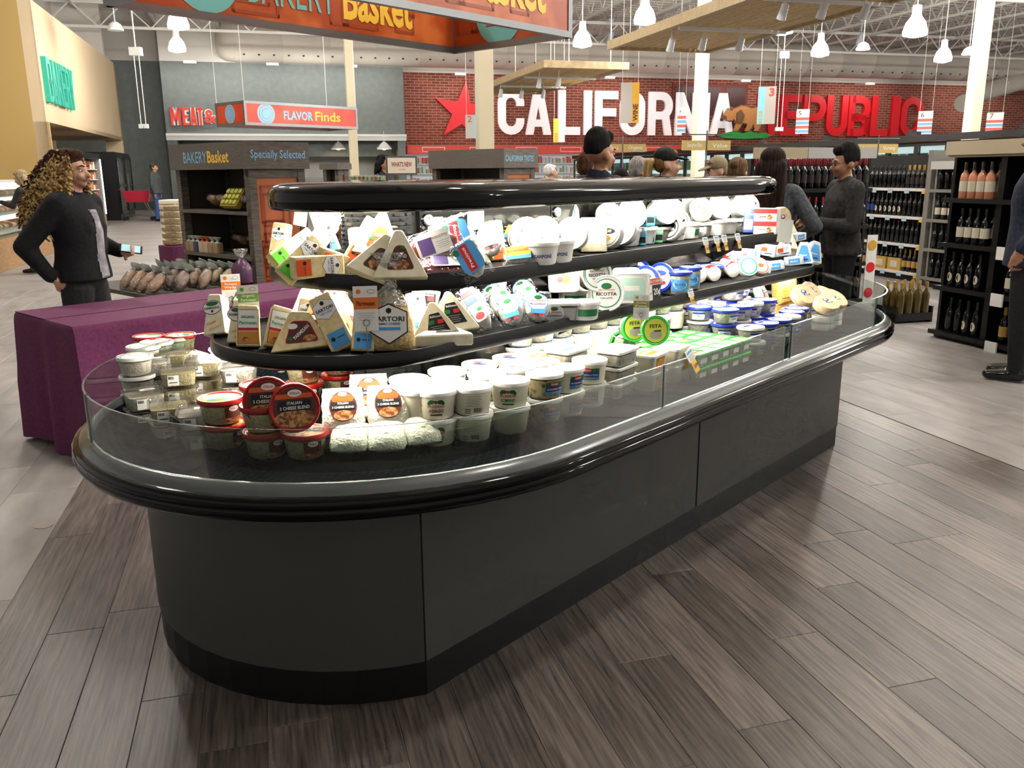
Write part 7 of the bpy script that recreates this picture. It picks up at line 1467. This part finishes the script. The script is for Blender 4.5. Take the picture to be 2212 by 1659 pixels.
# ---- shopping cart
def cart():
    P = pz(298, 476); t = thing('shopping_cart', 'shopping cart with red plastic basket before the grey wall', 'cart', T(P.x, P.y, 0) @ rotm(0, 0, RZU-.6)); mr = M('cart_red', '#b01c34', .4)
    b = MB(); top = [(-.36, -.28, 1.0), (.5, -.25, 1.0), (.5, .25, 1.0), (-.36, .28, 1.0)]; bot = [(-.28, -.22, .62), (.42, -.2, .62), (.42, .2, .62), (-.28, .22, .62)]; b.loft([bot, top], 0, False, False); b.add(bot, [(0, 1, 2, 3)], 0); part('basket', b, [mr], t)
    for s in (-1, 1): b = MB(); b.tube([(-.4, s*.26, 1.02), (-.4, s*.25, .2), (.55, s*.22, .14)], .016, 6); b.tube([(.3, s*.2, .62), (.5, s*.22, .14)], .012, 6); part('frame', b, [m_wire], t)
    b = MB(); b.tube([(-.46, -.27, 1.04), (-.46, .27, 1.04)], .018, 8); part('handle', b, [mr], t)
    for x in (-.38, .5):
        for s in (-1, 1): w = MB(); w.at(T(x, s*.23, .065) @ rotm(math.pi/2, 0, 0)); w.lathe([(.065, -.015), (.065, .015)], 12, 0); part('wheel', w, [m_ink], t)
cart()
b = thing('beige_bin', 'tall beige bin beside the bread rack', 'bin', T(*pY(377, 450, 13).xy, 0)); c = MB(); c.rbox((0, 0, .55), (.3, .3, 1.1), .03); part('body', c, [m_hbeige], b); c = MB(); c.rbox((0, 0, 1.12), (.34, .34, .06), .02); part('lid', c, [m_cream], b)
# ================================================================== PEOPLE
m_skinL = M('skin_light', '#c79a80', .5); m_skinM = M('skin_mid', '#a97a5c', .5); m_skinD = M('skin_dark', '#4a3024', .5); m_lip = M('lips', '#9c5a50', .45)
m_eyew = M('eye_white', '#e4e0da', .2); m_eyed = M('eye_dark', '#1c1512', .15); m_shoe = M('shoe_black', '#0a0a0a', .12, coat=.5); m_lens = Mclear('spectacle_lens', '#f4f4f4', .05, .03)
def capsule(mb, p0, p1, r0, r1, n=14):
    p0, p1 = Vector(p0), Vector(p1); d = p1-p0; L = max(d.length, 1e-4); d.normalize(); pts = []; rs_ = []
    for k in range(4): a = math.pi/2*(1-k/4); pts.append(p0-d*r0*math.sin(a)); rs_.append(max(r0*math.cos(a), .0012))
    pts += [p0, p1]; rs_ += [r0, r1]
    for k in range(1, 5): a = math.pi/2*k/4; pts.append(p1+d*r1*math.sin(a)); rs_.append(max(r1*math.cos(a), .0012))
    mb.tube(pts, rs_, n)
class Fig:
    """collects tapered limbs and ellipsoids, then fuses them into one skin"""
    def __init__(s): s.p = []
    def c(s, p0, p1, r0, r1, m=0): s.p.append(('c', Vector(p0), Vector(p1), r0, r1, m)); return s
    def e(s, c, r, m=0, R=None): s.p.append(('e', Vector(c), r, R or Matrix.Identity(3), 0, m)); return s
    def l(s, rows, m=0): s.p.append(('l', rows, None, 0, 0, m)); return s
    def mesh(s):
        mb = MB()
        for q in s.p:
            if q[0] == 'l': mb.loft([[(xc+rx*math.copysign(abs(math.cos(a))**.85, math.cos(a)), yc+ry*math.copysign(abs(math.sin(a))**.85, math.sin(a)), z) for a in [2*math.pi*i/28 for i in range(28)]] for z, rx, ry, xc, yc in q[1]], 0, True, True)
            elif q[0] == 'c': capsule(mb, q[1], q[2], q[3], q[4])
            else: mb.ell(q[1], q[2], 0, 16, 12, q[3])
        return mb
    def owner(s, co):
        best = np.full(len(co), 1e9); own = np.zeros(len(co), int)
        for q in s.p:
            if q[0] == 'l':
                z = np.array([r[0] for r in q[1]]); I = lambda k: np.interp(co[:, 2], z, [r[k] for r in q[1]]); rx, ry = I(1), I(2); dist = (np.hypot((co[:, 0]-I(3))/rx, (co[:, 1]-I(4))/ry)-1)*np.minimum(rx, ry); dist = np.maximum(dist, np.maximum(z[0]-co[:, 2], co[:, 2]-z[-1])*1.2)
            elif q[0] == 'c':
                a = np.array(q[1]); d = np.array(q[2])-a; L2 = max(d@d, 1e-9); t = np.clip(((co-a)@d)/L2, 0, 1); dist = np.linalg.norm(co-a-t[:, None]*d, axis=1)-(q[3]+(q[4]-q[3])*t)
            else:
                R = np.array(q[3]); l = (co-np.array(q[1]))@R; r = np.array(q[2]); dist = (np.linalg.norm(l/r, axis=1)-1)*r.min()
            k = dist < best; best[k] = dist[k]; own[k] = q[5]
        return own
JOBS = []
def fuse(fig, voxel, mats, name, parent, X=None, smooth=3):
    ob = bpy.data.objects.new('tmp', fig.mesh().mesh('tmp', [m_skinL])); COL.objects.link(ob)
    r = ob.modifiers.new('r', 'REMESH'); r.mode = 'VOXEL'; r.voxel_size = voxel; r.use_smooth_shade = True
    sm_ = ob.modifiers.new('s', 'SMOOTH'); sm_.factor = .5; sm_.iterations = smooth
    JOBS.append((ob, fig, mats, name, parent, X))
def run_jobs():
    bpy.context.view_layer.update(); dg = bpy.context.evaluated_depsgraph_get()
    for ob, fig, mats, name, parent, X in JOBS:
        me = bpy.data.meshes.new_from_object(ob.evaluated_get(dg)); me.name = name; me.materials.clear()
        for m_ in mats: me.materials.append(m_)
        n = len(me.polygons); c = np.zeros(n*3); me.polygons.foreach_get('center', c); own = fig.owner(c.reshape(-1, 3)); me.polygons.foreach_set('material_index', own.astype(np.int32)); me.polygons.foreach_set('use_smooth', np.ones(n, bool))
        link(name, me, parent, X)
    for ob, *_ in JOBS: d = ob.data; bpy.data.objects.remove(ob); bpy.data.meshes.remove(d)
def hand(f, w, dirv, side, h, curl=.6, palm=Vector((0, 0, -1)), m=0, spread=1.0):
    """palm and five fingers from wrist w along dirv; palm = palm normal; side = +1 if thumb lies toward dirv x palm"""
    d = Vector(dirv).normalized(); n = (Vector(palm)-d*Vector(palm).dot(d)).normalized(); x = d.cross(n)*side; k = h/1.7
    R = Matrix((x, d, n)).transposed()
    f.c(w, w+d*.03*k, .024*k, .026*k, m); f.e(w+d*.055*k, (.036*k, .044*k, .017*k), m, R)
    for i, (o, L) in enumerate(((-.027, .062), (-.009, .074), (.010, .078), (.028, .070))):
        b = w+d*.09*k+x*o*k*spread; a1 = curl*.6; a2 = curl*1.5
        p1 = b+(d*math.cos(a1)+n*math.sin(a1))*L*.55*k; p2 = p1+(d*math.cos(a2)+n*math.sin(a2))*L*.5*k
        f.c(b-d*.02*k, p1, .0105*k, .0095*k, m); f.c(p1, p2, .0092*k, .0078*k, m)
    b = w+d*.035*k+x*.026*k; p1 = b+(x*.75+d*.55+n*.35).normalized()*.038*k; p2 = p1+(d*.85+n*.45+x*.1).normalized()*.032*k; f.c(b, p1, .014*k, .0115*k, m); f.c(p1, p2, .011*k, .009*k, m)
HM = Matrix
def person(name, label, P, rz, h, mats, arms, legs=None, head_yaw=0, head_pitch=0, voxel=.011, jacket=1.0, hem=.50, build=1.0, female=False, lean=0, coat=True, hairfn=None, vneck=False, group=None):
    """mats: [skin, top, trousers, shoes, lips, shirt]; arms: {'L': (elbow, wrist, hand dir, palm), 'R': ...} in units of h, local frame faces -Y"""
    t = thing(name, label, 'person', T(P[0], P[1], 0) @ rotm(0, 0, rz), group); f = Fig(); b = build; V = lambda x, y, z: Vector((x*h, y*h+(-lean*(z-.5)*h if z > .5 else 0), z*h))
    SK, TP, TR, SH, LP, SR = 0, 1, 2, 3, 4, 5
    j = jacket
    # torso
    f.e(V(0, .004, .525), (.088*h*b, .066*h*b, .062*h), TR); 
    for s in (-1, 1): f.e(V(s*.04, .03, .505), (.046*h*b, .042*h*b, .05*h), TR)
    zt = hem if coat else .555; rows = []
    for z, rx, ry, yo in ((zt, .098, .076, .006), (zt+.03, .097, .074, .006), (.60, .088, .066, .003), (.64, .087, .064, .0), (.70, .096, .068, .0), (.75, .101, .066, .004), (.785, .100, .056, .008), (.812, .080, .046, .010), (.83, .045, .036, .010)):
        if rows and z*h <= rows[-1][0]: continue
        q = V(0, yo, z); rows.append((q.z, rx*h*b*j, ry*h*b*j, 0, q.y))
    f.l(rows, TP)
    if female:
        for s in (-1, 1): f.e(V(s*.04, -.05, .715), (.036*h*b, .032*h*b, .036*h), TP)
    f.c(V(-.088*b, .008, .803), V(.088*b, .008, .803), .040*h*b*j, .040*h*b*j, TP); f.c(V(-.03, .008, .828), V(.03, .008, .828), .034*h, .034*h, TP)
    if vneck: f.l([(.53*h, .026*h, .024*h, 0, -.062*h*b*j), (.62*h, .024*h, .024*h, 0, -.054*h*b*j), (.70*h, .026*h, .024*h, 0, -.056*h*b*j), (.78*h, .020*h, .02*h, 0, -.046*h*b*j)], SR)
    f.c(V(0, .012, .815), V(0, -.002, .875), .034*h, .031*h, SK)
    # head
    Rh = Matrix.Rotation(head_yaw, 3, 'Z') @ Matrix.Rotation(head_pitch, 3, 'X'); piv = V(0, 0, .865)
    def Hd(x, y, z): return piv+Rh @ Vector((x*h, y*h, (z-.865)*h))
    f.e(Hd(0, .012, .942), (.0455*h, .0565*h, .056*h), SK, Rh); f.e(Hd(0, -.014, .905), (.037*h, .044*h, .046*h), SK, Rh); f.e(Hd(0, -.036, .878), (.020*h, .018*h, .016*h), SK, Rh)
    f.c(Hd(0, -.052, .925), Hd(0, -.067, .905), .006*h, .0095*h, SK); f.e(Hd(0, -.047, .934), (.032*h, .012*h, .010*h), SK, Rh)
    for s in (-1, 1): f.e(Hd(s*.046, .008, .914), (.007*h, .015*h, .020*h), SK, Rh); f.e(Hd(s*.020, -.046, .902), (.013*h, .012*h, .012*h), SK, Rh)
    f.c(Hd(-.012, -.0535, .889), Hd(.012, -.0535, .889), .0052*h, .0052*h, LP)
    # legs
    legs = legs or {'L': ((.052, 0, .27), (.055, .012, .045), 0), 'R': ((-.052, 0, .27), (-.055, .012, .045), 0)}
    for s, key in ((1, 'L'), (-1, 'R')):
        kn, an, ty = legs[key]; f.c(V(s*.048, .005, .49), V(*kn), .056*h*b, .037*h*b, TR); f.c(V(*kn), V(*an), .038*h*b, .027*h*b, TR); km = V(*kn)*.62+V(*an)*.38; f.e(km+Vector((0, .010*h, 0)), (.034*h*b, .036*h*b, .07*h), TR)
        a = V(*an); d = Vector((math.sin(ty), -math.cos(ty), 0)); f.c(Vector((a.x, a.y, .032*h))-d*.02*h, Vector((a.x, a.y, .022*h))+d*.095*h, .028*h, .020*h, SH); f.c(a, Vector((a.x, a.y, .03*h)), .026*h, .026*h, TR)
    # arms
    for s, key in ((1, 'L'), (-1, 'R')):
        el, wr, hd, pn = arms[key]; S0 = V(s*.098*b, .008, .800); E = V(*el); W = V(*wr); f.c(S0, E, .038*h*b*j, .030*h*b*j, TP); f.c(E, W-(W-E).normalized()*.012*h, .030*h*b*j, .023*h*j, TP); f.c(W-(W-E).normalized()*.03*h, W, .0165*h, .0155*h, SK)
        cu = arms.get('curl'+key, .7); hand(f, W, Vector(hd), s, h, cu, Vector(pn), SK)
    fuse(f, voxel, mats, 'body', t)
    cl = MB(); cl.loft([[(rx*h*math.cos(a), V(0, .008+yo, z).y+ry*h*math.sin(a), (z-.012*math.sin(a)*-1)*h) for a in [2*math.pi*i/20 for i in range(20)]] for z, rx, ry, yo in ((.822, .050, .044, .004), (.845, .043, .041, .002), (.856, .041, .040, .001), (.856, .036, .035, .001), (.83, .036, .034, .002))], 0, False, True); part('collar', cl, [mats[1]], t, sharp=60)
    e = MB()
    for s in (-1, 1):
        c = Hd(s*.0185, -.0495, .9225); eb = MB(); eb.ell(c, (.0075*h, .005*h, .0040*h), 0, 10, 6, Rh); eb.ell(c+Rh @ Vector((0, -.0034*h, 0)), (.0038*h, .0022*h, .0036*h), 1, 8, 6, Rh); part('eye', eb, [m_eyew, m_eyed], t)
        bb = MB(); bb.tube([Hd(s*.008, -.058, .938), Hd(s*.02, -.0575, .9415), Hd(s*.032, -.050, .938)], [.0022*h, .0028*h, .0016*h], 6); part('eyebrow', bb, [M('brow', '#2a1d16', .8)], t)
    if hairfn: hairfn(t, Hd, h, Rh)
    return t, Hd
def hair_cap(col, name='hair', top=0, short=False, side=True, voxel=.009, length=0, width=1.0, fade=None, bun=False, mats=None):
    mt = Mnoise('hair_'+col[1:], col, mix(col, 1.5), 70, .85, (1, 1, .15), .6, lo=.35, hi=.7, spec=.2)
    def fn(t, Hd, h, Rh):
        f = Fig(); f.e(Hd(0, .018, .958+top*.3), (.0475*h*width, .057*h, .048*h+top*h), 0, Rh); f.e(Hd(0, .036, .945 if short else .93), (.0455*h*width, .037*h, (.034 if short else .048)*h), 0, Rh); f.e(Hd(0, -.028, .978+top*.5), (.036*h, .024*h, .018*h+top*h*.6), 0, Rh)
        if side:
            for s in (-1, 1): f.e(Hd(s*.040, .008, .942), (.012*h, .030*h, .030*h), 0, Rh)
        if length:
            f.e(Hd(0, .046, .90), (.05*h*width, .034*h, .06*h), 0, Rh)
            for k in range(5): x = -.036+.018*k; f.c(Hd(x*width, .045, .92), Hd(x*1.25*width, .062, .92-length-.01*abs(k-2)), .026*h, .016*h, 0)
            for s in (-1, 1): f.c(Hd(s*.042, .012, .93), Hd(s*.055*width, .03, .92-length*.8), .020*h, .012*h, 0)
        if bun: f.e(Hd(0, .066, .965), (.024*h, .022*h, .024*h), 0, Rh)
        fuse(f, voxel, [mt], name, t, smooth=2)
    return fn
def mix(c, k):
    c = c.lstrip('#'); return '#'+''.join('%02x' % min(255, int(int(c[i:i+2], 16)*k+14)) for i in (0, 2, 4))
def cap_hat(col, brim=-1, word=None):
    mt = M('cap_'+col[1:], col, .8)
    def fn(t, Hd, h, Rh):
        f = Fig(); f.e(Hd(0, .012, .962), (.0515*h, .063*h, .050*h), 0, Rh); f.e(Hd(0, -.068, .952), (.036*h, .046*h, .007*h), 0, Rh @ Matrix.Rotation(.18, 3, 'X')); f.e(Hd(0, .012, 1.012), (.006*h, .006*h, .005*h), 0); fuse(f, .007, [mt], 'cap', t, smooth=2)
    return fn
def both(*fs):
    def fn(*a):
        for q in fs: q(*a)
    return fn
DN = (0, 0, -1)
def rest(s): return ((s*.125, .02, .63), (s*.12, -.02, .485), (0, -.1, -1), (-s, 0, 0))
REST = {'L': rest(1), 'R': rest(-1)}
def clothes(name, top, tr, skin=m_skinL, shirt='#b9b9bd'):
    return [skin, Mnoise('top_'+name, top, mix(top, 1.25), 40, .85, bump=.15), Mnoise('trousers_'+name, tr, mix(tr, 1.2), 60, .85, bump=.1), m_shoe, m_lip, M('shirt_'+name, shirt, .8)]
def spot_at(px_, Y): P = pY(px_, 400, Y); return (P.x, P.y)
# ---- curly-haired woman with phone, right hand on hip
def curly(t, Hd, h, Rh):
    r = random.Random(12); mr_ = Mnoise('hair_root', '#2e1c12', '#4a2f1e', 60, .85, spec=.2); ma = Mnoise('hair_curl_gold', '#a07e48', '#d8bb80', 30, .6, spec=.3); mb_ = Mnoise('hair_curl_brown', '#5a3c22', '#86603a', 30, .6, spec=.3)
    f = Fig(); f.e(Hd(0, .020, .958), (.052*h, .062*h, .048*h), 0, Rh); f.e(Hd(0, .05, .925), (.055*h, .040*h, .06*h), 0, Rh); f.e(Hd(0, -.02, .982), (.040*h, .030*h, .020*h), 0, Rh); f.c(Hd(0, .055, .9), Hd(0, .09, .80), .045*h, .035*h, 0)
    for s in (-1, 1): f.e(Hd(s*.044, .018, .935), (.014*h, .030*h, .04*h), 0, Rh)
    fuse(f, .01, [mr_], 'hair_base', t, smooth=2)
    sets = [MB(), MB(), MB()]
    for i in range(620):
        a = r.uniform(-2.35, 2.35)+math.pi/2; q = r.random(); z0 = 1.0-.115*q; x0 = .064*math.cos(a)*(.55+.55*q**.5); y0 = .02+.068*math.sin(a)*(.6+.5*q**.5)
        L = r.uniform(.10, .25)*(1.0 if y0 > .0 else .5); n = 16; ph = r.uniform(0, 6); am = r.uniform(.007, .013); fr = r.uniform(3.5, 6.5); pts = []; out = r.uniform(.3, .8)
        for k in range(n+1):
            s = k/n; zz = z0-L*s; sw = out*s*L; px_ = x0*(1+sw*4)+am*math.cos(ph+fr*2*math.pi*s)*min(1, s*3); py_ = y0*(1+.3*s)+max(0, y0)*s*.9+am*math.sin(ph+fr*2*math.pi*s)*min(1, s*3)+.02*s
            pts.append(Hd(px_, py_, zz))
        w = r.uniform(.0035, .0058)*h; sets[0 if (q < .22 and r.random() < .75) else (1 if r.random() < .68 else 2)].tube(pts, [w*(.7+.5*math.sin(math.pi*min(1, .15+k/n))) for k in range(n+1)], 5)
    for i, (s_, m_) in enumerate(zip(sets, (mr_, ma, mb_))): part('curls', s_, [m_], t, sharp=180)['kind'] = 'stuff'
Pw = spot_at(158, 5.45)
tw, HdW = person('person', 'woman with long curly blond hair in a black jacket looking at her surroundings, phone in hand', Pw, math.pi/2-.10, 1.66, [m_skinL, Mnoise('top_curly', '#0b0c0e', '#15161a', 50, .9, bump=.2), Mnoise('trousers_curly', '#191a1c', '#26272a', 60, .85), m_shoe, m_lip, Mnoise('shirt_curly', '#8d8c92', '#b4b2b6', 25, .8)],
    {'R': ((-.165, .115, .655), (-.115, .055, .535), (.25, -.55, -.35), (.9, .2, -.1)), 'L': ((.14, .015, .65), (.095, -.105, .615), (-.3, -.95, .08), (-.75, .2, .25)), 'curlR': .9, 'curlL': .75},
    {'L': ((.052, -.03, .27), (.055, .03, .045), 0), 'R': ((-.052, .02, .27), (-.055, .06, .045), 0)}, 0, 0, .0085, 1.12, .52, 1.08, True, .0, True, curly, True)
tw['label'] = 'curly blond woman in black jacket, hand on hip, behind the purple table'
def phone():
    h = 1.66; wp = Vector((.095*h, -.105*h, .615*h)); k = thing('smartphone', 'black smartphone with bright screen held in the hand of the curly-haired woman', 'phone', tw.matrix_basis @ T(wp.x-.035, wp.y-.085, wp.z+.022) @ rotm(.25, -.75, .35))
    b = MB(); b.rbox((0, 0, 0), (.066, .138, .009), .004); part('body', b, [m_ink], k); b = MB(); b.bx(-.029, .029, -.056, .056, .0047, .0052); part('screen', b, [M('phone_screen', '#9fc3cf', .2, emit=.7)], k)
phone()
# ---- suited man by the black rack
person('person', 'tall person in a navy suit jacket and black trousers beside the black wine rack', spot_at(2243, 6.1), -math.pi/2-.62, 1.84, clothes('suit', '#141a2a', '#08090b', m_skinM), {'L': ((.135, .07, .635), (.115, -.02, .52), (-.1, -.2, -1), (-1, 0, 0)), 'R': rest(-1)}, voxel=.011, jacket=1.16, hem=.45, hairfn=hair_cap('#1a1512', short=True), build=1.05)
# ---- man with glasses
tg, HdG = person('person', 'man with black hair and spectacles in a charcoal jacket, hands clasped', spot_at(1824, 7.0), -math.pi/2+.1, 1.685, clothes('charcoal', '#211f1e', '#070707', m_skinM), {'L': ((.13, -.01, .63), (.04, -.175, .655), (-.75, -.55, .1), (-.3, .3, -.6)), 'R': ((-.13, -.01, .63), (-.02, -.175, .645), (.75, -.55, .1), (.3, .3, .6)), 'curlL': 1.2, 'curlR': 1.2}, head_pitch=.12, voxel=.009, jacket=1.16, hem=.50, hairfn=hair_cap('#0e0c0b', top=.012, short=True))
def specs(t, Hd, h):
    g = MB()
    for s in (-1, 1):
        c = [Hd(s*.019+.0145*math.cos(a)*1.0, -.064, .9225+.0105*math.sin(a)) for a in [2*math.pi*i/12 for i in range(13)]]; g.tube(c, .0011*h, 5); g.tube([Hd(s*.0335, -.064, .925), Hd(s*.047, -.03, .925), Hd(s*.048, .01, .922)], .0012*h, 5)
    g.tube([Hd(-.0045, -.066, .925), Hd(.0045, -.066, .925)], .0012*h, 5); part('spectacles', g, [m_ink], t)
specs(tg, HdG, 1.685)
# ---- shoppers behind the island
person('person', 'woman with long dark hair in a grey top, elbow out, behind the shelf end', spot_at(1668, 6.5), math.pi-.5, 1.665, clothes('greytop', '#3a3d42', '#15161a'), {'R': ((-.2, .01, .66), (-.1, -.1, .60), (.5, -.7, .2), (0, 0, -1)), 'L': rest(1)}, voxel=.011, jacket=1.08, hem=.52, female=True, coat=False, hairfn=hair_cap('#1d1310', length=.18, width=1.18))
person('person', 'man with short dark faded hair in a navy collar top behind the canopy', spot_at(1296, 5.9), math.pi*.72, 1.75, clothes('navy', '#0f1424', '#101014', m_skinM), REST, voxel=.010, jacket=1.08, coat=False, hairfn=hair_cap('#0f0d0c', top=.016, side=False, short=True), build=1.02)
person('person', 'person with brown hair half hidden behind the navy-top man', spot_at(1268, 7.3), math.pi*.9, 1.66, clothes('brownhair', '#2c2a2a', '#1a1a1c'), REST, voxel=.013, hairfn=hair_cap('#3a2418'))
person('person', 'person with black hair low behind the navy-top man', spot_at(1340, 8.2), math.pi*1.0, 1.53, clothes('low', '#1c1c20', '#1a1a1c', m_skinM), REST, voxel=.013, hairfn=hair_cap('#0e0c0c', length=.03))
person('person', 'older woman with grey hair and glasses facing the capped woman', spot_at(1382, 8.6), math.pi*.62, 1.62, clothes('greylady', '#4a4644', '#232326'), REST, voxel=.012, female=True, hairfn=hair_cap('#6a6663', top=.01, width=1.1))
def ponytail(t, Hd, h, Rh):
    f = Fig(); f.c(Hd(0, .06, .94), Hd(0, .095, .93), .018*h, .024*h, 0); f.c(Hd(0, .095, .93), Hd(0, .105, .85), .026*h, .018*h, 0); fuse(f, .009, [Mnoise('hair_blond', '#8a6c3e', '#c2a468', 60, .5, (1, 1, .2))], 'ponytail', t, smooth=2)
person('person', 'woman in black cap with blond ponytail and black shirt', spot_at(1440, 7.6), math.pi*.5, 1.69, clothes('capw', '#0e0f12', '#15161a'), REST, voxel=.011, female=True, hairfn=both(hair_cap('#5e4426', side=False), cap_hat('#0c0d10'), ponytail))
person('person', 'man in a tan baseball cap looking down at the shelves', spot_at(1548, 8.3), -math.pi*.42, 1.62, clothes('tancap', '#3b4a2c', '#2a2a2c'), REST, head_pitch=.15, voxel=.012, hairfn=both(hair_cap('#6a5a48', side=False), cap_hat('#8d7f66')))
person('person', 'woman with brown hair in a loose bun beside the tan cap', spot_at(1594, 7.9), math.pi*.8, 1.615, clothes('bun', '#5a5550', '#2a2a2c'), REST, voxel=.012, female=True, hairfn=hair_cap('#4e3c28', bun=True, width=1.12))
person('person', 'elderly person with white hair beside the tasting kiosk', spot_at(1190, 14.5), math.pi*.6, 1.63, clothes('white', '#6a6460', '#33312f'), REST, voxel=.016, hairfn=hair_cap('#b9b3ac', voxel=.014))
person('person', "person with black hair behind the what's new sign", spot_at(832, 13.2), math.pi*.4, 1.78, clothes('dark', '#15151a', '#1a1a1c', m_skinM), REST, voxel=.015, hairfn=hair_cap('#0e0c0c', length=.05, voxel=.013))
person('person', 'bakery worker with dark upswept hair behind the pastry case', (lambda q: (q.x, q.y))(A(-5.75, 15.6)), .6, 1.80, clothes('baker', '#1a1a1c', '#1a1a1c', m_skinD), REST, voxel=.014, hairfn=hair_cap('#15100e', top=.02, voxel=.012, width=1.1))
person('person', 'blond customer in dark top reaching over the pastry case', (lambda q: (q.x, q.y))(A(-3.55, 15.3)), -math.pi*.5, 1.60, clothes('blond', '#1b1b1e', '#1c1c20'), {'L': ((.13, -.06, .66), (.1, -.19, .70), (0, -1, .1), (0, 0, -1)), 'R': ((-.13, -.06, .66), (-.1, -.19, .70), (0, -1, .1), (0, 0, -1))}, head_pitch=.3, voxel=.014, female=True, hairfn=hair_cap('#7a6a50', length=.12, voxel=.012, width=1.1))
person('person', 'distant man in grey and black puffer jacket and blue trousers by the cart', (lambda q: (q.x, q.y))(pz(345, 478)), math.pi*.5, 1.90, clothes('puffer', '#33363a', '#24406e', m_skinM), REST, voxel=.018, jacket=1.3, hem=.48, hairfn=hair_cap('#2a2624', voxel=.016, top=-.006))
run_jobs()
